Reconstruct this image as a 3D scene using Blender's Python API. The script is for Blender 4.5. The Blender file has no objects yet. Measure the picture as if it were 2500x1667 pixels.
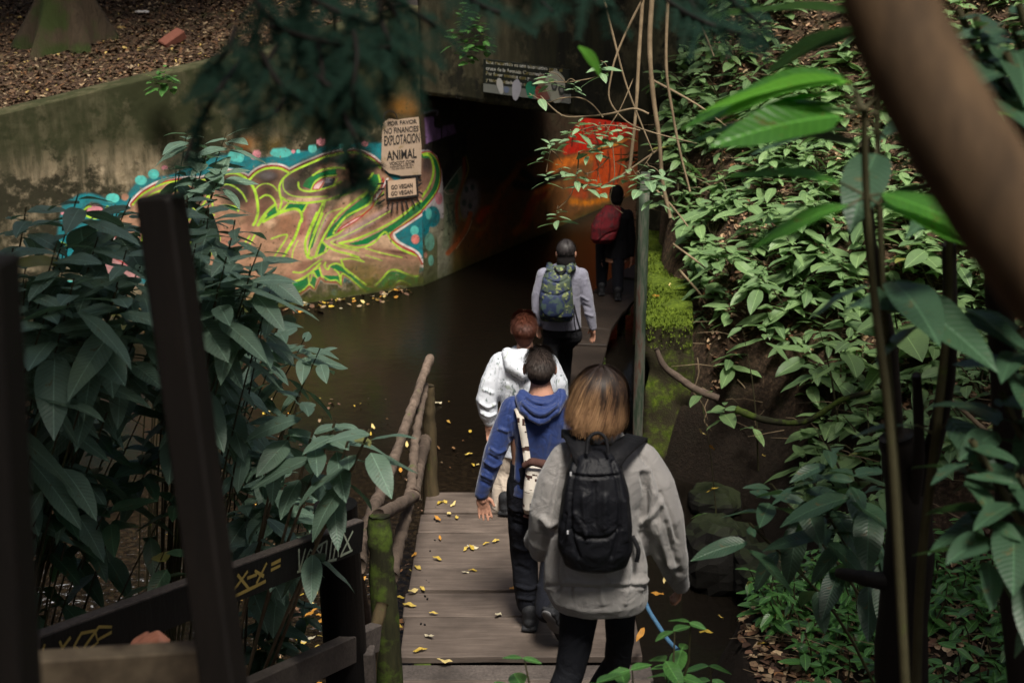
import bpy, bmesh, math, random
import numpy as np
from mathutils import Vector, Matrix, noise as mnoise

# ------------------------------------------------------------------ camera, light, exposure
S = bpy.context.scene
PITCH = math.radians(17.0); CAMH = 4.15; FOC = 3472.2
cam_d = bpy.data.cameras.new('camera'); cam = bpy.data.objects.new('camera', cam_d)
S.collection.objects.link(cam); S.camera = cam
cam.location = (0, 0, CAMH); cam.rotation_euler = (math.radians(73.0), 0, 0)
cam_d.lens = 50; cam_d.sensor_width = 36; cam_d.clip_start = 0.05; cam_d.clip_end = 400
cam_d.dof.use_dof = True; cam_d.dof.focus_distance = 7.8; cam_d.dof.aperture_fstop = 4.0

world = bpy.data.worlds.new('World'); S.world = world; world.use_nodes = True
wn = world.node_tree; wn.nodes.clear()
sky = wn.nodes.new('ShaderNodeTexSky'); sky.sky_type = 'NISHITA'; sky.sun_disc = False
SUN_EL, SUN_AZ = 62.0, 168.0          # azimuth: 180 = from behind the camera
sky.air_density = 1.0; sky.dust_density = 6.0; sky.ozone_density = 0.4
sky.sun_elevation = math.radians(SUN_EL); sky.sun_rotation = math.radians(SUN_AZ)
bg = wn.nodes.new('ShaderNodeBackground'); bg.inputs['Strength'].default_value = 0.085
wo = wn.nodes.new('ShaderNodeOutputWorld')
wn.links.new(sky.outputs[0], bg.inputs[0]); wn.links.new(bg.outputs[0], wo.inputs[0])
sun_d = bpy.data.lights.new('sun', 'SUN'); sun = bpy.data.objects.new('sun', sun_d)
S.collection.objects.link(sun)
sun_d.energy = 3.6; sun_d.angle = math.radians(16); sun_d.color = (1.0, 0.95, 0.86)
_az = math.radians(SUN_AZ)
_d = Vector((math.sin(_az)*math.cos(math.radians(SUN_EL)), math.cos(_az)*math.cos(math.radians(SUN_EL)), math.sin(math.radians(SUN_EL))))
sun.rotation_euler = _d.to_track_quat('Z', 'Y').to_euler()
S.view_settings.view_transform = 'Standard'; S.view_settings.look = 'None'
S.view_settings.gamma = 1; S.view_settings.use_curve_mapping = False
S.view_settings.exposure = 0.75
S.render.engine = 'CYCLES'
S.cycles.use_denoising = True
S.cycles.max_bounces = 6; S.cycles.diffuse_bounces = 3; S.cycles.glossy_bounces = 3
S.cycles.transparent_max_bounces = 4; S.cycles.transmission_bounces = 3
S.cycles.caustics_reflective = False; S.cycles.caustics_refractive = False
C = S.collection
R = random.Random(7)

# ------------------------------------------------------------------ helpers
cp, sp = math.cos(PITCH), math.sin(PITCH)
def ray(px, py):
    a = (px-1250)/FOC; b = -(py-833.5)/FOC
    return Vector((a, cp+b*sp, -sp+b*cp))
def W(px, py, D):                      # point of the place seen at that pixel of the photo, D metres ahead
    d = ray(px, py); return Vector((0, 0, CAMH)) + d*(D/d.y)
def G(px, py, z):                      # the same on a level at height z
    d = ray(px, py); return Vector((0, 0, CAMH)) + d*((z-CAMH)/d.z)
def proj(P):                           # numpy (N,3) -> px, py, depth
    x, y, z = P[:, 0], P[:, 1], P[:, 2]-CAMH
    Z = y*cp - z*sp; U = y*sp + z*cp
    return 1250+FOC*x/Z, 833.5-FOC*U/Z, Z
def DW(x, y):                          # display (2352 px wide) to photo pixels
    return (x*1.06293, y*1.06293)
def lin(c):
    c = [v/255.0 for v in c]
    return tuple(v/12.92 if v <= 0.04045 else ((v+0.055)/1.055)**2.4 for v in c)
def tag(o, label=None, cat=None, group=None, kind=None):
    if label: o['label'] = label
    if cat: o['category'] = cat
    if group: o['group'] = group
    if kind: o['kind'] = kind
    return o
def empty(name, loc, label=None, cat=None, group=None, rz=0):
    o = bpy.data.objects.new(name, None); C.objects.link(o); o.location = loc
    o.rotation_euler = (0, 0, rz); o.empty_display_size = 0.1
    return tag(o, label, cat, group)
def link(name, me, m, parent=None, world_at=None):
    o = bpy.data.objects.new(name, me); C.objects.link(o)
    if m is not None:
        me.materials.clear()
        for x in (m if isinstance(m, (list, tuple)) else [m]): me.materials.append(x)
    if parent is not None:
        o.parent = parent
        if world_at is None:           # mesh written in world coordinates
            o.location = parent.matrix_world.inverted() @ Vector((0, 0, 0)) if False else -Vector(parent.location)
        else: o.location = world_at
    elif world_at is not None: o.location = world_at
    return o
def pydata(name, v, f, smooth=True):
    me = bpy.data.meshes.new(name); me.from_pydata([tuple(p) for p in v], [], f); me.update()
    if smooth: me.shade_smooth()
    return me
def fast_quads(name, V, F, smooth=False):
    """numpy verts (N,3) and faces (M,k) of equal size"""
    me = bpy.data.meshes.new(name); V = np.asarray(V, np.float32); F = np.asarray(F, np.int32); k = F.shape[1]
    me.vertices.add(len(V)); me.vertices.foreach_set('co', V.ravel())
    me.loops.add(F.size); me.loops.foreach_set('vertex_index', F.ravel())
    me.polygons.add(len(F)); me.polygons.foreach_set('loop_start', np.arange(len(F), dtype=np.int32)*k)
    me.polygons.foreach_set('loop_total', np.full(len(F), k, np.int32))
    me.update(calc_edges=True); me.validate()
    if smooth: me.shade_smooth()
    return me
def setcol(me, cols, name='tint'):
    a = me.color_attributes.new(name, 'FLOAT_COLOR', 'POINT')
    c = np.ones((len(me.vertices), 4), np.float32); cols = np.asarray(cols, np.float32); c[:, :cols.shape[1]] = cols
    a.data.foreach_set('color', c.ravel())

def frame(t):
    t = Vector(t).normalized(); up = Vector((0, 0, 1)) if abs(t.z) < 0.95 else Vector((0, 1, 0))
    a = t.cross(up).normalized(); return a, a.cross(t).normalized()
class MB:
    def __init__(s): s.v = []; s.f = []
    def ring(s, c, a, b, n):
        i = len(s.v)
        for k in range(n):
            t = 2*math.pi*k/n; s.v.append(c + a*math.cos(t) + b*math.sin(t))
        return list(range(i, i+n))
    def bridge(s, p, q):
        n = len(p)
        for k in range(n): s.f.append((p[k], p[(k+1) % n], q[(k+1) % n], q[k]))
    def tube(s, pts, rad, n=8, cap=True, flat=None, jit=0):
        pts = [Vector(p) for p in pts]; m = len(pts)
        if not isinstance(rad, (list, tuple)): rad = [rad]*m
        prev = None; a0 = None
        rows = []
        for i in range(m):
            t = (pts[min(i+1, m-1)]-pts[max(i-1, 0)])
            if t.length < 1e-7: t = Vector((0, 0, 1))
            a, b = frame(t)
            if a0 is not None:             # keep the frame from spinning
                a = (a0 - t.normalized()*a0.dot(t.normalized())).normalized(); b = a.cross(t.normalized()).normalized()
            a0 = a; r = rad[i]
            if jit: r *= 1+jit*(R.random()-.5)
            rows.append((pts[i], a*r, b*r, t.normalized(), r))
        if cap == 'round':
            c, a, b, t, r = rows[0]; extra = [s.ring(c-t*r*math.cos(q), a*math.sin(q), b*math.sin(q), n) for q in (.35, .8, 1.2)]
            s.f.append(tuple(extra[0])); 
            for e, g in zip(extra, extra[1:]): s.bridge(e, g)
            prev = extra[-1]
        for (c, a, b, t, r) in rows:
            cur = s.ring(c, a, b, n)
            if prev: s.bridge(prev, cur)
            elif cap: s.f.append(tuple(cur))
            prev = cur
        if cap == 'round':
            c, a, b, t, r = rows[-1]
            for q in (1.2, .8, .35):
                cur = s.ring(c+t*r*math.cos(q), a*math.sin(q), b*math.sin(q), n); s.bridge(prev, cur); prev = cur
        if cap: s.f.append(tuple(reversed(prev)))
    def box(s, c, h, M=None, bev=0.0):
        """box with a small chamfer; c centre, h half sizes, M 3x3"""
        c = Vector(c); i = len(s.v)
        if bev <= 0:
            for z in (-1, 1):
                for y in (-1, 1):
                    for x in (-1, 1):
                        p = Vector((x*h[0], y*h[1], z*h[2])); s.v.append(c + (M @ p if M else p))
            for q in ((0, 2, 3, 1), (4, 5, 7, 6), (0, 1, 5, 4), (2, 6, 7, 3), (0, 4, 6, 2), (1, 3, 7, 5)):
                s.f.append(tuple(i+k for k in q))
            return
        prev = None
        prof = [(-h[2], 1), (-h[2]+bev, 0), (h[2]-bev, 0), (h[2], 1)]
        for k, (z, ins) in enumerate(prof):
            bx = h[0]-(bev if ins else 0); by = h[1]-(bev if ins else 0)
            pts = [(-bx+bev, -by), (bx-bev, -by), (bx, -by+bev), (bx, by-bev), (bx-bev, by), (-bx+bev, by), (-bx, by-bev), (-bx, -by+bev)]
            idx = []
            for x, y in pts:
                p = Vector((x, y, z)); idx.append(len(s.v)); s.v.append(c + (M @ p if M else p))
            if prev: s.bridge(prev, idx)
            else: s.f.append(tuple(reversed(idx)))
            prev = idx
        s.f.append(tuple(prev))
    def beam(s, p, q, w, h, up=(0, 0, 1), bev=0.004):
        p, q = Vector(p), Vector(q); x = (q-p); L = x.length; x.normalize()
        y = Vector(up).cross(x).normalized(); z = x.cross(y)
        M = Matrix((x, y, z)).transposed(); s.box((p+q)/2, (L/2, w/2, h/2), M, bev)
    def ell(s, c, r, M=None, n=16, m=10):
        c = Vector(c); rows = []
        for j in range(1, m):
            t = math.pi*j/m; idx = []
            for k in range(n):
                u = 2*math.pi*k/n
                p = Vector((r[0]*math.sin(t)*math.cos(u), r[1]*math.sin(t)*math.sin(u), -r[2]*math.cos(t)))
                idx.append(len(s.v)); s.v.append(c + (M @ p if M else p))
            rows.append(idx)
        a = len(s.v); s.v.append(c + (M @ Vector((0, 0, -r[2])) if M else Vector((0, 0, -r[2]))))
        b = len(s.v); s.v.append(c + (M @ Vector((0, 0, r[2])) if M else Vector((0, 0, r[2]))))
        for k in range(n):
            s.f.append((a, rows[0][(k+1) % n], rows[0][k])); s.f.append((b, rows[-1][k], rows[-1][(k+1) % n]))
        for p, q in zip(rows, rows[1:]): s.bridge(p, q)
    def rings(s, rs, n=28, exp=2.0, yaw=0.0):
        """stack of (centre, half width, half depth) rounded sections"""
        prev = None; cy, sy = math.cos(yaw), math.sin(yaw)
        for c, hw, hd in rs:
            idx = []
            for k in range(n):
                t = 2*math.pi*k/n; ct, st = math.cos(t), math.sin(t)
                x = hw*math.copysign(abs(ct)**(2/exp), ct); y = hd*math.copysign(abs(st)**(2/exp), st)
                idx.append(len(s.v)); s.v.append(Vector(c)+Vector((x*cy-y*sy, x*sy+y*cy, 0)))
            if prev: s.bridge(prev, idx)
            else: s.f.append(tuple(reversed(idx)))
            prev = idx
        s.f.append(tuple(prev))
    def mesh(s, name, smooth=True):
        return pydata(name, s.v, s.f, smooth)

def roughen(me, amp, freq, seed=0, along=None):
    n = len(me.vertices)
    for v in me.vertices:
        p = v.co*freq + Vector((seed, seed*1.7, 0)); k = mnoise.noise(p)
        v.co = v.co + Vector(v.normal)*amp*k
    me.update()
def np_noise(X, Y, Z=None, seed=0, oct=3):
    """cheap smooth value noise on arrays"""
    def h(ix, iy, iz):
        n = (ix*374761393 + iy*668265263 + iz*2147483647 + seed*144665) & 0x7fffffff
        n = ((n ^ (n >> 13))*1274126177) & 0x7fffffff
        return ((n ^ (n >> 16)) & 0xffff)/65535.0
    X = np.asarray(X, np.float64); Y = np.asarray(Y, np.float64); Z = np.zeros_like(X) if Z is None else np.asarray(Z, np.float64)
    tot = np.zeros_like(X); a = 1.0; s = 0
    for o in range(oct):
        xi = np.floor(X).astype(np.int64); yi = np.floor(Y).astype(np.int64); zi = np.floor(Z).astype(np.int64)
        fx, fy, fz = X-xi, Y-yi, Z-zi
        fx, fy, fz = [t*t*(3-2*t) for t in (fx, fy, fz)]
        r = 0
        for dx in (0, 1):
            for dy in (0, 1):
                for dz in (0, 1):
                    w = (fx if dx else 1-fx)*(fy if dy else 1-fy)*(fz if dz else 1-fz)
                    r = r + w*h(xi+dx, yi+dy, zi+dz)
        tot += a*r; s += a; a *= .5; X = X*2.03+17; Y = Y*2.03+9; Z = Z*2.03+5
    return tot/s*2-1

def union(name, mb, voxel=0.006, smooth=6, folds=None, fine=0.0, finef=40):
    """one continuous skin out of overlapping solids"""
    me = mb.mesh('tmp'); o = bpy.data.objects.new('tmp', me); C.objects.link(o)
    r = o.modifiers.new('r', 'REMESH'); r.mode = 'VOXEL'; r.voxel_size = voxel
    if smooth:
        sm = o.modifiers.new('s', 'SMOOTH'); sm.iterations = smooth; sm.factor = 0.5
    dg = bpy.context.evaluated_depsgraph_get()
    out = bpy.data.meshes.new_from_object(o.evaluated_get(dg)); out.name = name
    bpy.data.objects.remove(o); bpy.data.meshes.remove(me)
    n = len(out.vertices); co = np.empty(n*3, np.float32); no = np.empty(n*3, np.float32)
    out.vertices.foreach_get('co', co); out.vertices.foreach_get('normal', no)
    co = co.reshape(-1, 3).astype(np.float64); no = no.reshape(-1, 3)
    disp = np.zeros(n)
    if folds:
        px, py, Z = proj(co)
        face = ((co-np.array([0, 0, CAMH]))*no).sum(1) < 0
        for pts, amp, w in folds:
            pts = cr(pts, 4)
            d = polydist(px, py, pts, w*3)
            disp += np.where(face, amp*np.exp(-(d/w)**2), 0)
    if fine:
        disp += fine*np_noise(co[:, 0]*finef, co[:, 1]*finef, co[:, 2]*finef*.6, 3, 3)
    co = co + no*disp[:, None]
    out.vertices.foreach_set('co', co.astype(np.float32).ravel()); out.update(); out.shade_smooth()
    return out
def cr(pts, k=6):
    """Catmull-Rom through points"""
    if len(pts) < 3: return [tuple(p) for p in pts]
    P = [pts[0]]+list(pts)+[pts[-1]]; out = []
    for i in range(1, len(P)-2):
        p0, p1, p2, p3 = [np.array(P[j], float) for j in (i-1, i, i+1, i+2)]
        for j in range(k):
            t = j/k
            out.append(tuple(.5*((2*p1)+(-p0+p2)*t+(2*p0-5*p1+4*p2-p3)*t*t+(-p0+3*p1-3*p2+p3)*t**3)))
    out.append(tuple(float(c) for c in P[-2])); return out
def polydist(X, Y, pts, reach):
    d = np.full(X.shape, 1e9)
    xs = [p[0] for p in pts]; ys = [p[1] for p in pts]
    m = (X > min(xs)-reach) & (X < max(xs)+reach) & (Y > min(ys)-reach) & (Y < max(ys)+reach)
    if not m.any(): return d
    x, y = X[m], Y[m]; dd = np.full(x.shape, 1e9)
    for (ax, ay), (bx, by) in zip(pts, pts[1:]):
        vx, vy = bx-ax, by-ay; L = vx*vx+vy*vy+1e-9
        t = np.clip(((x-ax)*vx+(y-ay)*vy)/L, 0, 1)
        dd = np.minimum(dd, np.hypot(x-ax-t*vx, y-ay-t*vy))
    d[m] = dd; return d

# ------------------------------------------------------------------ materials
class N:
    def __init__(s, name):
        s.m = bpy.data.materials.new(name); s.m.use_nodes = True; s.t = s.m.node_tree; s.t.nodes.clear()
        s.out = s.t.nodes.new('ShaderNodeOutputMaterial'); s.p = s.n('ShaderNodeBsdfPrincipled')
        s.l(s.p.outputs[0], s.out.inputs[0])
        s.co = s.n('ShaderNodeTexCoord')
    def n(s, t, **k):
        x = s.t.nodes.new(t)
        for a, b in k.items(): setattr(x, a, b)
        return x
    def l(s, a, b): s.t.links.new(a, b)
    def mapping(s, scale=(1, 1, 1), src='Object', rot=(0, 0, 0)):
        m = s.n('ShaderNodeMapping'); s.l(s.co.outputs[src], m.inputs[0]); m.inputs['Scale'].default_value = scale
        m.inputs['Rotation'].default_value = rot; return m.outputs[0]
    def noise(s, scale, detail=6, vec=None, rough=.55, dist=0):
        x = s.n('ShaderNodeTexNoise'); x.inputs['Scale'].default_value = scale; x.inputs['Detail'].default_value = detail
        x.inputs['Roughness'].default_value = rough; x.inputs['Distortion'].default_value = dist
        s.l(vec if vec is not None else s.co.outputs['Object'], x.inputs['Vector']); return x.outputs['Fac']
    def voro(s, scale, vec=None, feature='F1', out='Distance'):
        x = s.n('ShaderNodeTexVoronoi'); x.feature = feature; x.inputs['Scale'].default_value = scale
        s.l(vec if vec is not None else s.co.outputs['Object'], x.inputs['Vector']); return x.outputs[out]
    def ramp(s, f, stops, interp='LINEAR'):
        x = s.n('ShaderNodeValToRGB'); e = x.color_ramp.elements; x.color_ramp.interpolation = interp
        while len(e) < len(stops): e.new(0.5)
        for i, (p, c) in enumerate(stops):
            e[i].position = p; e[i].color = (*c, 1) if len(c) == 3 else c
        s.l(f, x.inputs[0]); return x.outputs[0]
    def mr(s, f, a, b, c=0, d=1):
        x = s.n('ShaderNodeMapRange'); s.l(f, x.inputs[0])
        for i, v in enumerate((a, b, c, d)): x.inputs[i+1].default_value = v
        return x.outputs[0]
    def mix(s, f, a, b, mode='MIX'):
        x = s.n('ShaderNodeMix', data_type='RGBA', blend_type=mode)
        for src, i in ((f, 0), (a, 6), (b, 7)):
            if isinstance(src, (int, float)): x.inputs[i].default_value = src
            elif isinstance(src, tuple): x.inputs[i].default_value = (*src, 1)
            else: s.l(src, x.inputs[i])
        return x.outputs[2]
    def math(s, op, a, b=0.0, clamp=False):
        x = s.n('ShaderNodeMath', operation=op); x.use_clamp = clamp
        for src, i in ((a, 0), (b, 1)):
            if isinstance(src, (int, float)): x.inputs[i].default_value = src
            else: s.l(src, x.inputs[i])
        return x.outputs[0]
    def bump(s, h, strength=.4, dist=.01, prev=None):
        x = s.n('ShaderNodeBump'); x.inputs['Strength'].default_value = strength; x.inputs['Distance'].default_value = dist
        s.l(h, x.inputs['Height'])
        if prev is not None: s.l(prev, x.inputs['Normal'])
        return x.outputs[0]
    def set(s, color=None, rough=None, spec=None, normal=None, sheen=None):
        for v, k in ((color, 'Base Color'), (rough, 'Roughness'), (spec, 'Specular IOR Level'), (normal, 'Normal'), (sheen, 'Sheen Weight')):
            if v is None: continue
            i = s.p.inputs[k]
            if isinstance(v, (int, float)): i.default_value = v
            elif isinstance(v, tuple): i.default_value = (*v, 1)
            else: s.l(v, i)
        return s.m
    def sep(s, v=None):
        x = s.n('ShaderNodeSeparateXYZ'); s.l(v if v is not None else s.co.outputs['Object'], x.inputs[0]); return x.outputs
    def geo(s): return s.n('ShaderNodeNewGeometry')

def m_leaf(name, c1, c2, rough=.42, transl=.25, vein=.35, back=None):
    k = N(name); x, y, z = k.sep()
    oi = k.n('ShaderNodeObjectInfo')
    ay = k.math('ABSOLUTE', y)
    w = k.math('SINE', k.math('MULTIPLY', k.math('SUBTRACT', x, k.math('MULTIPLY', ay, .8)), 420))
    mid = k.mr(ay, 0, .0025, 1, 0)
    base = k.mix(oi.outputs['Random'], c1, c2)
    base = k.mix(k.math('MULTIPLY', k.noise(18, 3), .5), base, tuple(v*.55 for v in c1))
    base = k.mix(k.mr(w, .6, 1, 0, .12), base, tuple(min(1, v*1.8) for v in c2))
    base = k.mix(k.math('MULTIPLY', mid, .6), base, tuple(min(1, v*2.2+.02) for v in c2))
    spot = k.mr(k.noise(55, 3, rough=.6), .66, .72); base = k.mix(k.math('MULTIPLY', spot, .75), base, (.12, .075, .02)); old = k.math('GREATER_THAN', oi.outputs['Random'], .996); base = k.mix(k.math('MULTIPLY', old, .7), base, (.30, .26, .05))
    nm = k.bump(k.math('ADD', w, k.math('MULTIPLY', mid, -2)), vein, .0012)
    k.set(base, rough, .5, nm)
    tr = k.n('ShaderNodeBsdfTranslucent'); k.l(k.mix(.5, base, (.10, .25, .02), 'ADD'), tr.inputs[0])
    ms = k.n('ShaderNodeMixShader'); ms.inputs[0].default_value = transl
    k.l(k.p.outputs[0], ms.inputs[1]); k.l(tr.outputs[0], ms.inputs[2]); k.l(ms.outputs[0], k.out.inputs[0])
    return k.m
def m_wood(name, c1, c2, moss=0.0, rough=.8, gscale=(3, 60, 60), bump=.6, src='Object'):
    k = N(name); v = k.mapping(gscale, src)
    n1 = k.noise(1, 8, v, .65, .4); n2 = k.noise(2.3, 5)
    oi = k.n('ShaderNodeObjectInfo')
    c = k.mix(k.mr(n1, .3, .7), c1, c2); c = k.mix(k.mr(n2, .38, .68, 0, .75), c, tuple(x*.45 for x in c1))
    c = k.mix(k.math('MULTIPLY', oi.outputs['Random'], .35), c, tuple(x*.55 for x in c2))
    if moss:
        mm = k.mr(k.noise(6, 7, rough=.7), .62-moss*.35, .72-moss*.3)
        c = k.mix(mm, c, (.065, .10, .014))
    return k.set(c, rough, .25, k.bump(n1, bump, .006, k.bump(k.noise(60, 4), .25, .003)))
def m_cloth(name, c, rough=.85, weave=900, var=.25, bump=.15, sheen=None):
    if sheen is None: sheen = .2 if max(c) > .1 else 0.0
    k = N(name); n1 = k.noise(9, 5); n2 = k.noise(weave, 2)
    col = k.mix(k.mr(n1, .3, .7, 0, var), c, tuple(x*.6 for x in c)); col = k.mix(k.mr(n2, .3, .7, 0, .25), col, tuple(x*.7 for x in c))
    wr_ = k.noise(11, 4, None, .5, 1.6); return k.set(col, rough, .25, k.bump(n2, bump, .002, k.bump(wr_, .55, .022)), sheen)
def m_flat(name, c, rough=.6, spec=.4):
    k = N(name); return k.set(k.mix(k.mr(k.noise(14, 5), .35, .7, 0, .3), c, tuple(x*.65 for x in c)), rough, spec, k.bump(k.noise(80, 4), .15, .002))
def m_tint(name, rough=.7, spec=.3, attr='tint', transl=0, bump=.3):
    k = N(name); a = k.n('ShaderNodeAttribute', attribute_name=attr)
    c = k.mix(k.mr(k.noise(40, 4), .3, .7, 0, .3), a.outputs['Color'], (.02, .015, .01))
    k.set(c, rough, spec, k.bump(k.noise(120, 3), bump, .002))
    if transl:
        tr = k.n('ShaderNodeBsdfTranslucent'); k.l(a.outputs['Color'], tr.inputs[0]); ms = k.n('ShaderNodeMixShader'); ms.inputs[0].default_value = transl
        k.l(k.p.outputs[0], ms.inputs[1]); k.l(tr.outputs[0], ms.inputs[2]); k.l(ms.outputs[0], k.out.inputs[0])
    return k.m

M = {}
M['leaf_shrub'] = m_leaf('shrub leaf', (.125, .205, .150), (.19, .295, .21), .42, .22)
M['leaf_bank'] = m_leaf('bank leaf', (.115, .20, .085), (.23, .36, .14), .42, .28)
M['leaf_pale'] = m_leaf('pale hanging leaf', (.16, .27, .14), (.24, .36, .19), .5, .25)
M['leaf_bright'] = m_leaf('bright green leaf', (.06, .20, .03), (.10, .30, .04), .32, .6)
M['leaf_gloss'] = m_leaf('glossy small leaf', (.05, .13, .035), (.10, .26, .06), .28, .25)
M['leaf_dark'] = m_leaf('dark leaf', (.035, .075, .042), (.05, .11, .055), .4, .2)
M['fallen'] = m_tint('fallen leaf', .6, .3, transl=.1)
M['litter'] = m_tint('litter leaf', .75, .25)
M['stem'] = m_wood('green stem', (.05, .045, .02), (.09, .08, .04), .1, .7, (8, 8, 8), .3)
M['twig'] = m_wood('dry twig', (.15, .105, .06), (.33, .25, .155), 0, .8, (10, 10, 10), .4)
M['darkwood'] = m_wood('dark stained timber', (.005, .004, .003), (.013, .009, .007), 0, .7, (60, 60, 3), .4)
M['railwood'] = m_wood('weathered grey board', (.06, .05, .045), (.15, .125, .11), 0, .75, (60, 60, 60), .4)
M['deckwood'] = m_wood('worn deck plank', (.075, .057, .046), (.185, .145, .120), 0, .75, (3, 42, 20), .7)
M['shadewood'] = m_wood('shade darkened board', (.018, .013, .010), (.042, .031, .024), 0, .6, (20, 20, 20), .5)  # dark brown boards; the walkway's shade is put into the wood colour
M['log'] = m_wood('rough log', (.060, .043, .032), (.23, .17, .13), 0.03, .85, (22, 22, 22), .9)
M['mosslog'] = m_wood('mossy log', (.014, .014, .007), (.05, .05, .02), .42, .85, (30, 30, 5), .8)
M['lichenlog'] = m_wood('lichen log', (.05, .04, .022), (.14, .10, .05), .2, .85, (30, 30, 5), .8)
M['blackpost'] = m_wood('tarred post', (.006, .006, .007), (.016, .015, .015), 0, .5, (60, 60, 4), .35)
M['skin'] = m_flat('skin', (.52, .27, .185), .45)
M['black'] = m_cloth('black nylon', (.0065, .007, .010), .55, 700, .2, .1, .0)
M['legging'] = m_cloth('black leggings', (.008, .009, .013), .8)
M['grey'] = m_cloth('grey jersey', (.295, .28, .27), .95, 800, .1, .2, .3)
M['blue'] = m_cloth('blue jersey', (.014, .034, .14), .6, 800, .3, .15, .3)
M['bluedk'] = m_cloth('dark blue trousers', (.010, .014, .035), .85)
M['blacktr'] = m_cloth('black trousers', (.006, .006, .008), .9)
M['beige'] = m_cloth('beige trousers', (.52, .44, .36), .85)
M['greysw'] = m_cloth('blue grey sweater', (.20, .20, .255), .9)
# ------------------------------------------------------------------ mural painting (flat print, written into the wall's paint layer)
class Paint:
    def __init__(s, X, Y): s.X = X; s.Y = Y; s.c = np.zeros((X.size, 3)); s.a = np.zeros(X.size)
    def put(s, m, col):
        c = np.array(lin(col)); s.c = s.c*(1-m[:, None]) + c*m[:, None]; s.a = np.maximum(s.a, m)
    def stroke(s, pts, col, w, soft=1.0, op=1.0, smooth=True):
        if smooth: pts = cr(pts, 6)
        d = polydist(s.X, s.Y, pts, w+soft*3); s.put(np.clip((w/2+soft/2-d)/soft, 0, 1)*op, col)
    def taper(s, pts, col, w0, w1, soft=1.0):
        pts = cr(pts, 6); n = len(pts)-1
        for i in range(n):
            s.stroke([pts[i], pts[i+1]], col, w0+(w1-w0)*(i+.5)/n, soft, 1, False)
    def poly(s, pts, col, op=1.0, smooth=False, soft=0):
        if smooth: pts = cr(list(pts)+[pts[0]], 5)
        xs = [p[0] for p in pts]; ys = [p[1] for p in pts]
        m = (s.X > min(xs)-soft) & (s.X < max(xs)+soft) & (s.Y > min(ys)-soft) & (s.Y < max(ys)+soft); ins = np.zeros(s.X.size, bool)
        x, y = s.X[m], s.Y[m]; r = np.zeros(x.size, bool); n = len(pts)
        for i in range(n):
            ax, ay = pts[i]; bx, by = pts[(i+1) % n]
            if ay == by: continue
            c = ((ay > y) != (by > y)) & (x < (bx-ax)*(y-ay)/(by-ay)+ax); r ^= c
        ins[m] = r; w = ins.astype(float)
        if soft:
            d = polydist(s.X, s.Y, list(pts)+[pts[0]], soft); w = np.where(ins, np.clip(.5+d/soft/2, 0, 1), np.clip(.5-d/soft/2, 0, 1))
        s.put(w*op, col); return ins
    def blob(s, x, y, rx, ry, col, op=1.0, soft=.12, ang=0):
        ca, sa = math.cos(ang), math.sin(ang); dx, dy = s.X-x, s.Y-y
        r = np.hypot((dx*ca+dy*sa)/rx, (-dx*sa+dy*ca)/ry)
        s.put(np.clip((1+soft/2-r)/soft, 0, 1)*op, col)
def cA(*p): return [(500+x/7.84, 340+y/7.84) for x, y in p]
def cB(*p): return [(750+x/6.72, 340+y/6.72) for x, y in p]
def cC(*p): return [(500+x/6.03, 520+y/6.03) for x, y in p]
def cD(*p): return [(750+x/6.03, 520+y/6.03) for x, y in p]
def cE(*p): return [(150+x/5.6, 420+y/5.6) for x, y in p]
def cF(*p): return [(920+x/4.9, 200+y/4.9) for x, y in p]
def cH(*p): return [(1020+x/3.409, 240+y/3.409) for x, y in p]
TEAL = (14, 122, 132); CYAN = (90, 200, 190); PINK = (215, 140, 150); WHITE = (235, 222, 215); RED = (178, 38, 45)
LIME = (176, 222, 62); GREEN = (12, 120, 62); BODY = (178, 136, 108); TAN = (222, 184, 150); PLUM = (112, 74, 62)
BLK = (26, 22, 24); GRY = (104, 98, 100); OLIVE = (104, 92, 40)

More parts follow.
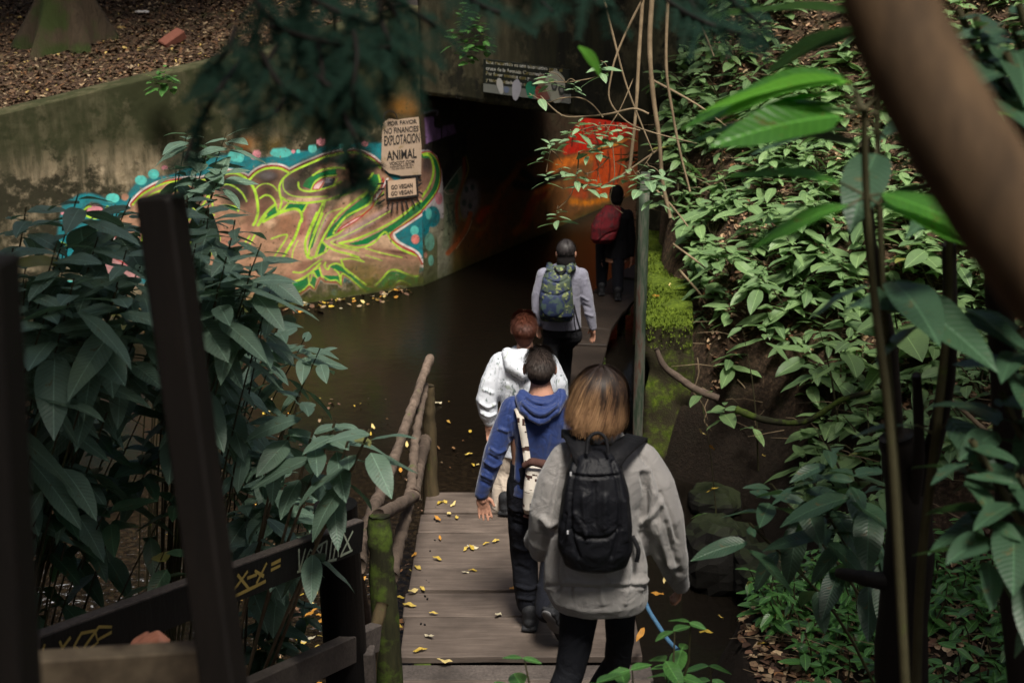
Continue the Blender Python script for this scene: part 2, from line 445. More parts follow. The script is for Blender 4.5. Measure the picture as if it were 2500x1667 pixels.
def mural(X, Y):
    p = Paint(X, Y)
    # old ochre stain, then the turquoise ground with dots
    p.blob(604, 352, 26, 20, (190, 110, 30), .6, 1.2); p.blob(660, 352, 40, 26, (150, 120, 50), .5, 1.3); p.blob(985, 262, 45, 30, (190, 125, 40), .55, 1.2)
    p.poly([(150, 500), (210, 470), (290, 488), (340, 440), (420, 425), (470, 400), (545, 378), (600, 378), (640, 384), (700, 372), (760, 366), (800, 356), (880, 348), (1000, 352), (1036, 370), (1036, 660), (700, 690), (520, 720), (330, 690), (150, 640)], TEAL, 1, True, 4)
    for x, y, r, ry, c in [(576, 380, 20, 15, CYAN), (584, 388, 11, 9, CYAN), (686, 373, 27, 12, CYAN), (627, 377, 11, 10, PINK), (620, 384, 8, 6, PINK), (716, 370, 5, 5, PINK), (728, 370, 5, 5, CYAN), (763, 363, 11, 11, CYAN), (784, 347, 12, 10, PINK), (275, 484, 17, 12, CYAN), (344, 440, 15, 12, CYAN), (375, 425, 14, 12, CYAN), (305, 481, 9, 9, (190, 140, 115)), (402, 410, 8, 6, PINK), (264, 591, 8, 8, PINK), (168, 634, 10, 5, PINK), (154, 521, 6, 4, PINK), (170, 690, 14, 6, CYAN), (835, 357, 14, 8, CYAN), (890, 352, 9, 7, PINK)]:
        p.blob(x, y, r, ry, c)
    p.blob(230, 515, 26, 20, BLK); p.blob(232, 516, 20, 15, PINK); p.stroke([(203, 515), (215, 505), (222, 505)], LIME, 4); p.stroke([(205, 524), (232, 532), (256, 520), (262, 506)], LIME, 7)
    for i in range(5): p.stroke(cE((500, 800+i*35), (560, 770+i*35), (640, 730+i*32)), LIME if i % 2 == 0 else BLK, 5.5, 1)
    p.stroke(cE((0, 960), (80, 1000), (160, 1010)), LIME, 3); p.stroke(cE((0, 975), (80, 1020), (160, 1025)), BLK, 3)
    top = [(324, 500), (345, 478), (362, 466), (390, 452), (430, 443), (490, 441), (530, 429), (556, 423), (580, 427), (598, 434), (608, 441)]
    t2 = [(608, 441), (624, 424), (645, 413), (668, 410), (688, 413), (706, 423)]
    t3 = [(706, 423), (728, 412), (760, 398), (800, 382), (835, 375), (870, 373), (905, 388), (930, 410)]
    right = [(930, 410), (960, 440), (1000, 440), (1036, 400), (1036, 508), (1012, 530), (985, 550), (952, 572)]
    r2 = [(952, 572), (964, 590), (985, 603), (1008, 615), (1020, 625), (1030, 642)]
    bot = cD((1660, 760), (1620, 1080), (1560, 1090), (1480, 1050), (1400, 1010), (1330, 1020), (1260, 1090), (1100, 1130), (870, 1180)) + cD((640, 950), (530, 885)) + cD((500, 1060), (450, 1005), (260, 995), (190, 930)) + cD((110, 1110), (30, 1065)) + cC((1400, 1165), (1280, 1190), (1180, 1150), (1070, 1030)) + cC((950, 1110), (830, 1200)) + [(600, 735), (540, 720), (470, 680), (400, 640), (345, 604), (302, 598), (282, 572), (290, 530)]
    body = cr(top, 4)+cr(t2, 4)+cr(t3, 4)+right+cr(r2, 4)+bot
    for seg in (top, t2, t3, r2, [(1032, 512), (1010, 532), (985, 551), (952, 572)], [(282, 572), (290, 588), (302, 598), (345, 605)]):
        p.stroke(seg, WHITE, 23); 
    for seg in (top, t2, t3): p.stroke(seg, RED, 14)
    for seg in (r2, [(1032, 512), (1010, 532), (985, 551), (952, 572)], [(282, 572), (290, 588), (302, 598), (345, 605)]): p.stroke(seg, RED, 10)
    zig = cD((880, 1190), (640, 955), (530, 890)); zig2 = cD((530, 890), (500, 1065), (450, 1010), (260, 1000), (190, 935), (110, 1115), (30, 1075)); zig3 = cC((1540, 1075), (1400, 1180), (1280, 1195), (1180, 1150), (1070, 1035), (950, 1120), (830, 1205))
    for z_ in (zig, zig2, zig3):
        z2 = [(x, y+5) for x, y in z_]; p.stroke(z2, (200, 175, 155), 6, 2, .8, False); p.stroke([(x, y+2) for x, y in z_], (160, 75, 45), 5, 1.5, .9, False)
    p.poly(body, BODY)
    # another letter low on the left
    lo = [(205, 665), (212, 645), (226, 631), (240, 625), (270, 627), (305, 645), (350, 668), (330, 700), (230, 700)]
    p.stroke(lo[:7], WHITE, 13); p.stroke(lo[:7], RED, 8); p.poly(lo, (190, 140, 140)); p.stroke(lo[:5], LIME, 6)
    # airbrushed tones on the letters
    for x, y, rx, ry, c, op, an in [(560, 446, 50, 22, BLK, .95, 0), (590, 470, 30, 30, BLK, .9, .6), (560, 470, 30, 14, GRY, .5, 0), (572, 482, 34, 22, BLK, .85, .3), (655, 432, 40, 24, BLK, .9, 0), (650, 428, 20, 10, GRY, .8, 0), (650, 470, 26, 20, (40, 28, 26), .9, 0), (655, 485, 30, 12, (92, 66, 52), .7, 0),
                             (700, 455, 14, 26, GRY, .8, .2), (718, 452, 22, 28, (48, 44, 46), .9, 0), (770, 400, 55, 16, BLK, .95, -.3), (830, 392, 40, 10, BLK, .9, 0), (835, 384, 30, 5, GRY, .6, 0), (745, 428, 24, 28, BLK, .95, .5), (880, 420, 50, 30, BLK, .9, .5), (760, 474, 60, 9, (110, 84, 76), .85, -.05), (840, 462, 50, 12, (100, 82, 78), .8, -.3), (760, 488, 60, 7, TAN, .9, -.03), (850, 480, 50, 10, TAN, .7, -.4),
                             (640, 505, 10, 40, PLUM, .7, 0), (648, 507, 24, 10, PLUM, .8, -.6), (618, 470, 6, 30, PLUM, .6, 0), (610, 530, 14, 40, PLUM, .6, 0), (700, 550, 30, 30, (150, 100, 72), .7, 0), (735, 560, 12, 46, (150, 92, 82), .8, .3), (775, 520, 12, 50, PLUM, .75, .35), (765, 510, 10, 30, (190, 150, 150), .5, .35),
                             (695, 520, 30, 5, TAN, .7, -.2), (660, 545, 12, 10, TAN, .8, 0), (760, 600, 45, 20, TAN, .7, 0), (800, 560, 9, 46, PLUM, .8, .5), (790, 545, 5, 50, (190, 160, 150), .7, .45), (880, 500, 60, 13, (150, 96, 80), .6, -.6), (900, 540, 70, 9, (170, 142, 138), .8, -.55), (920, 540, 70, 10, PLUM, .8, -.5), (860, 565, 60, 8, (178, 152, 146), .7, -.45), (990, 470, 40, 24, PLUM, .75, -.5), (1005, 420, 26, 30, PLUM, .8, 0),
                             (945, 590, 40, 18, TAN, .9, .2), (860, 625, 60, 14, TAN, .6, .1), (790, 632, 40, 8, TAN, .6, 0), (820, 640, 70, 5, PLUM, .6, 0), (880, 632, 60, 5, PLUM, .7, .15), (975, 616, 45, 5, (95, 58, 52), .9, .12), (960, 625, 50, 4, PLUM, .7, .1), (940, 645, 80, 10, (150, 120, 96), .7, 0), (880, 660, 60, 20, OLIVE, .8, 0), (980, 650, 46, 16, (140, 112, 88), .8, 0), (900, 690, 40, 16, OLIVE, .9, 0), (745, 650, 40, 9, PLUM, .6, -.4), (700, 680, 30, 9, (140, 100, 80), .8, 0), (540, 590, 60, 40, (150, 90, 80), .5, 0), (420, 540, 80, 50, (170, 120, 105), .5, 0), (455, 520, 22, 18, (220, 150, 130), .7, 0)]:
        p.blob(x, y, rx, ry, c, op, 1.1, an)
    # green fields
    for q in [cB((1070, 570), (1170, 585), (1185, 720), (1080, 895), (1020, 805), (925, 745)),
              cB((1010, 865), (1055, 960), (960, 1115), (760, 1230), (600, 1340), (480, 1500)) + cD((390, 322), (280, 378)) + cB((350, 1500), (500, 1330), (650, 1170), (850, 1010)),
              cD((600, 455), (800, 400), (1050, 285), (1280, 145), (1450, 25)) + cB((1750, 1095), (1905, 1010), (1905, 1130), (1600, 1350), (1350, 1546)) + cD((1060, 350), (880, 460), (720, 478)),
              cD((215, 425), (275, 500), (235, 600), (145, 645)), cA((1580, 1235), (1965, 1245), (1870, 1400), (1780, 1330), (1540, 1350)), cA((1345, 1270), (1370, 1340), (1400, 1400), (1120, 1568), (1200, 1420)),
              cA((2050, 700), (2352, 590)) + cB((470, 470), (490, 590), (200, 650), (60, 830), (0, 800)) + cA((1870, 900), (1940, 770)),
              cC((1090, 1040), (1220, 1060), (1440, 985), (1510, 940), (1530, 1060), (1400, 1165), (1230, 1175)), cD((320, 790), (430, 755), (540, 795), (700, 950), (860, 1085), (1010, 1120), (870, 1175), (640, 945), (520, 870), (400, 830)),
              cD((1200, 870), (1330, 860), (1550, 945), (1640, 925), (1620, 1060), (1560, 1085), (1380, 990), (1250, 1085), (1000, 1120), (1100, 1000)), cD((230, 920), (460, 925), (490, 1045), (430, 1000), (260, 990)), cD((100, 850), (170, 825), (205, 925), (150, 955)), cD((80, 930), (140, 955), (110, 1095), (35, 1045)),
              cC((870, 960), (1020, 920), (1060, 1020), (900, 1120), (840, 1130)), cA((380, 1270), (600, 1300), (610, 1380), (440, 1330)), cE((860, 1040), (1060, 1040), (1060, 1075), (940, 1070)),
              cC((1590, 500), (1640, 320), (1690, 120), (1640, 120), (1560, 330), (1515, 500), (1520, 580))]:
        p.poly(q, GREEN)
    L = [(cA((300, 690), (430, 650), (600, 650), (740, 720), (870, 830), (960, 1000), (1005, 1200), (1015, 1400), (970, 1568), (930, 1640)), 6.5), (t2, 5), (t3, 5), (top[:8], 5), (cA((360, 870), (460, 865), (600, 930), (720, 1040), (800, 1190)), 3),
         (cA((440, 1040), (520, 1060), (600, 1110)), 3), (cA((960, 970), (1040, 890), (1170, 850), (1300, 890), (1390, 990)), 2.2), (cA((1060, 1130), (1150, 1075), (1250, 1090), (1330, 1180), (1370, 1300), (1400, 1385), (1500, 1340), (1600, 1230)), 4),
         (cA((1640, 640), (1500, 760), (1430, 900), (1440, 1060), (1470, 1200), (1420, 1370)), 5), (cA((1500, 800), (1500, 920), (1560, 1020), (1680, 1085), (1900, 1110), (2350, 1095)), 2.2),
         (cA((1480, 1120), (1600, 1185), (1900, 1220), (2300, 1175)) + cB((450, 960), (720, 860), (880, 750), (1000, 660), (1075, 560)), 5), (cA((1790, 830), (1800, 920), (1860, 975), (1980, 1000), (2150, 980), (2330, 930)) + cB((430, 765), (560, 700)), 4),
         (cB((90, 595), (250, 505), (470, 468), (620, 480)), 4), (cB((60, 835), (130, 700), (260, 620), (480, 590)), 3), (cB((430, 760), (480, 660), (500, 640)), 3), (cA((1050, 1568), (1200, 1370), (1350, 1250)), 6), (cC((790, 180), (860, 60)), 6),
         (cA((1120, 1580), (1400, 1430), (1650, 1345), (1780, 1350), (1850, 1440), (1855, 1568)) + cC((1410, 120), (1330, 350), (1230, 520), (1120, 710)), 6.5), (cC((980, 380), (1180, 320), (1200, 370), (1020, 650)), 3.4), (cC((570, 470), (660, 340)), 4), (cC((640, 500), (740, 320)), 4),
         (cC((1280, 730), (1300, 560), (1370, 410)), 2.2), (cC((780, 180), (900, 40)), 6), (cA((1960, 1240), (1870, 1400)), 4), (cB((275, 1015), (150, 1280), (30, 1546)), 5), (cB((300, 1035), (200, 1300), (100, 1546)), 3), (cC((1650, 0), (1530, 280), (1478, 450), (1500, 620), (1570, 675)), 6), (cC((1735, 10), (1610, 320), (1545, 500), (1530, 620)), 4.5),
         (cB((190, 1530), (290, 1290), (370, 1200), (580, 1130)), 1.8), (cB((190, 1530), (120, 1700)), 1.8), (cB((900, 820), (980, 800), (1060, 920), (1020, 1050), (840, 1160), (650, 1260), (480, 1450), (430, 1546)), 4.5), (cB((940, 890), (780, 1010), (600, 1160), (450, 1310), (330, 1500)) + cD((250, 340), (160, 520), (120, 650)), 5),
         (cB((1000, 790), (980, 870), (900, 950)), 5), (cB((1250, 870), (1110, 1060), (960, 1200), (760, 1330), (620, 1450), (520, 1546)) + cD((380, 340), (280, 385)), 3.4), (cB((1170, 590), (1190, 740), (1090, 900)), 4),
         (cD((215, 420), (300, 490), (430, 560), (640, 610), (760, 650)), 4), (cD((350, 440), (500, 500), (760, 560)), 2.5), (cD((470, 445), (700, 390), (1000, 265), (1280, 115), (1450, -5)) + cB((1750, 1090), (1905, 1000)), 4.5), (cD((480, 450), (640, 500), (800, 505), (980, 440), (1100, 310), (1160, 285), (1225, 380), (1290, 460), (1400, 545), (1660, 640)), 4.5),
         (cB((1860, 1180), (1600, 1380), (1370, 1546)) + cD((1220, 290),), 3), (cD((340, 430), (650, 290), (1000, 100), (1180, 0)), 1.8), (cB((1180, 1280), (1360, 1180)), 1.8), (cD((860, 620), (1100, 700)), 2), (cD((860, 520), (1100, 590), (1400, 655)), 2.5),
         (cD((0, 660), (90, 650), (220, 600), (300, 540), (290, 500)), 4), (cD((270, 730), (260, 790), (310, 830), (330, 780), (400, 745), (480, 760), (600, 850), (870, 1060)), 3.4), (cD((500, 690), (540, 800), (620, 880)), 4.5), (cD((500, 690), (650, 675), (840, 720)), 2.6), (cD((640, 630), (740, 660), (820, 710)), 2.4), (cC((1300, 870), (1440, 870), (1600, 760), (1720, 680)), 3.2), (cC((1090, 1010), (1200, 1040), (1400, 980), (1560, 880), (1700, 740)), 4.5),
         (cC((1520, 900), (1540, 1060)), 3), (cC((1590, 860), (1560, 1000)), 2.4), (cC((1600, 870), (1650, 950)), 3.4), (cC((1675, 760), (1725, 940)), 3.6), (cC((1750, 760), (1780, 820), (1809, 830)), 2), (cC((870, 1000), (930, 940)), 3), (cC((1000, 920), (1060, 1030), (1180, 1160), (1300, 1190), (1450, 1130), (1540, 1050), (1610, 1110)), 2.6),
         (cC((830, 1190), (1060, 1030)), 2.4), (cD((215, 920), (330, 990), (430, 990), (500, 1060)), 2.4), (cD((400, 830), (470, 900), (500, 1050), (530, 890), (870, 1170)), 3), (cD((1000, 1070), (1110, 960), (1200, 860), (1310, 838), (1540, 925), (1640, 925)), 4.2), (cD((1255, 1090), (1340, 1005), (1420, 1005), (1560, 1085)), 3),
         (cE((800, 870), (850, 960), (920, 1010), (1060, 1015)), 6), (cE((1800, 880), (1960, 800)), 4), (cE((1900, 980), (1960, 960)), 5), (cC((150, 990), (250, 1100), (370, 1220)), 3), (cC((680, 830), (800, 760)), 4), (cA((0, 1568), (60, 1500), (180, 1450)), 4), (cA((360, 1270), (620, 1300), (640, 1380)), 4)]
    for pts, w in L:
        p.stroke(pts, (205, 215, 130), w*.95+1.2, 1.6, .3); p.stroke(pts, LIME, w*.95)
    for q, c_ in (([(350, 500), (372, 478), (400, 470), (392, 500), (362, 530)], BLK), ([(430, 470), (470, 455), (500, 470), (488, 500), (450, 505)], BLK), ([(380, 560), (420, 520), (470, 520), (430, 560), (400, 600)], GREEN), ([(450, 610), (490, 570), (530, 580), (510, 620), (470, 650)], GREEN), ([(360, 590), (390, 610), (440, 650), (420, 650), (370, 620)], GREEN)): p.poly(q, c_, .9, True, 2)
    for pts in ([(345, 500), (372, 474), (404, 466), (398, 502), (360, 534)], [(425, 468), (470, 450), (506, 468), (490, 506), (446, 510)], [(372, 566), (418, 516), (476, 516), (434, 562), (398, 606), (372, 566)], [(444, 616), (488, 566), (536, 578), (512, 624), (468, 656)], [(350, 582), (388, 606), (446, 656), (500, 690)], [(410, 470), (424, 500), (410, 540), (380, 570)], [(506, 470), (520, 510), (500, 550), (450, 600), (440, 640)], [(345, 530), (352, 560), (345, 596)]): p.stroke(pts, LIME, 4)
    # slits with a red rim
    for q in (cB((500, 1520), (560, 1450), (720, 1340), (930, 1235), (800, 1340), (650, 1430)), cB((90, 820), (130, 740), (290, 650), (210, 800), (180, 825))):
        p.poly(q, (228, 190, 185), 1, True); p.stroke(q+[q[0]], RED, 2.6)
    p.poly(cB((240, 810), (310, 660), (460, 640), (430, 750)), (62, 58, 66)); p.blob(800, 440, 9, 6, (170, 170, 180), .7, 1)
    p.stroke(cB((920, 1240), (1080, 1090), (1095, 960), (1190, 860), (1250, 720), (1240, 640)), RED, 3.6); p.stroke(cB((1110, 990), (1150, 920), (1230, 830), (1290, 700), (1320, 650)), WHITE, 5)
    p.stroke(cB((1160, 1000), (1220, 860), (1330, 680)), RED, 2.5)
    p.stroke(cD((1280, 1100), (1350, 1050), (1430, 1055), (1500, 1085)), (170, 75, 50), 5); p.stroke(cD((1285, 1125), (1340, 1080), (1400, 1075)), WHITE, 2.6)
    p.blob(983, 564, 10, 12, CYAN); p.blob(1014, 564, 10, 12, CYAN); p.blob(1014, 584, 10, 12, (225, 130, 120))
    p.poly([(960, 573), (1036, 522), (1036, 640), (1012, 614), (985, 599)], TEAL); p.blob(1012, 563, 10, 12, CYAN); p.blob(1014, 584, 10, 12, (225, 130, 120))
    p.stroke([(1036, 520), (1012, 537), (962, 570)], WHITE, 5); p.stroke([(962, 574), (970, 588), (990, 600), (1012, 611), (1024, 622), (1032, 640)], WHITE, 5)
    p.stroke([(1036, 513), (1010, 532), (984, 550), (953, 572), (963, 590), (984, 604), (1010, 617), (1022, 627), (1031, 643)], RED, 3)
    p.blob(816, 715, 7, 8, (130, 190, 190), .6, 1); p.blob(792, 712, 5, 6, PINK, .5, .8)
    # worn, algae stained foot of the mural
    base = np.interp(X, [480, 744, 1030], [776, 749, 697]); k = np.clip((Y-(base-72))/60, 0, 1)
    ns = np_noise(X/9, Y/7, None, 5, 4); p.put(np.clip(k*1.15-.25+ns*.5, 0, .93)*(Y < base+40), (78, 84, 22))
    p.a *= np.where(Y > base-8, np.clip(1-(Y-base+8)/8, 0, 1), 1)
    p.a *= 1-.0*ns
    # flaked edge at the top
    return p
def mural_inside(X, Y):
    p = Paint(X, Y)
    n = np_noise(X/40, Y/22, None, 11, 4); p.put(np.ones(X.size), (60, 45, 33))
    edge = np.interp(X, [1030, 1100, 1200, 1300, 1400, 1550], [470, 470, 440, 380, 330, 300])  # wall stays dark above this line, orange brown below
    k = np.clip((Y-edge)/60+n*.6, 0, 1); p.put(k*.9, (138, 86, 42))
    p.put(np.clip((Y-590)/40, 0, 1)*np.clip(1-(X-1100)/120, 0, 1)*.8, (84, 84, 40)); p.put(np.clip((1110-X)/20, 0, 1)*np.clip((Y-470)/30, 0, 1)*.9, (150, 150, 128))
    p.poly(cH((60, 100), (130, 90), (200, 140), (200, 300), (500, 240), (500, -50), (60, -50)), (34, 26, 30))  # upper wall near black: dark mural ground with the ceiling's shade painted in
    p.poly(cH((55, 160), (140, 150), (150, 235), (300, 215), (320, 290), (70, 385)), (150, 112, 165), 1, False, 2); p.stroke(cH((55, 155), (138, 148), (148, 235), (200, 232)), BLK, 5); p.stroke(cH((196, 120), (198, 335)), BLK, 3); p.stroke(cH((60, 120), (120, 105), (165, 110), (160, 140)), (150, 140, 160), 5, 3)
    p.poly(cH((50, 385), (400, 270), (420, 520), (200, 780), (60, 460)), (22, 18, 20)); p.blob(*cH((80, 50))[0], 16, 10, (120, 40, 30), .7, 1)
    # hooked end of the big letter
    hook = cH((40, 445), (90, 435), (140, 455), (180, 520), (195, 620), (205, 780), (150, 860), (60, 960), (0, 1020))
    p.poly(cH((0, 430), (90, 430), (160, 480), (200, 600), (212, 780), (215, 1000), (160, 1000), (0, 1060)), (205, 195, 195)); p.poly(cH((0, 470), (80, 462), (130, 500), (175, 640), (120, 780), (0, 960)), BODY); p.blob(*cH((75, 560))[0], 14, 34, (45, 36, 46), .9, 1); p.blob(*cH((70, 700))[0], 14, 26, (150, 110, 95), .8, 1)
    p.stroke(cH((50, 478), (100, 480), (155, 540), (172, 640), (130, 780), (0, 945)), GREEN, 13); p.stroke(cH((50, 475), (90, 475), (120, 520), (130, 620), (90, 740), (-10, 880)), LIME, 5); p.stroke(cH((40, 465), (100, 458), (160, 520), (185, 640), (150, 780), (0, 965)), LIME, 2.5); p.stroke(cH((30, 455), (100, 448), (165, 510), (192, 640), (155, 790), (0, 980)), RED, 3)
    p.blob(*cH((175, 835))[0], 9, 15, PINK); p.poly(cH((0, 980), (60, 930), (110, 1000), (60, 1300), (0, 1300)), TEAL); p.blob(*cH((125, 985))[0], 18, 26, TEAL); p.blob(*cH((90, 960))[0], 7.5, 14, CYAN); p.blob(*cH((0, 1100))[0], 5, 12, CYAN)
    p.put(np.clip((Y-570)/20, 0, 1)*(X < 1068)*.85, (84, 88, 52)); p.blob(*cH((98, 1195))[0], 12, 22, (108, 170, 150)); p.blob(*cH((110, 1350))[0], 7, 13, (108, 170, 150)); p.blob(*cH((65, 1305))[0], 4, 7, (180, 130, 110)); p.stroke(cH((165, 1050), (170, 1250), (180, 1420)), (150, 150, 130), 1.5, 2, .5)
    # mask, scribbles and flames
    p.poly(cH((215, 770), (360, 560), (390, 640), (360, 1000), (250, 1250), (200, 1250), (230, 900)), (120, 132, 104), .8, False, 4); p.poly(cH((230, 760), (330, 620), (340, 700), (290, 760)), (40, 88, 66), .9); p.stroke(cH((215, 770), (290, 660), (360, 570)), (160, 170, 150), 2); p.stroke(cH((215, 770), (250, 800), (300, 790)), (190, 170, 150), 2); p.blob(*cH((280, 770))[0], 6, 4, (170, 120, 100), .8, .6)
    for i in range(9): p.stroke([cH((230+R.random()*110, 850+R.random()*260))[0] for _ in range(4)], (34, 60, 50), 1.6, 1.5, .7)
    p.blob(*cH((430, 850))[0], 24, 46, (150, 140, 140), .9, .5, .15)
    for x, y, r in ((405, 760, 6), (455, 740, 6), (385, 870, 7), (435, 895, 6), (420, 960, 4)): p.blob(*cH((x, y))[0], r*.8, r*1.3, (34, 66, 62), .85, .6)
    p.stroke(cH((400, 480), (420, 600), (370, 740), (345, 880), (370, 1010), (440, 980)), (150, 135, 50), 3, 2.5); p.stroke(cH((385, 500), (380, 680), (325, 850), (330, 1040)), (170, 70, 28), 7, 6, .8); p.stroke(cH((440, 960), (400, 1090), (330, 1200), (250, 1290)), (190, 95, 45), 11, 4, .9); p.stroke(cH((450, 1020), (410, 1120), (320, 1250)), (200, 170, 130), 1.6, 1)
    for q, c, w, op in [(((520, 1000), (560, 940), (640, 930)), (185, 62, 22), 22, .8), (((500, 1140), (580, 1040), (640, 900), (700, 760), (800, 640), (860, 560)), (150, 78, 26), 16, .8), (((460, 1080), (540, 1090), (620, 980)), (150, 110, 60), 4, .7), (((820, 1110), (880, 1050), (960, 880), (1010, 760)), (185, 98, 26), 18, .8), (((900, 1040), (960, 860), (1060, 800)), (160, 50, 20), 20, .7), (((640, 1000), (760, 860), (900, 740), (1100, 640)), (120, 62, 24), 24, .7),
                        (((1000, 760), (1080, 700), (1160, 560), (1300, 520), (1420, 500)), (200, 104, 32), 22, .85), (((1050, 860), (1140, 720), (1170, 700)), (180, 120, 60), 5, .7), (((850, 560), (1000, 520), (1100, 560)), (110, 60, 24), 20, .7), (((880, 620), (1000, 690), (1200, 640)), (14, 10, 8), 20, .9), (((820, 720), (950, 730), (1100, 660)), (16, 10, 8), 22, .9), (((1280, 860), (1420, 870), (1560, 840), (1660, 800)), (190, 110, 20), 14, .8),
                        (((1380, 800), (1300, 760), (1420, 700)), (160, 56, 20), 24, .7)]:
        p.stroke(cH(*q), tuple(min(255, v*1.15) for v in c), w, 9, min(1, op*1.15))
    p.poly(cH((1215, 430), (1300, 250), (1400, 170), (1600, 150), (1780, 190), (1760, 330), (1640, 350), (1470, 400), (1380, 440), (1230, 470)), (205, 32, 12), 1, True, 3)
    for q in (((1300, 260), (1280, 400)), ((1460, 240), (1500, 380)), ((1560, 200), (1580, 360)), ((1640, 190), (1680, 330)), ((1380, 200), (1400, 300)), ((1460, 390), (1560, 380), (1640, 350), (1760, 320))): p.stroke(cH(*q), (52, 8, 6), 4, 2, .9)
    p.poly(cH((1470, 450), (1700, 390), (1720, 560), (1660, 720), (1580, 800), (1500, 790), (1450, 700), (1460, 560)), (205, 74, 20), 1, True, 3); p.stroke(cH((1450, 430), (1560, 400), (1650, 385), (1760, 330)), (210, 130, 50), 7, 2); p.stroke(cH((1440, 452), (1560, 422), (1660, 402), (1760, 350)), (46, 14, 8), 3, 1.5)
    for q in (((1580, 440), (1600, 560), (1590, 700)), ((1480, 480), (1500, 560)), ((1690, 420), (1690, 560), (1660, 700))): p.stroke(cH(*q), (70, 20, 8), 3, 1.5)
    p.stroke(cH((1515, 560), (1535, 550), (1545, 575), (1520, 580)), (60, 30, 10), 2)
    p.put(np.clip((X-1515)/15, 0, 1)*.6, (120, 30, 12))
    return p

def wall_grid(P0, P1, us, zs, topf, name):
    """front face of a straight wall: P0->P1 along u, rows zs blended up to topf(u)"""
    d = (P1-P0); d.z = 0; d.normalize(); nu, nz = len(us), len(zs)
    U, Zr = np.meshgrid(us, zs, indexing='ij'); top = np.array([topf(u) for u in us])[:, None]
    Z = np.where(Zr > 1.3, 1.3+(Zr-1.3)/(zs[-1]-1.3)*(top-1.3), Zr)
    rel = .012*np_noise(U*2.2, Z*2.2, None, 3, 3)+.004*np_noise(U*14, Z*14, None, 8, 3)
    nrm = np.array([-d.y, d.x]); 
    V = np.stack([P0.x+d.x*U+nrm[0]*rel, P0.y+d.y*U+nrm[1]*rel, Z], -1).reshape(-1, 3)
    i = np.arange(nu*nz).reshape(nu, nz)
    F = np.stack([i[:-1, :-1], i[1:, :-1], i[1:, 1:], i[:-1, 1:]], -1).reshape(-1, 4)
    return V, F, i
def concrete(name, c1, c2, mosstop=None, paint=False, dark=(.012, .012, .006), darkamt=.5):
    k = N(name); x, y, z = k.sep()
    n1 = k.noise(1.6, 8, rough=.65); n2 = k.noise(9, 8, rough=.7); st = k.noise(2.2, 6, k.mapping((3, 3, .5)), .65)
    c = k.mix(k.mr(n2, .3, .7), c1, c2)
    c = k.mix(k.mr(k.math('ADD', n1, k.math('MULTIPLY', n2, .35)), .60+.04*darkamt, .70+.02*darkamt), dark, c) if darkamt else c
    c = k.mix(k.mr(st, .40, .60, 0, .8), c, (.026, .025, .011))
    if mosstop is not None:
        mz = k.math('ADD', z, k.math('MULTIPLY', n2, .5)); c = k.mix(k.mr(mz, mosstop, mosstop+.35, 0, .85), c, (.020, .024, .006))
    h = k.math('ADD', n2, k.math('MULTIPLY', k.noise(60, 5), .4)); rough = .88
    if paint:
        a = k.n('ShaderNodeAttribute', attribute_name='paint')
        flake = k.mr(k.noise(16, 7, rough=.75), .34, .42); f = k.math('MULTIPLY', a.outputs['Alpha'], flake)
        dirt = k.mix(k.mr(k.noise(5, 8, rough=.7), .40, .70, 0, .6), a.outputs['Color'], (.06, .055, .03), 'MIX')
        c = k.mix(f, c, dirt); rough = k.mr(f, 0, 1, .9, .6)
    # algae close to the water
    c = k.mix(k.mr(k.math('ADD', z, k.math('MULTIPLY', n2, .25)), -.62, -.42, .85, 0), c, (.030, .042, .006))
    return k.set(c, rough, .3, k.bump(h, .5, .008))

# ------------------------------------------------------------------ the place
SEAM = G(1034, 697, -.7); LFT = G(510, 776, -.7); INN = G(1392, 542, -.7)
SEAM.z = LFT.z = INN.z = 0
dW = (LFT-SEAM).normalized(); dT = (INN-SEAM).normalized()          # along the wing wall, along the tunnel
RJ = Vector((1.40, 15.75, 0))                                       # right jamb of the tunnel mouth
nW = Vector((-dW.y, dW.x, 0)); nW = nW if nW.y > 0 else -nW         # into the ground behind the wing wall
def topW(u): return float(np.interp(u, [0, .5, 1.97, 3.4, 5.1, 8, 12], [2.95, 2.86, 2.5, 2.28, 1.98, 1.55, 1.0]))
us = np.concatenate([np.arange(0, 4.9, .0088), np.arange(4.9, 9.6, .06)]); zs = np.concatenate([np.arange(-1.2, -.75, .05), np.arange(-.75, 1.3, .0085), np.linspace(1.3, 3, 45)])
V, F, I = wall_grid(SEAM, LFT, us, zs, topW, 'w'); px, py, _ = proj(V)
P = mural(px, py); P.a *= np.clip((V[:, 2]+.72)/.04, 0, 1)*(np.repeat(us, len(zs)) < 4.9)
nU, nZ = len(us), len(zs); nV = len(V)
B = V.copy() + np.array([nW.x, nW.y, 0])*.4                          # back of the wall gives it its thickness
rim = list(I[:, -1]); bk = [nV+j for j in range(nU)]; V2 = np.vstack([V, B[I[:, -1]], B[I[0, :]], B[I[-1, :]]])
o2 = nV+nU; o3 = o2+nZ
F2 = [(rim[j], bk[j], bk[j+1], rim[j+1]) for j in range(nU-1)] + [(I[0, j], I[0, j+1], o2+j+1, o2+j) for j in range(nZ-1)] + [(I[-1, j+1], I[-1, j], o3+j, o3+j+1) for j in range(nZ-1)]
me = fast_quads('wing_wall', V2, np.vstack([F[:, ::-1], np.array(F2)]), True)
setcol(me, np.vstack([np.c_[P.c, P.a], np.zeros((len(V2)-nV, 4))]), 'paint')
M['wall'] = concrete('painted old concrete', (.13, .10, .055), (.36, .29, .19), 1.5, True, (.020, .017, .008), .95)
tag(link('wing_wall', me, M['wall']), 'long old concrete wall with a large swirling lime green and pink graffiti mural, left of the tunnel', 'wall')

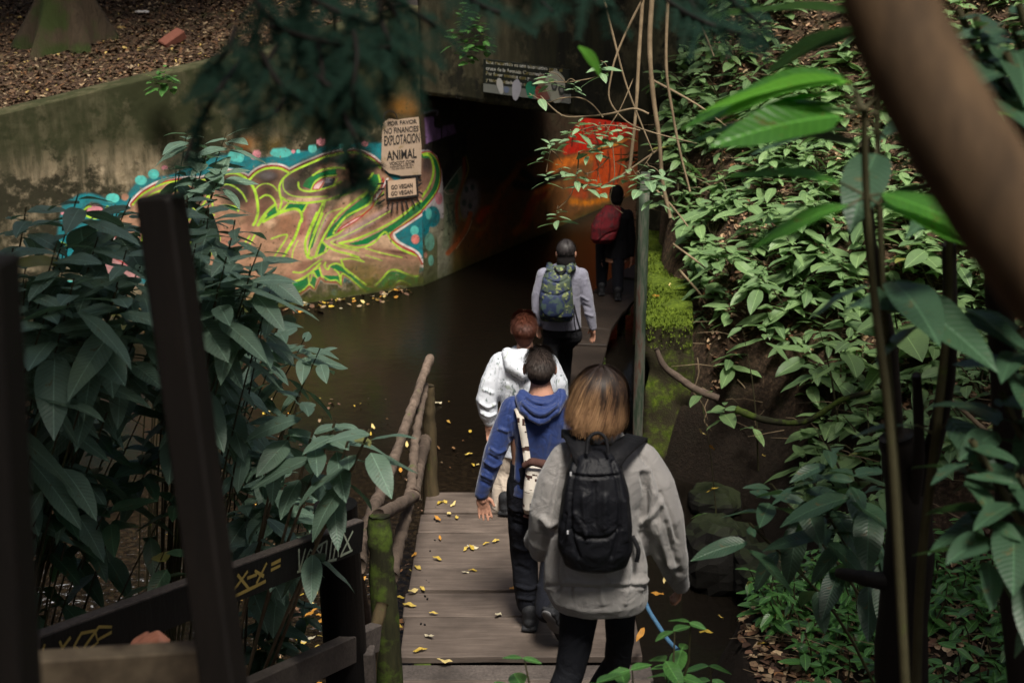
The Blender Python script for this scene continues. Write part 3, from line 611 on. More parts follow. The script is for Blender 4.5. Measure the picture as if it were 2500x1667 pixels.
# tunnel: inner left wall (painted), right wall, ceiling, headwall over the mouth
M['inner'] = concrete('painted tunnel concrete', (.08, .06, .04), (.16, .13, .09), None, True, (.01, .009, .006), .6)
us = np.concatenate([np.arange(0, 1.4, .009), np.arange(1.4, 9.0, .02)]); zs = np.concatenate([np.arange(-1.2, -.75, .05), np.arange(-.75, 1.3, .011), np.linspace(1.3, 1.9, 40)])
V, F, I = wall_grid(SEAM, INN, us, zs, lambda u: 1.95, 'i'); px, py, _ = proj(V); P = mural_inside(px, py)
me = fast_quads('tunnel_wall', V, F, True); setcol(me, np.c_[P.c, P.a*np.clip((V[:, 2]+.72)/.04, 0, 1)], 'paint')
tun = empty('road_tunnel', SEAM, 'low concrete tunnel under the road, dark inside, its left wall painted orange and red', 'tunnel')
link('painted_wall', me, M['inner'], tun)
M['conc'] = concrete('dark blotched concrete', (.04, .034, .018), (.085, .074, .042), None, False, (.007, .007, .004), 1.0)  # dark olive brown concrete with near-black blotches
dH = (RJ-SEAM).normalized(); nH = Vector((-dH.y, dH.x, 0)); LH = (RJ-SEAM).length
mb = MB()
def slab(mb, a, b, off0, off1, z0, z1, n):
    """upright slab along a->b from offset off0 to off1 along n"""
    q = [a+n*off0, b+n*off0, b+n*off1, a+n*off1]; i = len(mb.v)
    for z in (z0, z1):
        for p in q: mb.v.append(Vector((p.x, p.y, z)))
    mb.f += [(i, i+3, i+2, i+1), (i+4, i+5, i+6, i+7)] + [(i+k, i+(k+1) % 4, i+4+(k+1) % 4, i+4+k) for k in range(4)]
def subdiv(me, cuts, amp, fr, seed=1):
    bm = bmesh.new(); bm.from_mesh(me); bmesh.ops.recalc_face_normals(bm, faces=bm.faces)
    for _ in range(cuts): bmesh.ops.subdivide_edges(bm, edges=[e for e in bm.edges if e.calc_length() > .10], cuts=1, use_grid_fill=True)
    bmesh.ops.triangulate(bm, faces=[f for f in bm.faces if len(f.verts) > 4])
    for v in bm.verts: v.co += v.normal*amp*mnoise.fractal(v.co*fr+Vector((seed, 0, 0)), 1, 2, 3)
    bm.to_mesh(me); bm.free(); me.shade_smooth(); return me
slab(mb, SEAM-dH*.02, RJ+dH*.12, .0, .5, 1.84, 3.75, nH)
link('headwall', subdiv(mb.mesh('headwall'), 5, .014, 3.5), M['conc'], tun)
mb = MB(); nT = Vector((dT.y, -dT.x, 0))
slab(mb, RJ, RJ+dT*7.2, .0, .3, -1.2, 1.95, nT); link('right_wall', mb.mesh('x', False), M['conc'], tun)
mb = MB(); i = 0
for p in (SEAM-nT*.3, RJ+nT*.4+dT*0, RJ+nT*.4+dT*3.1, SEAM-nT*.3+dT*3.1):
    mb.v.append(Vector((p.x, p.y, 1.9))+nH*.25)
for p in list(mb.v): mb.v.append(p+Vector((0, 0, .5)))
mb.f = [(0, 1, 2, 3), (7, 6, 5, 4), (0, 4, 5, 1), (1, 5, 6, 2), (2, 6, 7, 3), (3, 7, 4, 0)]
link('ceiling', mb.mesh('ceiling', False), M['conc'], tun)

# weathered slim wall that edges the channel, in line with the view, and the mossy block beside it
k = N('weathered edge'); v = k.mapping((9, 9, 1.1)); n = k.noise(1.8, 7, v, .7)
c = k.ramp(n, [(.30, (.015, .022, .008)), (.45, (.03, .05, .03)), (.55, (.09, .09, .07)), (.63, (.09, .035, .025)), (.72, (.03, .055, .02))])
M['edge'] = k.set(c, .8, .3, k.bump(n, .5, .01))
A0 = W(1545, 1060, 11.75); A0.z = -.8; A1 = Vector((RJ.x+.06, 15.7, -.8)); dd = (A1-A0).normalized(); nn = Vector((dd.y, -dd.x, 0))
mb = MB(); slab(mb, A0, A0+dd*1.1, 0, .085, -1.1, 1.84, nn); slab(mb, A0+dd*1.1, A1, .01, .08, -1.1, .62, nn)
tag(link('channel_wall', subdiv(mb.mesh('x'), 5, .006, 4), M['edge']), 'slim upright edge of the channel wall, weathered green and grey, right of the walkway', 'wall')
k = N('moss on concrete'); n = k.noise(7, 8, rough=.7); g = k.geo(); nz = k.sep(g.outputs['Normal'])[2]
mo = k.ramp(k.noise(30, 6, rough=.7), [(.3, (.022, .036, .005)), (.5, (.06, .092, .009)), (.75, (.15, .20, .022))])
co = k.mix(n, (.02, .018, .01), (.06, .05, .028)); mk = k.mr(k.math('ADD', k.math('MULTIPLY', nz, .30), k.math('MULTIPLY', n, 1.3)), .60, .86)
M['moss'] = k.set(k.mix(mk, co, mo), .95, .15, k.bump(k.noise(90, 5), .8, .012))
mb = MB(); Q = W(1672, 790, 11.95); b0 = A0+nn*.09; b0 = b0+dd*.18
slab(mb, b0, b0+dd*5.2, 0, .40, -1.0, .66, nn)
link_o = link('mossy_block', subdiv(mb.mesh('x'), 6, .06, 2.6, 4), M['moss'])
tag(link_o, 'thick concrete block with a bright moss covered top beside the slim wall', 'wall')
# moss tufts on the block
bmv = []; bmf = []
for i in range(7000):
    t = R.random()*4.6; s_ = R.random()*.40; p = b0+dd*(t**1.0)+nn*s_; z = .66 if R.random() < .93 else .66-R.random()**2*.22
    if z < .66: p = b0+nn*s_-dd*.015 if R.random() < .6 else b0+dd*t+nn*.41
    a = R.random()*6.28; h = .012+R.random()*.022; w = .004+.004*R.random(); d = Vector((math.cos(a), math.sin(a), 0)); e = Vector((-d.y, d.x, 0))
    q = Vector((p.x, p.y, z)); j = len(bmv); bmv += [q-d*w, q+d*w, q+e*h*.5+Vector((0, 0, h*.9))]; bmf.append((j, j+1, j+2))
k = N('moss blades'); M['mossb'] = k.set(k.mix(k.noise(5, 4), (.03, .05, .006), (.15, .21, .022)), .9, .1)
link('moss', fast_quads('moss', [tuple(x) for x in bmv], bmf), M['mossb'], link_o, world_at=(0, 0, 0))['kind'] = 'stuff'
def leafy_patch(): pass

# ------------------------------------------------------------------ ground
def sst(a, b, x): t = np.clip((x-a)/(b-a), 0, 1); return t*t*(3-2*t)
def Hn(x, y):
    x = np.asarray(x, float); y = np.asarray(y, float)
    bed = -1.0+.10*np_noise(x*1.1, y*1.1, None, 2, 3)
    xt = np.interp(y, [4, 7, 8.3, 9.2, 11, 12, 16, 30], [1.0, 1.1, 1.3, 1.9, 1.95, 1.2, 1.55, 2.6])
    d = x-xt
    near = sst(9.0, 8.0, y)                                     # leafy shelf on the right of the deck
    shelf = -.25+.22*np.clip(d, 0, 9)+.42*np.clip(d-2.2, 0, 20)
    bank = -.75+.95*np.clip(d, 0, .8)/.8*1.0+.62*np.clip(d-.5, 0, 4)+.45*np.clip(d-4.5, 0, 30)+.45*sst(11.3, 12.3, y)+.42*np.clip(y-12.2, 0, 4.6)+.55*sst(13.3, 15.6, y)+.30*np.clip(y-16.8, 0, 30)
    right = bank*(1-near)+shelf*near
    m = sst(-.25, .25, d); z = bed*(1-m)+right*m
    # stair slope towards the camera
    ramp = np.clip((6.7-y)*.5-.45, -1, 2.35); mr = sst(7.3, 6.3, y)*sst(-2.6, -1.4, x)
    z = np.maximum(z, ramp*mr+(-1.2)*(1-mr))
    # left bank away from the stream, high ground under and behind the camera
    lb = -1.0+.8*np.clip(-4.6-.28*(y-9)-x, 0, 30); z = np.maximum(z, np.where(y < 15, lb, -1.0))
    back = sst(4.5, .5, y)*2.35-1.0*(1-sst(4.5, .5, y)); z = np.maximum(z, back+.25*np.clip(np.abs(x)-3, 0, 20)*sst(3, 0, y))
    return z+.05*np_noise(x*2.3, y*2.3, None, 6, 3)*(z > -.6)+.16*np_noise(x*.8, y*.8, None, 9, 2)*(z > -.3)+.11*np_noise(x*4.2, y*4.2, None, 13, 3)*(z > -.5)*(x > 1.2)*(y > 8)
def H(x, y): return float(Hn(np.array([x]), np.array([y]))[0])
xs = np.concatenate([np.linspace(-60, -8, 30), np.arange(-7.9, 8, .085), np.linspace(8.1, 60, 40)]); ys = np.concatenate([np.linspace(-40, 0, 24), np.arange(.2, 23, .085), np.linspace(23.2, 110, 40)])
XX, YY = np.meshgrid(xs, ys, indexing='ij'); ZZ = Hn(XX, YY)
# keep the ground out of the tunnel and below the upper left slope
rel = (XX-SEAM.x)*nH.x+(YY-SEAM.y)*nH.y; low = (rel > -.3) & (XX < RJ.x+.15+(YY-RJ.y)*dT.x/dT.y) & (YY > 13); ZZ = np.where(low, -1.1, ZZ)
relW = (XX-SEAM.x)*nW.x+(YY-SEAM.y)*nW.y; ZZ = np.where((relW > -.15) & (XX < SEAM.x+.5), -1.1, ZZ)
ZZ = np.where((YY > 11.6) & (XX > 0) & (XX < 1.28+.1*(YY-11.75)) & (YY < 16), -1.05, ZZ)
i = np.arange(XX.size).reshape(XX.shape)
k = N('forest soil'); n = k.noise(3, 9, rough=.7); n2 = k.noise(26, 7, rough=.75); x, y, z = k.sep()
c = k.ramp(n2, [(.3, (.012, .008, .005)), (.48, (.045, .028, .017)), (.6, (.12, .075, .045)), (.7, (.26, .18, .11))])
c = k.mix(k.mr(n, .52, .66, 0, .7), c, (.028, .036, .010)); c = k.mix(k.mr(k.math('ADD', z, k.math('MULTIPLY', n, .5)), .1, .95, .92, 0), c, (.014, .010, .007))  # low soil near black: wet mud, plus the hollow's shade in the colour
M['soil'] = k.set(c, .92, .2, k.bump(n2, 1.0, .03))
V = np.stack([XX, YY, ZZ], -1).reshape(-1, 3); F = np.stack([i[:-1, :-1], i[1:, :-1], i[1:, 1:], i[:-1, 1:]], -1).reshape(-1, 4)
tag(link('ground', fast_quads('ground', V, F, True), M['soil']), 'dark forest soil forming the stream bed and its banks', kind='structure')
# upper left slope behind the wing wall
uu = np.concatenate([np.arange(-.25, 9.4, .12), np.linspace(9.6, 60, 30)]); tt = np.concatenate([np.arange(.12, 9, .12), np.linspace(9.2, 90, 40)])
def slopeP(u, t):
    u = np.asarray(u, float); t = np.asarray(t, float)
    base = np.interp(u, [-5, -3.2, 0, .5, 1.97, 3.4, 5.1, 8, 12, 60], [3.85, 3.8, 3.2, 2.84, 2.47, 2.25, 1.95, 1.52, 1.0, 1.0])
    z = base-.02+.15*np.clip(t-.3, 0, 99)+.07*np_noise(u*.9, t*.9, None, 4, 3)*sst(.3, 1.5, t)+.04*np.clip(t-8, 0, 99)
    return SEAM.x+dW.x*u+nW.x*t, SEAM.y+dW.y*u+nW.y*t, z
UU, TT = np.meshgrid(uu, tt, indexing='ij'); X_, Y_, Z_ = slopeP(UU, TT); i = np.arange(X_.size).reshape(X_.shape)
V = np.stack([X_, Y_, Z_], -1).reshape(-1, 3); F = np.stack([i[:-1, :-1], i[:-1, 1:], i[1:, 1:], i[1:, :-1]], -1).reshape(-1, 4)
tag(link('hillside', fast_quads('hillside', V, F, True), M['soil']), 'leaf strewn slope above the graffiti wall', kind='structure')

# water
k = N('stream water'); x, y, z = k.sep(); v = k.mapping((1, 1, 1)); n1 = k.noise(2.2, 5, v, .6, .6); n2 = k.noise(11, 5, k.mapping((1, 1.5, 1)), .65, .5)
rif = k.math('MULTIPLY', k.mr(y, 10.8, 9.4), k.mr(x, -.9, -1.8)); inn = k.mr(y, 15.5, 18)
fo = k.noise(9, 8, k.mapping((1.0, 1.9, 1)), .72, 1.2); foam_glint = k.math('MULTIPLY', k.mr(fo, .60, .68), rif)  # white riffle patches: foam, and sky glints painted into the colour
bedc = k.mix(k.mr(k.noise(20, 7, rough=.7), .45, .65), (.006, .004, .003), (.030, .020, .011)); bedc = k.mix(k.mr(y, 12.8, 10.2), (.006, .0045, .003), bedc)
bedc = k.mix(k.mr(x, .6, .9), bedc, (.010, .008, .006)); c = k.mix(foam_glint, bedc, (.62, .64, .68))
h = k.math('ADD', k.math('MULTIPLY', n1, .35), k.math('MULTIPLY', k.math('ADD', k.math('MULTIPLY', rif, 1.8), k.math('ADD', k.math('MULTIPLY', inn, .9), .12)), n2))
M['water'] = k.set(c, k.mr(foam_glint, 0, 1, .10, .6), .12, k.bump(h, .30, .05)); k.p.inputs['IOR'].default_value = 1.33
xs = np.arange(-14, 5.2, .12); ys = np.arange(4.0, 25, .12); XX, YY = np.meshgrid(xs, ys, indexing='ij')
rr = sst(10.8, 9.2, YY)*sst(-.8, -1.8, XX); ZZ = -.70+.028*rr*np_noise(XX*3.2, YY*4.5, None, 21, 3)
i = np.arange(XX.size).reshape(XX.shape); V = np.stack([XX, YY, ZZ], -1).reshape(-1, 3)
F = np.stack([i[:-1, :-1], i[1:, :-1], i[1:, 1:], i[:-1, 1:]], -1).reshape(-1, 4)
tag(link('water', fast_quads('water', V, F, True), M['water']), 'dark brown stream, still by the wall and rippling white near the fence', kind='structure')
mb = MB(); q = [SEAM+nH*.5-dH*.2, RJ+dH*.1+nH*.5, RJ+dH*.1+nH*.5+dT*2, RJ+dH*.1+nH*.5+dT*2.2, SEAM+nH*.5-dH*.2+dT*2.2]
for z in (2.5, 3.3):
    for p in q: mb.v.append(Vector((p.x, p.y, z)))
mb.f = [(4, 3, 2, 1, 0), (5, 6, 7, 8, 9)]+[(j, (j+1) % 5, 5+(j+1) % 5, 5+j) for j in range(5)]
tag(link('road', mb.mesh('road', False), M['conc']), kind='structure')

# ------------------------------------------------------------------ footbridge, stairs, walkway
br = empty('footbridge', (0.05, 8.4, 0), 'plank footbridge deck strewn with yellow leaves, crossing towards the tunnel', 'footbridge')
edges = [7.34, 7.84, 8.17, 8.50, 9.06, 9.38, 9.76]
for a, b in zip(edges, edges[1:]):
    w = b-a-.022; jl = .02*R.uniform(-1, 1); sk = .012*R.uniform(-1, 1)
    mb = MB(); mb.box((0, 0, 0), (.70+.02*R.random(), w/2, .022), None, .005)
    me = mb.mesh('plank', False); bm = bmesh.new(); bm.from_mesh(me)
    bmesh.ops.subdivide_edges(bm, edges=[e for e in bm.edges if abs(e.verts[0].co.x-e.verts[1].co.x) > .5], cuts=14)
    for v in bm.verts: v.co.z += .006*mnoise.noise(Vector((v.co.x*2.5, a*9, 0))); v.co.y += .003*mnoise.noise(Vector((v.co.x*6, a*7, v.co.y*20)))
    bm.to_mesh(me); bm.free()
    o = link('plank', me, M['deckwood'], br, world_at=(.05+jl-.05, (a+b)/2-8.4, -.022+.016*R.uniform(-.5, .5))); o.rotation_euler = (0, 0, sk)
mb = MB(); mb.beam((-.74, 7.205, -.055), (.80, 7.205, -.055), .17, .07, bev=.012); me_ = mb.mesh('b', False); link('beam', me_, M['railwood'], br)
mb = MB(); mb.beam((-.70, 7.00, -.03), (.78, 7.00, -.03), .20, .045); link('plank', mb.mesh('b', False), M['deckwood'], br)
for j_, (a, b) in enumerate(zip(edges, edges[1:])):
    mb = MB()
    for x_ in (-.55, -.53, .60, .63): yy = (a+b)/2+R.uniform(-.3, .3)*(b-a); mb.tube([(x_+R.uniform(-.01, .01), yy, -.01), (x_, yy, .0035)], .006, 7)
    link('nails', mb.mesh('nails', False), M['blackpost'], br)['kind'] = 'stuff'
for x in (-.52, .62):
    mb = MB(); mb.beam((x, 6.9, -.13), (x, 9.78, -.13), .1, .16); link('beam', mb.mesh('beam', False), M['mosslog'], br)
mb = MB(); mb.tube([(-.72, 6.96, -.05), (.2, 6.98, -.045), (.85, 6.96, -.05)], .055, 9, jit=.1); link('end_log', mb.mesh('l'), M['railwood'], br)
st = empty('staircase', (0, 5, 0), 'wooden steps climbing from the footbridge deck towards the camera', 'stairs')
for i in range(17):
    y0 = 6.80-.30*i; z = .02+.15*i if i else -.02
    mb = MB(); mb.beam((-.72, y0-.14, z-.03), (.78, y0-.14, z-.03), .29, .05); link('tread', mb.mesh('t', False), M['deckwood'], st)
    if i: mb = MB(); mb.beam((-.70, y0-.012, z-.13), (.76, y0-.012, z-.13), .02, .13); link('riser', mb.mesh('t', False), M['railwood'], st)
wk = empty('walkway', (.5, 12, -.35), 'low narrow boards leading from the footbridge into the tunnel', 'walkway')
cl = [(.12, 9.85), (.22, 11.0), (.42, 12.4), (.62, 13.8), (.85, 15.4), (1.35, 17.0), (2.1, 18.4)]
def clp(y): return float(np.interp(y, [c[1] for c in cl], [c[0] for c in cl]))
y = 9.82; first = True
while y < 18.2:
    L_ = R.uniform(.55, .85); z = -.35+R.uniform(-.012, .012); 
    mb = MB(); mb.beam((clp(y), y, z), (clp(y+L_), y+L_, z), .58, .045, bev=.005); link('board', mb.mesh('b', False), M['shadewood'], wk); y += L_+.025
for yy in (10.2, 12.2, 14.2, 16.2):
    mb = MB(); mb.beam((clp(yy)-.3, yy, -.42), (clp(yy)+.3, yy, -.42), .1, .09); mb.tube([(clp(yy)-.2, yy, -1.1), (clp(yy)-.2, yy, -.45)], .05, 7); mb.tube([(clp(yy)+.2, yy, -1.1), (clp(yy)+.2, yy, -.45)], .05, 7); link('trestle', mb.mesh('t', False), M['mosslog'], wk)
mb = MB(); mb.beam((-.4, 9.84, -.17), (.7, 9.84, -.17), .12, .1); link('step', mb.mesh('s', False), M['mosslog'], wk)

def path3(lst, D0, D1):
    n = len(lst); return [W(*DW(*p), D0+(D1-D0)*i/(n-1)) for i, p in enumerate(lst)]
# log handrail
lh = empty('log_handrail', W(*DW(985, 1140), 9.6), 'handrail of rough bark logs along the left edge of the footbridge', 'handrail')
def part_tube(name, pts, rad, mat, parent, n=10, jit=.16, cap=True, rough=0):
    P_ = [Vector(p) for p in cr([tuple(p) for p in pts], 16 if rough else 5)]; m = len(P_)
    rr = [rad]*m if not isinstance(rad, (tuple, list)) else [rad[0]+(rad[1]-rad[0])*i/(m-1) for i in range(m)]
    mb = MB(); mb.tube(P_, rr, n, cap, jit=jit); me = mb.mesh(name)
    if rough: roughen(me, rough, 16, rad[0] if isinstance(rad, (tuple, list)) else rad); roughen(me, rough*.6, 45)
    return link(name, me, mat, parent)
part_tube('rail', path3([(988, 822), (940, 955), (893, 1085), (850, 1190), (822, 1300)], 9.75, 6.25), (.030, .040), M['log'], lh, 14, .10, True, .011)
part_tube('rail', path3([(978, 885), (962, 960), (950, 1050), (943, 1135), (920, 1230), (900, 1325)], 9.62, 6.75), (.025, .036), M['log'], lh, 14, .10, True, .011)
part_tube('brace', path3([(975, 1012), (958, 1080), (948, 1138)], 9.62, 7.9), (.05, .045), M['log'], lh, 14, .10, True, .011)
part_tube('brace', path3([(950, 1138), (915, 1160), (868, 1186)], 7.9, 6.6), (.035, .035), M['log'], lh, 14, .10, True, .011)
part_tube('post', [W(*DW(983, 885), 9.72), W(*DW(986, 1000), 9.72), Vector((W(*DW(992, 1140), 9.72).x, 9.72, -.8))], (.042, .062), M['lichenlog'], lh, 14, .10, True, .011)
g0 = W(*DW(872, 1185), 6.45); part_tube('post', [g0, W(*DW(880, 1350), 6.4), Vector((W(*DW(915, 1568), 6.4).x, 6.35, -.7))], (.056, .074), M['mosslog'], lh, 18, .05, True, .012)
part_tube('post', [W(*DW(818, 1300), 6.6), Vector((W(*DW(900, 1568), 6.7).x, 6.7, -.5))], (.03, .05), M['log'], lh)
# timber railing beside the stairs
rl = empty('stair_railing', W(*DW(800, 1500), 6), 'dark timber railing beside the steps, its board scrawled with pale graffiti letters', 'railing')
bt = W(*DW(770, 1158), 5.85); mb = MB(); mb.tube([Vector((bt.x+.02, 5.85, -.9)), Vector((bt.x+.03, 5.85, .5)), bt], [.1, .1, .098], 20); link('post', mb.mesh('p'), M['blackpost'], rl)
a = W(*DW(822, 1228), 5.72); b = W(*DW(78, 1508), 3.85); board_ax = (b-a).normalized()
mb = MB(); ydir = Vector((0, 0, 1)).cross(board_ax).normalized(); mb.beam(a, b, .045, .145); link('board', mb.mesh('b', False), M['railwood'], rl)
fz = board_ax.cross(ydir)
# paint the vertical face black: a thin board skin
nside = ydir if (ydir.y < 0) else -ydir
upv = Vector((0, 0, 1))-board_ax*board_ax.z; upv.normalize()
mb = MB(); mb.beam(a+nside*.0245-upv*.003, b+nside*.0245-upv*.003, .003, .134, bev=0.0); link('face', mb.mesh('b', False), M['blackpost'], rl)
M['tagw'] = m_flat('pale green paint marker', (.42, .48, .36), .7); M['tagy'] = m_flat('ochre paint marker', (.34, .25, .07), .7)
BL = (b-a).length
def onboard(u, h): return a+board_ax*u+upv*(h-.0)+nside*.0275
def scrawl(strokes, mat, u0, sc, w, parent):
    for s_ in strokes:
        mb = MB(); pts = [onboard(u0-x*sc[0], (y-.5)*sc[1])+nside*R.uniform(0, .0015) for x, y in s_]; L_, R_ = [], []
        for k_, p in enumerate(pts):
            d = (pts[min(k_+1, len(pts)-1)]-pts[max(k_-1, 0)]).normalized(); e = d.cross(nside).normalized()*w*R.uniform(.8, 1.2); mb.v += [p-e, p+e]
        for k_ in range(len(pts)-1): mb.f.append((2*k_, 2*k_+2, 2*k_+3, 2*k_+1))
        link('lettering', mb.mesh('g', False), mat, parent)
# K O S T A X written up the board (left to right in view = towards a)
gl = [[(0, 1), (.12, 0)], [(.12, 0), (.35, .9)], [(.55, .2), (.45, .5), (.6, .8), (.8, .6), (.75, .3), (.55, .2)], [(1.2, .85), (.95, .7), (1.15, .45), (.95, .2)], [(1.05, .0), (1.25, .8)], [(1.0, .8), (1.5, .9)], [(1.45, .1), (1.5, .9)], [(1.7, .05), (1.75, .9)], [(1.9, 0), (2.05, .95), (2.2, 0)], [(1.9, .4), (2.3, .45)], [(2.4, .95), (2.9, .1)], [(2.35, .05), (2.95, .9)], [(0, .05), (1.0, -.05)], [(1.6, 0), (2.1, -.08)], [(2.3, .0), (3.0, .05)]]
scrawl(gl, M['tagw'], .56, (.155, .10), .0055, rl)
gy = [[(0, .3), (.5, .9)], [(.1, .9), (.6, .1)], [(.0, .0), (1.3, .15)], [(.9, .2), (1.3, .95)], [(.8, .8), (1.2, .4)], [(1.5, .8), (1.9, .85)], [(1.5, .55), (1.9, .6)], [(.5, .6), (.9, .6)]]
scrawl(gy, M['tagy'], 1.02, (.17, .09), .0065, rl)
gy2 = [[(0, .4), (.5, .5)], [(.1, .65), (.6, .7)], [(.9, 0), (1.1, 1)], [(1.2, .1), (1.8, .9)], [(1.5, .9), (1.7, .2)], [(1.9, .5), (2.1, .9), (2.5, .8), (2.6, .3), (2.2, .1), (1.9, .5)], [(2.2, .3), (2.6, .9), (3.0, .7)], [(2.6, .4), (3.0, .5)]]
scrawl(gy2, M['tagy'], 2.25, (.17, .085), .005, rl)
mb = MB(); c0 = W(*DW(862, 1462), 6.0); c1 = W(*DW(560, 1600), 5.0); mb.beam(c0, c1, .06, .13); link('lower_board', mb.mesh('b', False), M['railwood'], rl)
part_tube('strut', [W(*DW(878, 1385), 6.15), W(*DW(858, 1470), 6.05), W(*DW(850, 1580), 6.0)], .03, M['lichenlog'], rl)
mb = MB(); p0 = W(*DW(835, 1500), 5.85); mb.beam(p0+Vector((0, 0, .02)), Vector((p0.x, 5.85, -.9)), .1, .09, up=(0, 1, 0)); link('post', mb.mesh('b', False), M['railwood'], rl)
# near posts
mb = MB(); t0 = W(*DW(368, 447), 2.25); b0_ = W(*DW(515, 1568), 2.15); dn = (b0_-t0); b1_ = t0+dn*1.55
mb.beam(t0, b1_, .064, .060, up=(.25, 1, 0), bev=.006); np_ = tag(link('fence_post', mb.mesh('p', False), M['darkwood']), 'tall dark square timber post leaning in the left foreground, out of focus', 'post')
mb = MB(); mb.beam(W(*DW(-52, 590), 1.5), W(*DW(25, 1900), 1.45), .07, .07, up=(0, 1, 0)); tag(link('fence_post', mb.mesh('p', False), M['darkwood']), 'blurred dark post cut off by the left edge of the picture', 'post')
k = N('close brown rail'); M['closerail'] = k.set(k.mix(k.mr(k.noise(7, 6), .4, .65), (.035, .024, .016), (.15, .115, .075)), .75, .2, k.bump(k.noise(30, 6), .5, .004))
mb = MB(); mb.beam(W(*DW(20, 1555), 2.35), W(*DW(540, 1520), 2.5), .05, .085); tag(link('fence_rail', mb.mesh('p', False), M['closerail']), 'blurred brown wooden rail along the bottom left edge, under the fingers', 'rail')

# leaning trunk, top right
k = N('smooth bark'); v = k.mapping((22, 22, 4)); n = k.noise(1, 8, v, .7)
M['bark'] = k.set(k.mix(k.mr(n, .35, .65), (.042, .026, .014), (.125, .077, .040)), .8, .25, k.bump(n, .7, .006))
tp = [W(*DW(2010, -160), 1.12), W(*DW(2050, 20), 1.10), W(*DW(2130, 200), 1.08), W(*DW(2235, 380), 1.06), W(*DW(2400, 620), 1.04), W(*DW(2600, 830), 1.02), W(*DW(2900, 1250), 1.0), Vector((.62, .95, 2.3))]
tl = empty('leaning_tree', (.62, .95, 2.3), 'thick leaning trunk crossing the top right corner very near, out of focus', 'tree')
part_tube('trunk', tp, (.034, .046), M['bark'], tl, 18, .03)

# big trunk on the upper left slope, brick fragment, litter pieces
k = N('tree bark'); v = k.mapping((7, 7, 1.2)); n = k.noise(2, 9, v, .75)
M['treebark'] = k.set(k.mix(k.mr(k.noise(2.5, 5), .45, .6), k.mix(n, (.02, .015, .010), (.09, .065, .04)), (.032, .045, .012)), .9, .2, k.bump(n, 1.0, .04))
def bigtree(name, base, r, h, label, roots=7, lean=(0, 0), group=None):
    t = empty(name, base, label, 'tree', group); mb = MB(); bz = Vector(base); pts = []; rad = []
    for i in range(12):
        f = i/11; pts.append(bz+Vector((lean[0]*f*h, lean[1]*f*h, -.35+f*h))); rad.append(r*(1.0+1.0*math.exp(-f*h/.35))*(1-.45*f))
    n = 26; prev = None
    for j, (p, rr_) in enumerate(zip(pts, rad)):
        idx = []
        for q in range(n):
            an = 2*math.pi*q/n; fl = 1+.28*math.exp(-j*h/11/.6)*math.cos(an*roots+1)+.08*mnoise.noise(Vector((math.cos(an)*1.5, math.sin(an)*1.5, p.z*.8+base[0])))
            idx.append(len(mb.v)); mb.v.append(p+Vector((math.cos(an), math.sin(an), 0))*rr_*fl)
        if prev: mb.bridge(prev, idx)
        prev = idx
    link('trunk', mb.mesh('trunk'), M['treebark'], t); return t
def slope_at(px, py):
    """where the sight line of a photo pixel meets the upper left slope"""
    d = ray(px, py); p = Vector((0, 0, CAMH))
    for s_ in np.arange(14, 40, .04):
        q = p+d*s_; relq = (q.x-SEAM.x)*nW.x+(q.y-SEAM.y)*nW.y; u = (q.x-SEAM.x)*dW.x+(q.y-SEAM.y)*dW.y
        if relq > .1 and q.z < float(slopeP(u, relq)[2]): return q
    return p+d*22
bigtree('forest_tree', slope_at(170, 95), .36, 9, 'mossy tree trunk with flared roots on the slope in the top left corner')
M['brick'] = m_flat('red brick', (.16, .055, .035), .9)
q = slope_at(*DW(397, 104)); mb = MB(); mb.box((0, 0, 0), (.16, .08, .06), None, .012); o = tag(link('brick', mb.mesh('b', False), M['brick'], world_at=q+Vector((0, 0, .07))), 'reddish brick fragment lying on the leaf litter above the wall', 'brick'); o.rotation_euler = (.3, -.5, .7)
M['whitep'] = m_flat('white paper', (.75, .72, .68), .6)
q = slope_at(*DW(330, 35)); mb = MB(); 
for i in range(3): mb.ell((.05*i-.05, .02*math.sin(i*2), 0), (.07, .035, .02), Matrix.Rotation(i*.9, 3, 'Z'), 9, 6)
tag(link('litter_scrap', mb.mesh('s'), M['whitep'], world_at=q+Vector((0, 0, .04))), 'scrap of crumpled white paper on the slope near the big trunk', 'litter')

# rocks by the deck
k = N('mossy rock'); n = k.noise(5, 8, rough=.7); g = k.geo(); nz = k.sep(g.outputs['Normal'])[2]
M['rock'] = k.set(k.mix(k.mr(k.math('ADD', nz, n), .85, 1.4), (.010, .009, .007), (.020, .028, .008)), .75, .35, k.bump(n, .7, .02))
def rock(P_, r, label, seed):
    mb = MB(); mb.ell((0, 0, 0), r, Matrix.Rotation(seed, 3, 'Z'), 22, 14); me = mb.mesh('rock', False)
    for v in me.vertices:
        f = 1+.34*mnoise.noise(v.co*3.6+Vector((seed*5, 0, 0)))+.14*mnoise.noise(v.co*9); v.co *= f; v.co = Vector((max(-r[0]*.8, min(r[0]*.85, v.co.x)), v.co.y, v.co.z))
    rq = random.Random(seed)
    for _ in range(9):
        n_ = Vector((rq.uniform(-1, 1), rq.uniform(-1, 1), rq.uniform(-.2, 1))).normalized(); lim = rq.uniform(.60, .80)*(abs(n_.x)*r[0]+abs(n_.y)*r[1]+abs(n_.z)*r[2])
        for v in me.vertices:
            dq = v.co.dot(n_)-lim
            if dq > 0: v.co -= n_*dq*.92
    for v in me.vertices: v.co += v.co.normalized()*.02*mnoise.noise(v.co*16)
    tag(link('rock', me, M['rock'], world_at=P_), label, 'rock')
rock(G(*DW(1665, 1275), -.5), (.36, .30, .30), 'large dark mossy rock just right of the footbridge', 1.3)
rock(G(*DW(1640, 1150), -.62), (.26, .22, .12), 'smaller dark rock behind the large mossy one by the bridge', 2.6)
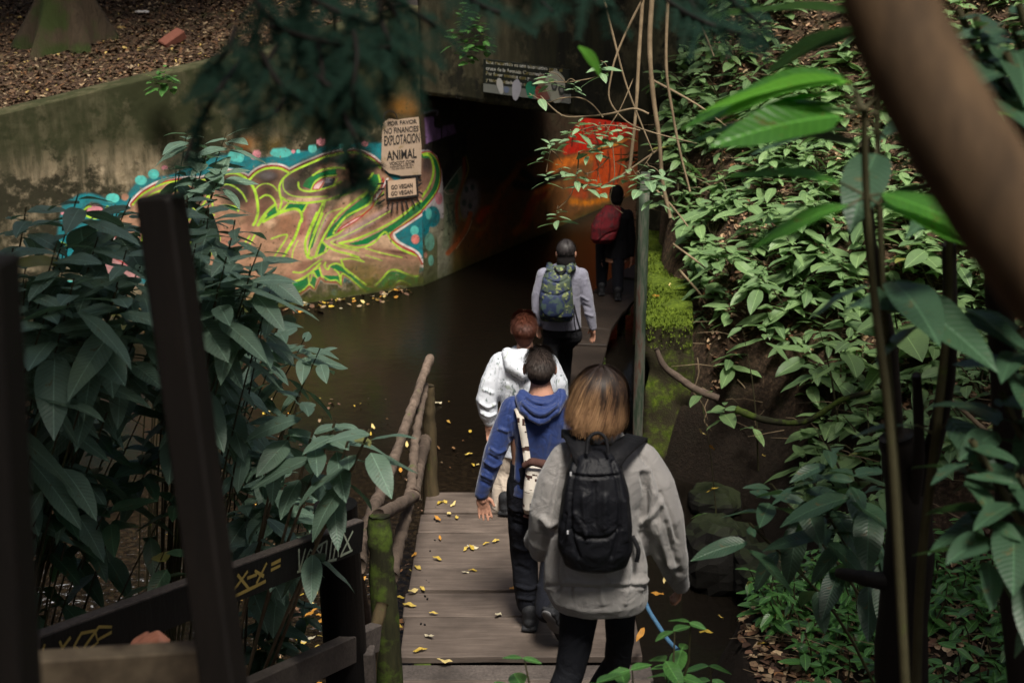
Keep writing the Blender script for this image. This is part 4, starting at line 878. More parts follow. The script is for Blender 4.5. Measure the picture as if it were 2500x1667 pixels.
rock(G(*DW(1760, 1330), -.5), (.28, .3, .22), 'dark rock half hidden under small green plants right of the bridge', 4.1)
rock(G(*DW(1850, 1010), -.35), (.3, .25, .2), 'dark stone in the hollow under the right bank', 5.4)
# undercut: loose roots hanging over the hollow
for i in range(26):
    px_ = R.uniform(1600, 2060); p = W(*DW(px_, R.uniform(800, 900)), R.uniform(11.5, 12.6)); pts = [p]
    for j in range(6): pts.append(pts[-1]+Vector((R.uniform(-.07, .07), R.uniform(-.05, .02), -R.uniform(.03, .12))))
    o = part_tube('hanging_root', pts, (.006, .002), M['twig'], None, 5, 0); tag(o, 'thin dry root hanging in the dark hollow of the right bank', 'root', 'roots hanging over the hollow')

# ------------------------------------------------------------------ fallen leaves and litter
def leaf_mesh(L_, Wd, droop=.25, fold=.25, n=7, wave=0.0, tip=1.0, name='leaf', seed=0):
    v = []; f = []
    for i in range(n+1):
        t = i/n; w = Wd/2*(math.sin(math.pi*min(1, t**.86))**.75)*(1-.20*t*tip)+.0008
        x = L_*t; z = -droop*L_*t*t
        for j in (-2, -1, 0, 1, 2):
            s_ = j/2; zz = z+fold*abs(s_)*w-(.25*fold*(abs(s_)**3)*w)+wave*w*math.sin(t*9+s_*3+seed)*abs(s_)
            v.append((x, s_*w, zz))
    for i in range(n):
        for j in range(4):
            a_ = i*5+j; f.append((a_, a_+5, a_+6, a_+1))
    return pydata(name, v, f)
LC = [(.52, .36, .05), (.62, .45, .10), (.40, .24, .05), (.70, .55, .22), (.55, .26, .04), (.26, .14, .06), (.62, .55, .38)]
LB = [(.10, .052, .030), (.16, .085, .045), (.24, .14, .075), (.07, .036, .022), (.34, .23, .13), (.20, .095, .04), (.45, .33, .20), (.05, .028, .018), (.13, .07, .045)]
def litter(name, pts, size, cols, label=None):
    """thousands of small curled leaves in one mesh"""
    n = len(pts); rs = np.random.RandomState(len(name)+n); P_ = np.array(pts)
    az = rs.rand(n)*6.283; L_ = size*(.5+rs.rand(n)); w = L_*(.16+.2*rs.rand(n)); tilt = rs.randn(n)*.35; cur = (rs.rand(n)-.2)*.5
    d = np.stack([np.cos(az)*np.cos(tilt), np.sin(az)*np.cos(tilt), np.sin(tilt)], 1); e = np.stack([-np.sin(az), np.cos(az), rs.randn(n)*.35], 1)
    up = np.array([0, 0, 1.0])
    a = P_-d*L_[:, None]/2; b = P_+d*L_[:, None]/2; m = P_+up*(cur*L_)[:, None]*.6+up*.004
    m1 = a*.68+m*.32+(m-a)*.1; m2 = b*.62+m*.38; w = w[:, None]
    V = np.stack([a, m1-e*w*.75, m1+e*w*.75+up*.1*w, m2-e*w*.9, m2+e*w*.9+up*.15*w, b], 1).reshape(-1, 3); i = np.arange(n)*6
    F = np.concatenate([np.stack([i, i+1, i+2], 1), np.stack([i+1, i+3, i+2], 1), np.stack([i+2, i+3, i+4], 1), np.stack([i+3, i+5, i+4], 1)]); me = fast_quads(name, V, F)
    cc = np.array(cols)[rs.randint(0, len(cols), n)]*(.6+.7*rs.rand(n))[:, None]; setcol(me, np.repeat(cc, 6, 0))
    o = link(name, me, M['litter']); tag(o, label, 'leaf litter', None, 'stuff'); return o
rs = np.random.RandomState(3)
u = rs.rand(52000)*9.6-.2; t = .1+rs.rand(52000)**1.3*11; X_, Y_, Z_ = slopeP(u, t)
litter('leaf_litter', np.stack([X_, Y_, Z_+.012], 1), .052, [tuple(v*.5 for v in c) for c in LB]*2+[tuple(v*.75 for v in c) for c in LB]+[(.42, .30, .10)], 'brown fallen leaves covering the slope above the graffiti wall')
x = 1.4+rs.rand(60000)*5.5; y = 5.2+rs.rand(60000)*15; z = Hn(x, y); kk = (z > np.where((y > 8.3) & (y < 11.8) & (x < 3.0), .55, -.2)); x, y, z = x[kk], y[kk], z[kk]
kk = ~((x < 1.75) & (y > 11)); x, y, z = x[kk], y[kk], z[kk]
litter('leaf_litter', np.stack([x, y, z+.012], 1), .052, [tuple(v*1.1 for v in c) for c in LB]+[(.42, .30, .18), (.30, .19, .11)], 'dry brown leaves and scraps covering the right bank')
u = .3+rs.rand(190)*4.8; X_ = SEAM.x+dW.x*u-nW.x*(.05+rs.rand(190)**2*.6); Y_ = SEAM.y+dW.y*u-nW.y*(.05+rs.rand(190)**2*.6)
litter('floating_leaves', np.stack([X_, Y_, np.full(190, -.69)], 1), .07, LC+LB, 'yellow and brown leaves drifted against the foot of the graffiti wall')
x = -3.2+rs.rand(210)*3.6; y = 8.8+rs.rand(210)**.6*5; litter('floating_leaves', np.stack([x, y, np.full(210, -.672)], 1), .032, LC+LB, 'specks of leaf floating on the brown water beside the bridge')
x = -1.6+rs.rand(260)*1.0; y = 7.0+rs.rand(260)*3.0; zz = np.full(260, -.655); litter('leaf_litter', np.stack([x, y, zz], 1), .045, LC+LB, 'orange and brown leaves at the water edge below the handrail')
# twigs on the right bank
tv = MB()
for i in range(1500):
    x = R.uniform(1.6, 6.5); y = R.uniform(7, 18); z = H(x, y)
    if z < -.3: continue
    a_ = R.random()*6.28; L_ = R.uniform(.1, .5); e = R.uniform(0, .35); d = Vector((math.cos(a_), math.sin(a_), e)); p = Vector((x, y, z+.01))
    tv.tube([p, p+d*L_*.5+Vector((0, 0, R.uniform(-.02, .04))), p+d*L_], [R.uniform(.002, .006), .003, .0015], 4, False)
tag(link('twigs', tv.mesh('twigs'), M['twig']), 'thin dry stalks and twigs tangled over the right bank', 'twigs', None, 'stuff')

fl_mesh = [leaf_mesh(.10, .036, R.uniform(-.3, .3), R.uniform(-.5, .6), 6, .5, 1, 'fallen_leaf', i) for i in range(7)]
for i, me in enumerate(fl_mesh):
    setcol(me, np.tile(np.array(LC[i]), (len(me.vertices), 1))); me.materials.append(M['fallen'])
def fallen(P_, k_, s_, label, group=None, tilt=.12):
    o = bpy.data.objects.new('fallen_leaf', fl_mesh[k_ % 7]); C.objects.link(o); o.location = P_; o.scale = (s_, s_*R.uniform(.8, 1.3), s_)
    o.rotation_euler = (R.uniform(-tilt, tilt), R.uniform(-tilt, tilt), R.random()*6.28); tag(o, label, 'leaf', group)
deck = [(1017, 1150), (1050, 1190), (1035, 1163), (1012, 1240), (1075, 1253), (1088, 1262), (1100, 1256), (1108, 1250), (1147, 1238), (1030, 1175), (957, 1268), (953, 1297), (1015, 1285), (1078, 1312), (1097, 1310), (965, 1345), (960, 1352), (1170, 1352), (925, 1385), (930, 1372), (975, 1455), (948, 1495), (985, 1405), (1040, 1518), (1012, 1195), (1020, 1147), (925, 1440), (1150, 1405)]
for i, (x_, y_) in enumerate(deck):
    fallen(G(*DW(x_, y_), .012), [0, 1, 3, 4, 1, 0, 6][i % 7], R.uniform(.55, .95), 'yellow leaf lying on the '+['farthest', 'second farthest', 'third farthest', 'fourth farthest', 'fifth farthest', 'second nearest', 'nearest'][sum(y_ > q for q in (1170, 1222, 1305, 1356, 1412, 1510))]+' plank of the footbridge, '+('by its left edge' if x_ < 985 else 'out on the boards'), 'yellow leaves on the bridge deck')
for i, (x_, y_) in enumerate([(1080, 993), (1085, 1040), (1025, 965), (935, 1027), (920, 1085), (1040, 1025), (1015, 922), (1090, 1070), (900, 1120), (1000, 1010), (860, 985), (610, 870), (515, 845), (500, 900), (560, 720), (700, 715)]):
    fallen(G(*DW(x_, y_), -.672), i, R.uniform(.7, 1.2), 'yellow leaf floating on the brown water left of the walkway', 'yellow leaves on the water', .05)
for i, (x_, y_, D_) in enumerate([(1622, 1000, 10.5), (1630, 1022, 10.5), (1752, 1045, 10.2), (1622, 1130, 9.3), (1525, 1340, 8.2), (1525, 1365, 8.0), (1660, 1420, 7.8), (1605, 1450, 7.6), (1540, 660, 12), (1515, 680, 12), (1535, 550, 13.5), (1760, 1475, 7.5), (1720, 1340, 8), (1480, 1440, 7.3)]):
    p = W(*DW(x_, y_), D_); 
    if 8 <= i <= 10: p = G(*DW(x_, y_), .675)
    fallen(p, [3, 4, 1, 0][i % 4], 1.0, 'yellow leaf caught on the mossy block' if 8 <= i <= 10 else 'yellow leaf hanging over the dark gully right of the bridge', 'leaves on the mossy block' if 8 <= i <= 10 else 'yellow leaves in the gully', .8)
for i, (x_, y_) in enumerate([(700, 1415), (725, 1412), (748, 1418), (745, 1450), (745, 1480), (700, 1540), (590, 1490), (575, 1500), (690, 1470), (760, 1440)]):
    fallen(G(*DW(x_, y_), -.5), [4, 4, 4, 3, 1, 1, 4, 5, 6, 5][i], 1.1, 'orange leaf on the stream bank below the dark railing', 'orange leaves below the railing', .3)
# ------------------------------------------------------------------ poster, sign board and painted lettering
def on_plane(px, py, P0, n, off):
    """sight line met with a wall plane through P0 with normal n, off metres in front"""
    d = ray(px, py); o = Vector((0, 0, CAMH)); nn_ = Vector((n.x, n.y, 0)).normalized(); P1 = P0-nn_*off
    return o+d*((P1-o).dot(nn_)/d.dot(nn_))
def text_mesh(s, bold=.012):
    cu = bpy.data.curves.new('t', 'FONT'); cu.body = s; cu.size = 1; cu.align_x = 'LEFT'; cu.offset = bold; cu.resolution_u = 3
    o = bpy.data.objects.new('t', cu); C.objects.link(o); dg = bpy.context.evaluated_depsgraph_get(); dg.update()
    me = bpy.data.meshes.new_from_object(o.evaluated_get(dg)); bpy.data.objects.remove(o); return me
def wall_text(s, tl, tr, bl, P0, n, off, mat, parent, bold=.012, name='lettering'):
    """text filling the box given by three photo pixels on the plane"""
    A_, B_, C_ = (on_plane(*q, P0, n, off) for q in (tl, tr, bl)); me = text_mesh(s, bold); co = np.empty(len(me.vertices)*3); me.vertices.foreach_get('co', co); co = co.reshape(-1, 3)
    x0, x1 = co[:, 0].min(), co[:, 0].max(); y0, y1 = 0.0, .70; u = (co[:, 0]-x0)/(x1-x0); v = (co[:, 1]-y0)/(y1-y0)
    ux = np.array(B_-A_); vy = np.array(A_-C_); ux[2] = 0; vy[:2] = 0
    W_ = np.array(C_)+u[:, None]*ux+v[:, None]*vy; W_[:, 2] = C_.z+v*vy[2]; me.vertices.foreach_set('co', W_.ravel()); me.update()
    return link(name, me, mat, parent)
def plate(pts, P0, n, off, th):
    q = [on_plane(*p, P0, n, off) for p in pts]; nn_ = Vector((n.x, n.y, 0)).normalized()*th; mb = MB(); mb.v = [p for p in q]+[p+nn_ for p in q]; k_ = len(q)
    mb.f = [tuple(range(k_)), tuple(reversed(range(k_, 2*k_)))]+[(i, k_+i, k_+(i+1) % k_, (i+1) % k_) for i in range(k_)]; return mb
M['ink'] = m_flat('black ink', (.016, .014, .013), .7); k = N('aged kraft poster'); nz_ = k.noise(7, 8, rough=.7)
M['poster'] = k.set(k.mix(k.mr(nz_, .55, .72), k.mix(k.noise(30, 5), (.36, .26, .18), (.46, .35, .26)), (.22, .16, .06)), .85, .2, k.bump(nz_, .4, .004))
F1 = [q for q in cF((70, 500), (150, 440), (250, 455), (340, 440), (500, 420), (535, 780), (530, 1112), (300, 1125), (150, 1095), (50, 1010))]
po = link('poster', plate(F1, SEAM, nW, .030, .004).mesh('p', False), M['poster']); tag(po, 'brown paper protest poster in Spanish pasted on the end of the graffiti wall', 'poster')
def cf(x, y): return cF((x, y))[0]
for s_, x0, y0, x1, y1, h in (('POR FAVOR', 130, 478, 480, 462, 48), ('NO FINANCIES', 88, 560, 500, 545, 68), ('EXPLOTACION', 88, 650, 515, 628, 112), ('ANIMAL', 118, 830, 478, 800, 112), ('VOICOT.COM', 150, 962, 450, 945, 40), ('REGISTRATE EN', 160, 1012, 440, 1000, 18), ('NUESTRA WEB', 180, 1038, 425, 1028, 16)):
    wall_text(s_, cf(x0, y0), cf(x1, y1), cf(x0, y0+h), SEAM, nW, .034, M['ink'], po, .022)
hb = on_plane(*cf(165, 440), SEAM, nW, .034)
part_tube('handle', [on_plane(*cf(x, y), SEAM, nW, .034) for x, y in ((80, 470), (90, 390), (150, 350), (215, 375), (245, 440))], .008, M['ink'], po, 6, 0)
gv = link('sticker', plate(cF((118, 1190), (470, 1150), (485, 1365), (135, 1400)), SEAM, nW, .026, .003).mesh('p', False), m_flat('tan paint', (.56, .40, .28), .7)); tag(gv, 'small tan panel with a thick black frame under the brown poster, reading go vegan twice', 'painted panel')
for s_, x0, y0, x1, y1, h in (('GO VEGAN', 170, 1240, 430, 1212, 50), ('GO VEGAN', 170, 1315, 430, 1285, 50)): wall_text(s_, cf(x0, y0), cf(x1, y1), cf(x0, y0+h), SEAM, nW, .030, M['ink'], gv, .03)
def flatstroke(pts, w, name, parent, off=.033):
    nn_ = Vector((nW.x, nW.y, 0)); mb = MB(); P_ = [on_plane(*cf(*p), SEAM, nW, off) for p in pts]
    for a_, b_ in zip(P_, P_[1:]):
        d_ = (b_-a_).normalized(); e_ = d_.cross(nn_)*w; i = len(mb.v); mb.v += [a_-e_-d_*w, b_-e_+d_*w, b_+e_+d_*w, a_+e_-d_*w]; mb.f.append((i, i+1, i+2, i+3))
    return link(name, mb.mesh(name, False), M['ink'], parent)
flatstroke([(118, 1190), (125, 1402)], .016, 'frame', gv, .0335); flatstroke([(125, 1402), (490, 1362)], .014, 'frame', gv, .0345); flatstroke([(490, 1362), (475, 1140)], .014, 'frame', gv, .0355); flatstroke([(300, 1140), (520, 1120)], .012, 'frame', gv, .0335)
for i, (a_, b_) in enumerate((((145, 1440), (125, 1510)), ((190, 1450), (172, 1560)), ((245, 1450), (245, 1530)), ((295, 1440), (320, 1545)), ((345, 1430), (375, 1520)), ((420, 1410), (450, 1480)), ((480, 1400), (510, 1450)), ((510, 1320), (545, 1345)), ((500, 1240), (530, 1215)), ((480, 1150), (520, 1185)), ((90, 1410), (20, 1460)), ((80, 1350), (10, 1400)), ((80, 1280), (20, 1295)), ((75, 1215), (15, 1225)))): flatstroke([a_, b_], .012, 'ray', gv, .0335)
# sign board on the headwall
k = N('black sign face'); M['signb'] = k.set(k.mix(k.noise(8, 6), (.008, .010, .008), (.018, .022, .016)), .5, .4); M['signg'] = m_flat('grey sign strip', (.20, .21, .19), .6)
k = N('faded lettering'); n = k.noise(9, 4); M['signt'] = k.set(k.mix(k.mr(n, .45, .58), (.62, .62, .56), (.22, .18, .05)), .7)
def sg(x, y): return (1180+x/10.69, 130+y/10.69)
so = empty('sign_board', on_plane(*sg(1000, 600), SEAM, nH, .03), 'black information sign with Spanish text and stickers on the headwall over the tunnel', 'sign')
link('panel', plate([sg(0, 150), sg(2230, 440), sg(2225, 1080), sg(0, 790)], SEAM, nH, .06, .04).mesh('p', False), M['signb'], so); link('strip', plate([sg(0, 792), sg(2225, 1082), sg(2220, 1320), sg(0, 1010)], SEAM, nH, .06, .04).mesh('p', False), M['signg'], so)
for s_, x0, y0, x1, h in (('Este recorrido es una alternativa para el', 75, 180, 2060, 92), ('cruce de la Avenida Circunvalar.', 70, 345, 1620, 92), ('Por favor transite con precaución', 70, 480, 1700, 92), ('y tenga cuidado con sus', 65, 640, 1200, 92)):
    sl = .128; wall_text(s_, sg(x0, y0), sg(x1, y0+(x1-x0)*sl), sg(x0, y0+h), SEAM, nH, .064, M['signt'], so, .018)
def sticker(x, y, r1, r2, c, an=0, name='sticker', off=.065):
    p = on_plane(*sg(x, y), SEAM, nH, off); nn_ = Vector((nH.x, nH.y, 0)); mb = MB(); q = 14; ca, sa = math.cos(an), math.sin(an)
    for i in range(q): t = 2*math.pi*i/q; a_, b_ = r1*math.cos(t)*(1+.12*math.sin(3*t)), r2*math.sin(t); mb.v.append(p+dH*(a_*ca-b_*sa)+Vector((0, 0, a_*sa+b_*ca)))
    mb.f.append(tuple(range(q))); link(name, mb.mesh('s', False), m_flat('sticker paint', c, .6), so)
for x, y, a_, b_, c_, an in ((440, 860, .055, .10, (.5, .5, .48), .3), (860, 960, .075, .13, (.42, .42, .48), -.2), (1230, 960, .08, .10, (.02, .22, .12), 0), (1450, 1050, .06, .09, (.30, .06, .05), 0), (1640, 1040, .10, .08, (.25, .10, .08), 0), (1530, 780, .08, .10, (.22, .14, .10), 0), (1290, 760, .08, .05, (.03, .03, .03), 0), (1880, 880, .16, .19, (.42, .42, .34), .2), (1990, 1140, .07, .05, (.22, .03, .12), 0), (600, 960, .05, .04, (.16, .20, .30), 0)): sticker(x, y, a_, b_, c_, an)
for x, y, r_ in ((1850, 870, .052), (2040, 970, .055)): sticker(x, y, r_, r_*1.1, (.05, .055, .05), 0, 'ring', .067); sticker(x, y, r_*.5, r_*.5, (.22, .22, .20), 0, 'ring', .069)
# ------------------------------------------------------------------ people, all seen from behind, walking away
def hd(mb, c, s=1.0, yaw=0.0, ears=True):
    """skull, jaw, nose and ears; the face looks along +y turned by yaw"""
    c = Vector(c); Rz = Matrix.Rotation(yaw, 3, 'Z')
    mb.ell(c+Rz @ Vector((0, -.008, .015))*s, (.076*s, .094*s, .100*s), Rz); mb.ell(c+Rz @ Vector((0, .022, -.045))*s, (.060*s, .068*s, .078*s), Rz)
    mb.ell(c+Rz @ Vector((0, .098, -.012))*s, (.013*s, .018*s, .026*s), Rz, 10, 8); mb.ell(c+Rz @ Vector((0, .080, -.055))*s, (.024*s, .012*s, .009*s), Rz, 10, 8)
    if ears:
        for q in (-1, 1):
            mb.ell(c+Rz @ Vector((q*.087, -.006, -.014))*s, (.011*s, .021*s, .035*s), Rz @ Matrix.Rotation(q*.25, 3, 'Z'), 10, 8)
def neck(mb, c, b, r=.055): mb.tube([Vector(c)+Vector((0, -.01, -.05)), Vector(c).lerp(Vector(b), .6), Vector(b)], [r, r, r*1.25], 14, 'round')
def hand(mb, w, d, n, side, s=1.0, curl=.35):
    """palm, four unequal bent fingers and a thumb; w wrist, d towards the fingers, n out of the palm, side = direction of the thumb"""
    w, d, n, t = Vector(w), Vector(d).normalized(), Vector(n).normalized(), Vector(side).normalized()
    Mx = Matrix((t, n, d)).transposed()
    mb.ell(w+d*.045*s, (.040*s, .016*s, .054*s), Mx, 14, 10); mb.tube([w-d*.03*s, w+d*.03*s], [.026*s, .028*s], 10, 'round')
    for off, L_, r in ((-.030, .060, .0078), (-.010, .074, .0085), (.011, .080, .0088), (.031, .072, .0086)):
        a = w+d*.082*s+t*off*s; sp_ = (d+t*off*3.0).normalized(); b = a+(sp_+n*curl*.4).normalized()*L_*.48*s; e = b+(sp_+n*curl*1.3).normalized()*L_*.52*s
        mb.tube([w+d*.05*s+t*off*.8*s, a, b, e], [r*s*1.1, r*s*1.08, r*s, r*s*.86], 8, 'round')
    a = w+d*.018*s+t*.026*s; b = a+(t*.75+d*.75+n*.25).normalized()*.038*s; e = b+(t*.25+d+n*.35).normalized()*.034*s
    mb.tube([w+d*.01*s+t*.01*s, a, b, e], [.014*s, .013*s, .011*s, .009*s], 8, 'round')
def shoe(mb, heel, toe, s=1.0, up=(0, 0, 1)):
    """heel and toe are points on the sole"""
    heel, toe = Vector(heel), Vector(toe); d = (toe-heel); L_ = d.length; d.normalize(); u = Vector(up); x = d.cross(u).normalized(); u = x.cross(d).normalized()
    Mx = Matrix((x, d, u)).transposed(); mb.box(heel+d*L_/2+u*.012, (.043*s, L_/2, .013), Mx, .006)
    mb.ell(heel+d*L_*.68+u*.040, (.046*s, L_*.34, .036), Mx); mb.ell(heel+d*L_*.22+u*.052, (.040*s, L_*.24, .055), Mx); mb.tube([heel+d*L_*.2+u*.05, heel+d*L_*.18+u*.12], [.042*s, .046*s], 12, 'round')
def strands(name, c, r, length, n, col, mat, parent, yaw=0.0, width=.0028, short=False, spread=.12, tilt=Vector((0, 0, 0)), back=0):
    """hair as thin tapering strips that leave the crown, follow the skull and fall"""
    rs = random.Random(n); V = []; F = []; K_ = []; c = Vector(c)
    for i in range(n):
        az = rs.uniform(0, 6.283); fwd = max(0, math.sin(az-yaw)) if not short else 0
        if fwd > .55: az += math.pi
        jr = 1+rs.uniform(-.02, .07)+(.035*math.sin(az*11+1)+.03*math.sin(az*5) if not short else 0); seg = 9 if not short else 3; tone = rs.random(); wv = rs.uniform(0, 6.28); L_ = length*rs.uniform(.74, 1.06); pts = []
        if short:
            t0 = math.acos(rs.uniform(-.45, 1)); d0 = Vector((math.cos(az)*math.sin(t0), math.sin(az)*math.sin(t0), math.cos(t0)))
            if d0.y > .35 and d0.z < .35: continue
            p0 = c+Vector((d0.x*r[0], d0.y*r[1], d0.z*r[2]))*1.0; fl = (Vector((0, -.3, -1))-d0*d0.dot(Vector((0, -.3, -1)))).normalized(); e = (d0*.55+fl*.8+Vector((rs.uniform(-.3, .3), 0, rs.uniform(-.2, .3)))).normalized()
            pts = [p0, p0+e*length*.5, p0+e*length+fl*length*.3]
        else:
            th0 = rs.uniform(.02, .7); seg = 11
            for k_ in range(seg):
                f = k_/(seg-1); s_ = f*L_; th = th0+s_/(.5*(r[0]+r[2]))
                if th < 1.62: p = Vector((math.cos(az)*r[0]*math.sin(th), math.sin(az)*r[1]*math.sin(th), r[2]*math.cos(th)))*jr
                else:
                    dz = (th-1.62)*.5*(r[0]+r[2]); fl = 1+spread*math.sin(min(1, dz/(L_*.5))*1.6)-.22*max(0, dz/L_-.40)*2
                    p = Vector((math.cos(az)*r[0]*fl, math.sin(az)*r[1]*fl, -.05*r[2]-dz))*1.0; p.x *= jr; p.y *= jr
                p += Vector((math.sin(s_*26+wv), math.cos(s_*22+wv), 0))*.006*f; pts.append(c+p+tilt*max(0, f-.4))
        m = len(pts); j0 = len(V)
        for k_, p in enumerate(pts):
            out = (p-c); out.z *= .3; out.normalize(); tg = (pts[min(k_+1, m-1)]-pts[max(0, k_-1)]).normalized(); x = tg.cross(out).normalized(); w = width*(1-.7*(k_/(m-1))**3)*rs.uniform(.8, 1.1)
            V += [p-x*w, p+x*w]; q = k_/(m-1); K_ += [col(q, tone, p)]*2
        for k_ in range(m-1): a = j0+2*k_; F.append((a, a+1, a+3, a+2))
    me = fast_quads(name, [tuple(v) for v in V], F, True); setcol(me, K_); o = link(name, me, mat, parent); return o
k = N('hair strands'); a_ = k.n('ShaderNodeAttribute', attribute_name='tint'); M['hair'] = k.set(a_.outputs['Color'], .52, .25); k.p.inputs['Anisotropic'].default_value = .5
def hair_base(name, c, r, col, parent, extra=None, yaw=0, vox=.007, drop=-.045):
    mb = MB(); mb.ell(Vector(c)+Vector((0, -.012, .022)), r, None, 20, 14); mb.ell(Vector(c)+Vector((0, -.028, drop)), (r[0]*.92, r[1]*.78, .07), None, 16, 10)
    if extra: extra(mb)
    me = union(name, mb, vox, 3); k = N(name+' base'); m = k.set(k.mix(k.noise(60, 4, k.mapping((3, 3, .4))), tuple(v*.5 for v in col), col), .85, .15, k.bump(k.noise(90, 3, k.mapping((3, 3, .4))), .6, .004)); return link(name, me, m, parent)
def garment(name, mb, mat, parent, vox=.007, sm=5, folds=None, fine=.003, ff=26): return link(name, union(name, mb, vox, sm, folds, fine, ff), mat, parent)
def Wd(x, y, D): return W(*DW(x, y), D)

# ---- the woman in grey with the black backpack, nearest
D0 = 4.75
wo_ = empty('person', (.30, D0, 1.0), 'woman in loose grey sweatshirt and black leggings with a black backpack, nearest of all', 'person', 'people walking to the tunnel')
hc = Wd(1383, 926, 4.73); nb = Wd(1388, 1000, 4.74)
mb = MB(); hd(mb, hc, 1.0, 0, False); neck(mb, hc, nb, .05)
mb.rings([(Wd(1372, y, 4.76), w, d) for y, w, d in ((1370, .155, .12), (1290, .145, .10), (1200, .13, .09), (1100, .145, .10), (1045, .16, .09), (1012, .09, .07))])
wL, wR = Wd(1236, 1238, 4.98), Wd(1558, 1315, 4.86)
mb.tube([Wd(1300, 1050, 4.76), Wd(1255, 1160, 4.74), wL], [.05, .042, .027], 12, 'round'); mb.tube([Wd(1475, 1050, 4.78), Wd(1535, 1195, 4.74), wR], [.05, .042, .027], 12, 'round')
hand(mb, wR, (.1, .15, -1), (-1, .2, 0), (-.1, 1, 0), .95, .6); hand(mb, wL, (-.2, .9, -.5), (1, .2, 0), (.3, .3, 1), .95, .8)
kn, an = Wd(1308, 1545, 4.72), Vector((.10, 4.62, 1.16)); kn2, an2 = Wd(1418, 1520, 4.86), Vector((.27, 5.02, 1.0))
mb.tube([Wd(1330, 1385, 4.76), kn, an], [.06, .045, .034], 16, 'round'); mb.tube([Wd(1424, 1385, 4.78), kn2, an2], [.05, .044, .034], 16, 'round')
link('body', union('body', mb, .0065, 3), M['skin'], wo_)
mb = MB(); mb.tube([Wd(1330, 1340, 4.77), Wd(1329, 1420, 4.76), Wd(1320, 1490, 4.74), kn, kn.lerp(an, .35), an], [.082, .072, .062, .055, .056, .040], 20, 'round'); mb.tube([Wd(1423, 1340, 4.78), Wd(1424, 1420, 4.78), Wd(1424, 1470, 4.82), kn2, kn2.lerp(an2, .35), an2], [.068, .058, .054, .052, .054, .040], 20, 'round')
garment('leggings', mb, M['legging'], wo_, .007, 3, None, .002, 30)
for a_, b_ in ((an, (0, .19, 0)), (an2, (0, .19, 0))):
    mb = MB(); h_ = Vector((a_.x, a_.y-.06, a_.z-.10)); shoe(mb, h_, h_+Vector((0, .24, 0))); garment('shoe', mb, M['black'], wo_, .007, 2, None, 0)
mb = MB()
def row(xl, xr, y, D, dep): 
    a = Wd(xl, y, D); b = Wd(xr, y, D); return ((a+b)/2, (b-a).length/2, dep)
mb.rings([row(1262, 1487, 1372, 4.77, .175), row(1254, 1488, 1350, 4.76, .19), row(1252, 1484, 1300, 4.75, .18), row(1258, 1474, 1220, 4.75, .165), row(1262, 1472, 1150, 4.75, .15), row(1268, 1492, 1095, 4.75, .14), row(1286, 1498, 1055, 4.755, .13), row(1312, 1466, 1030, 4.76, .11), row(1338, 1444, 1012, 4.76, .09), row(1350, 1428, 1000, 4.76, .075)], 40, 2.3)
mb.tube([Wd(1305, 1058, 4.76), Wd(1282, 1110, 4.74), Wd(1262, 1180, 4.72), Wd(1248, 1235, 4.76), Wd(1243, 1262, 4.82)], [.070, .076, .074, .060, .046], 20, 'round'); mb.tube([Wd(1240, 1220, 4.84), Wd(1226, 1242, 4.9)], [.042, .04], 16, 'round')
mb.tube([Wd(1470, 1062, 4.77), Wd(1500, 1120, 4.74), Wd(1520, 1190, 4.72), Wd(1535, 1260, 4.74), Wd(1553, 1315, 4.8), Wd(1563, 1343, 4.84)], [.076, .082, .080, .066, .048, .034], 22, 'round')
mb.ell(Wd(1484, 1170, 4.76), (.070, .09, .18))
mb.tube([Wd(1355, 1003, 4.74), Wd(1372, 1012, 4.66), Wd(1400, 1012, 4.66), Wd(1424, 1001, 4.74)], [.017]*4, 10, 'round')
f = lambda amp, w, *p: ([DW(*q) for q in p], amp, w)
folds = [f(.012, 9, (1490, 1080), (1500, 1130), (1498, 1190), (1510, 1250)), f(-.012, 8, (1478, 1090), (1484, 1150), (1480, 1210)), f(.014, 8, (1475, 1200), (1500, 1180), (1520, 1150)), f(-.014, 9, (1478, 1225), (1505, 1240), (1525, 1290), (1540, 1330)), f(.012, 7, (1510, 1200), (1525, 1260), (1545, 1310)), f(-.010, 6, (1530, 1200), (1545, 1260), (1560, 1310)), f(.010, 6, (1535, 1290), (1556, 1300)), f(-.012, 6, (1530, 1305), (1560, 1312)),
         f(.010, 7, (1290, 1070), (1276, 1130), (1262, 1200)), f(-.012, 8, (1302, 1090), (1290, 1150), (1285, 1200), (1262, 1215)), f(.014, 8, (1246, 1190), (1265, 1205), (1288, 1200)), f(-.012, 7, (1248, 1215), (1268, 1228), (1290, 1220)), f(.008, 8, (1275, 1230), (1262, 1290), (1258, 1350)), f(-.008, 8, (1288, 1250), (1278, 1310), (1280, 1360)), f(.009, 8, (1465, 1240), (1478, 1300), (1470, 1350)), f(-.010, 8, (1452, 1260), (1460, 1310), (1450, 1340)), f(.008, 7, (1400, 1335), (1450, 1340), (1482, 1330)), f(.006, 6, (1300, 1335), (1360, 1340), (1400, 1336)), f(-.007, 5, (1262, 1345), (1340, 1352), (1400, 1350), (1480, 1345)), f(.008, 6, (1380, 1350), (1384, 1385)), f(.007, 6, (1440, 1350), (1436, 1385)), f(-.006, 6, (1310, 1352), (1314, 1385)),
         f(-.006, 4, (1468, 1040), (1500, 1085), (1516, 1150), (1512, 1215)), f(-.005, 4, (1300, 1040), (1290, 1080)), f(.008, 9, (1330, 1020), (1320, 1080), (1318, 1150)), f(.007, 6, (1505, 1130), (1530, 1180), (1545, 1240)), f(-.008, 5, (1518, 1130), (1540, 1185), (1556, 1240))]
garment('sweatshirt', mb, M['grey'], wo_, .0055, 2, [(a_, b_*1.3, c_*.85) for a_, b_, c_ in folds], .006, 11)
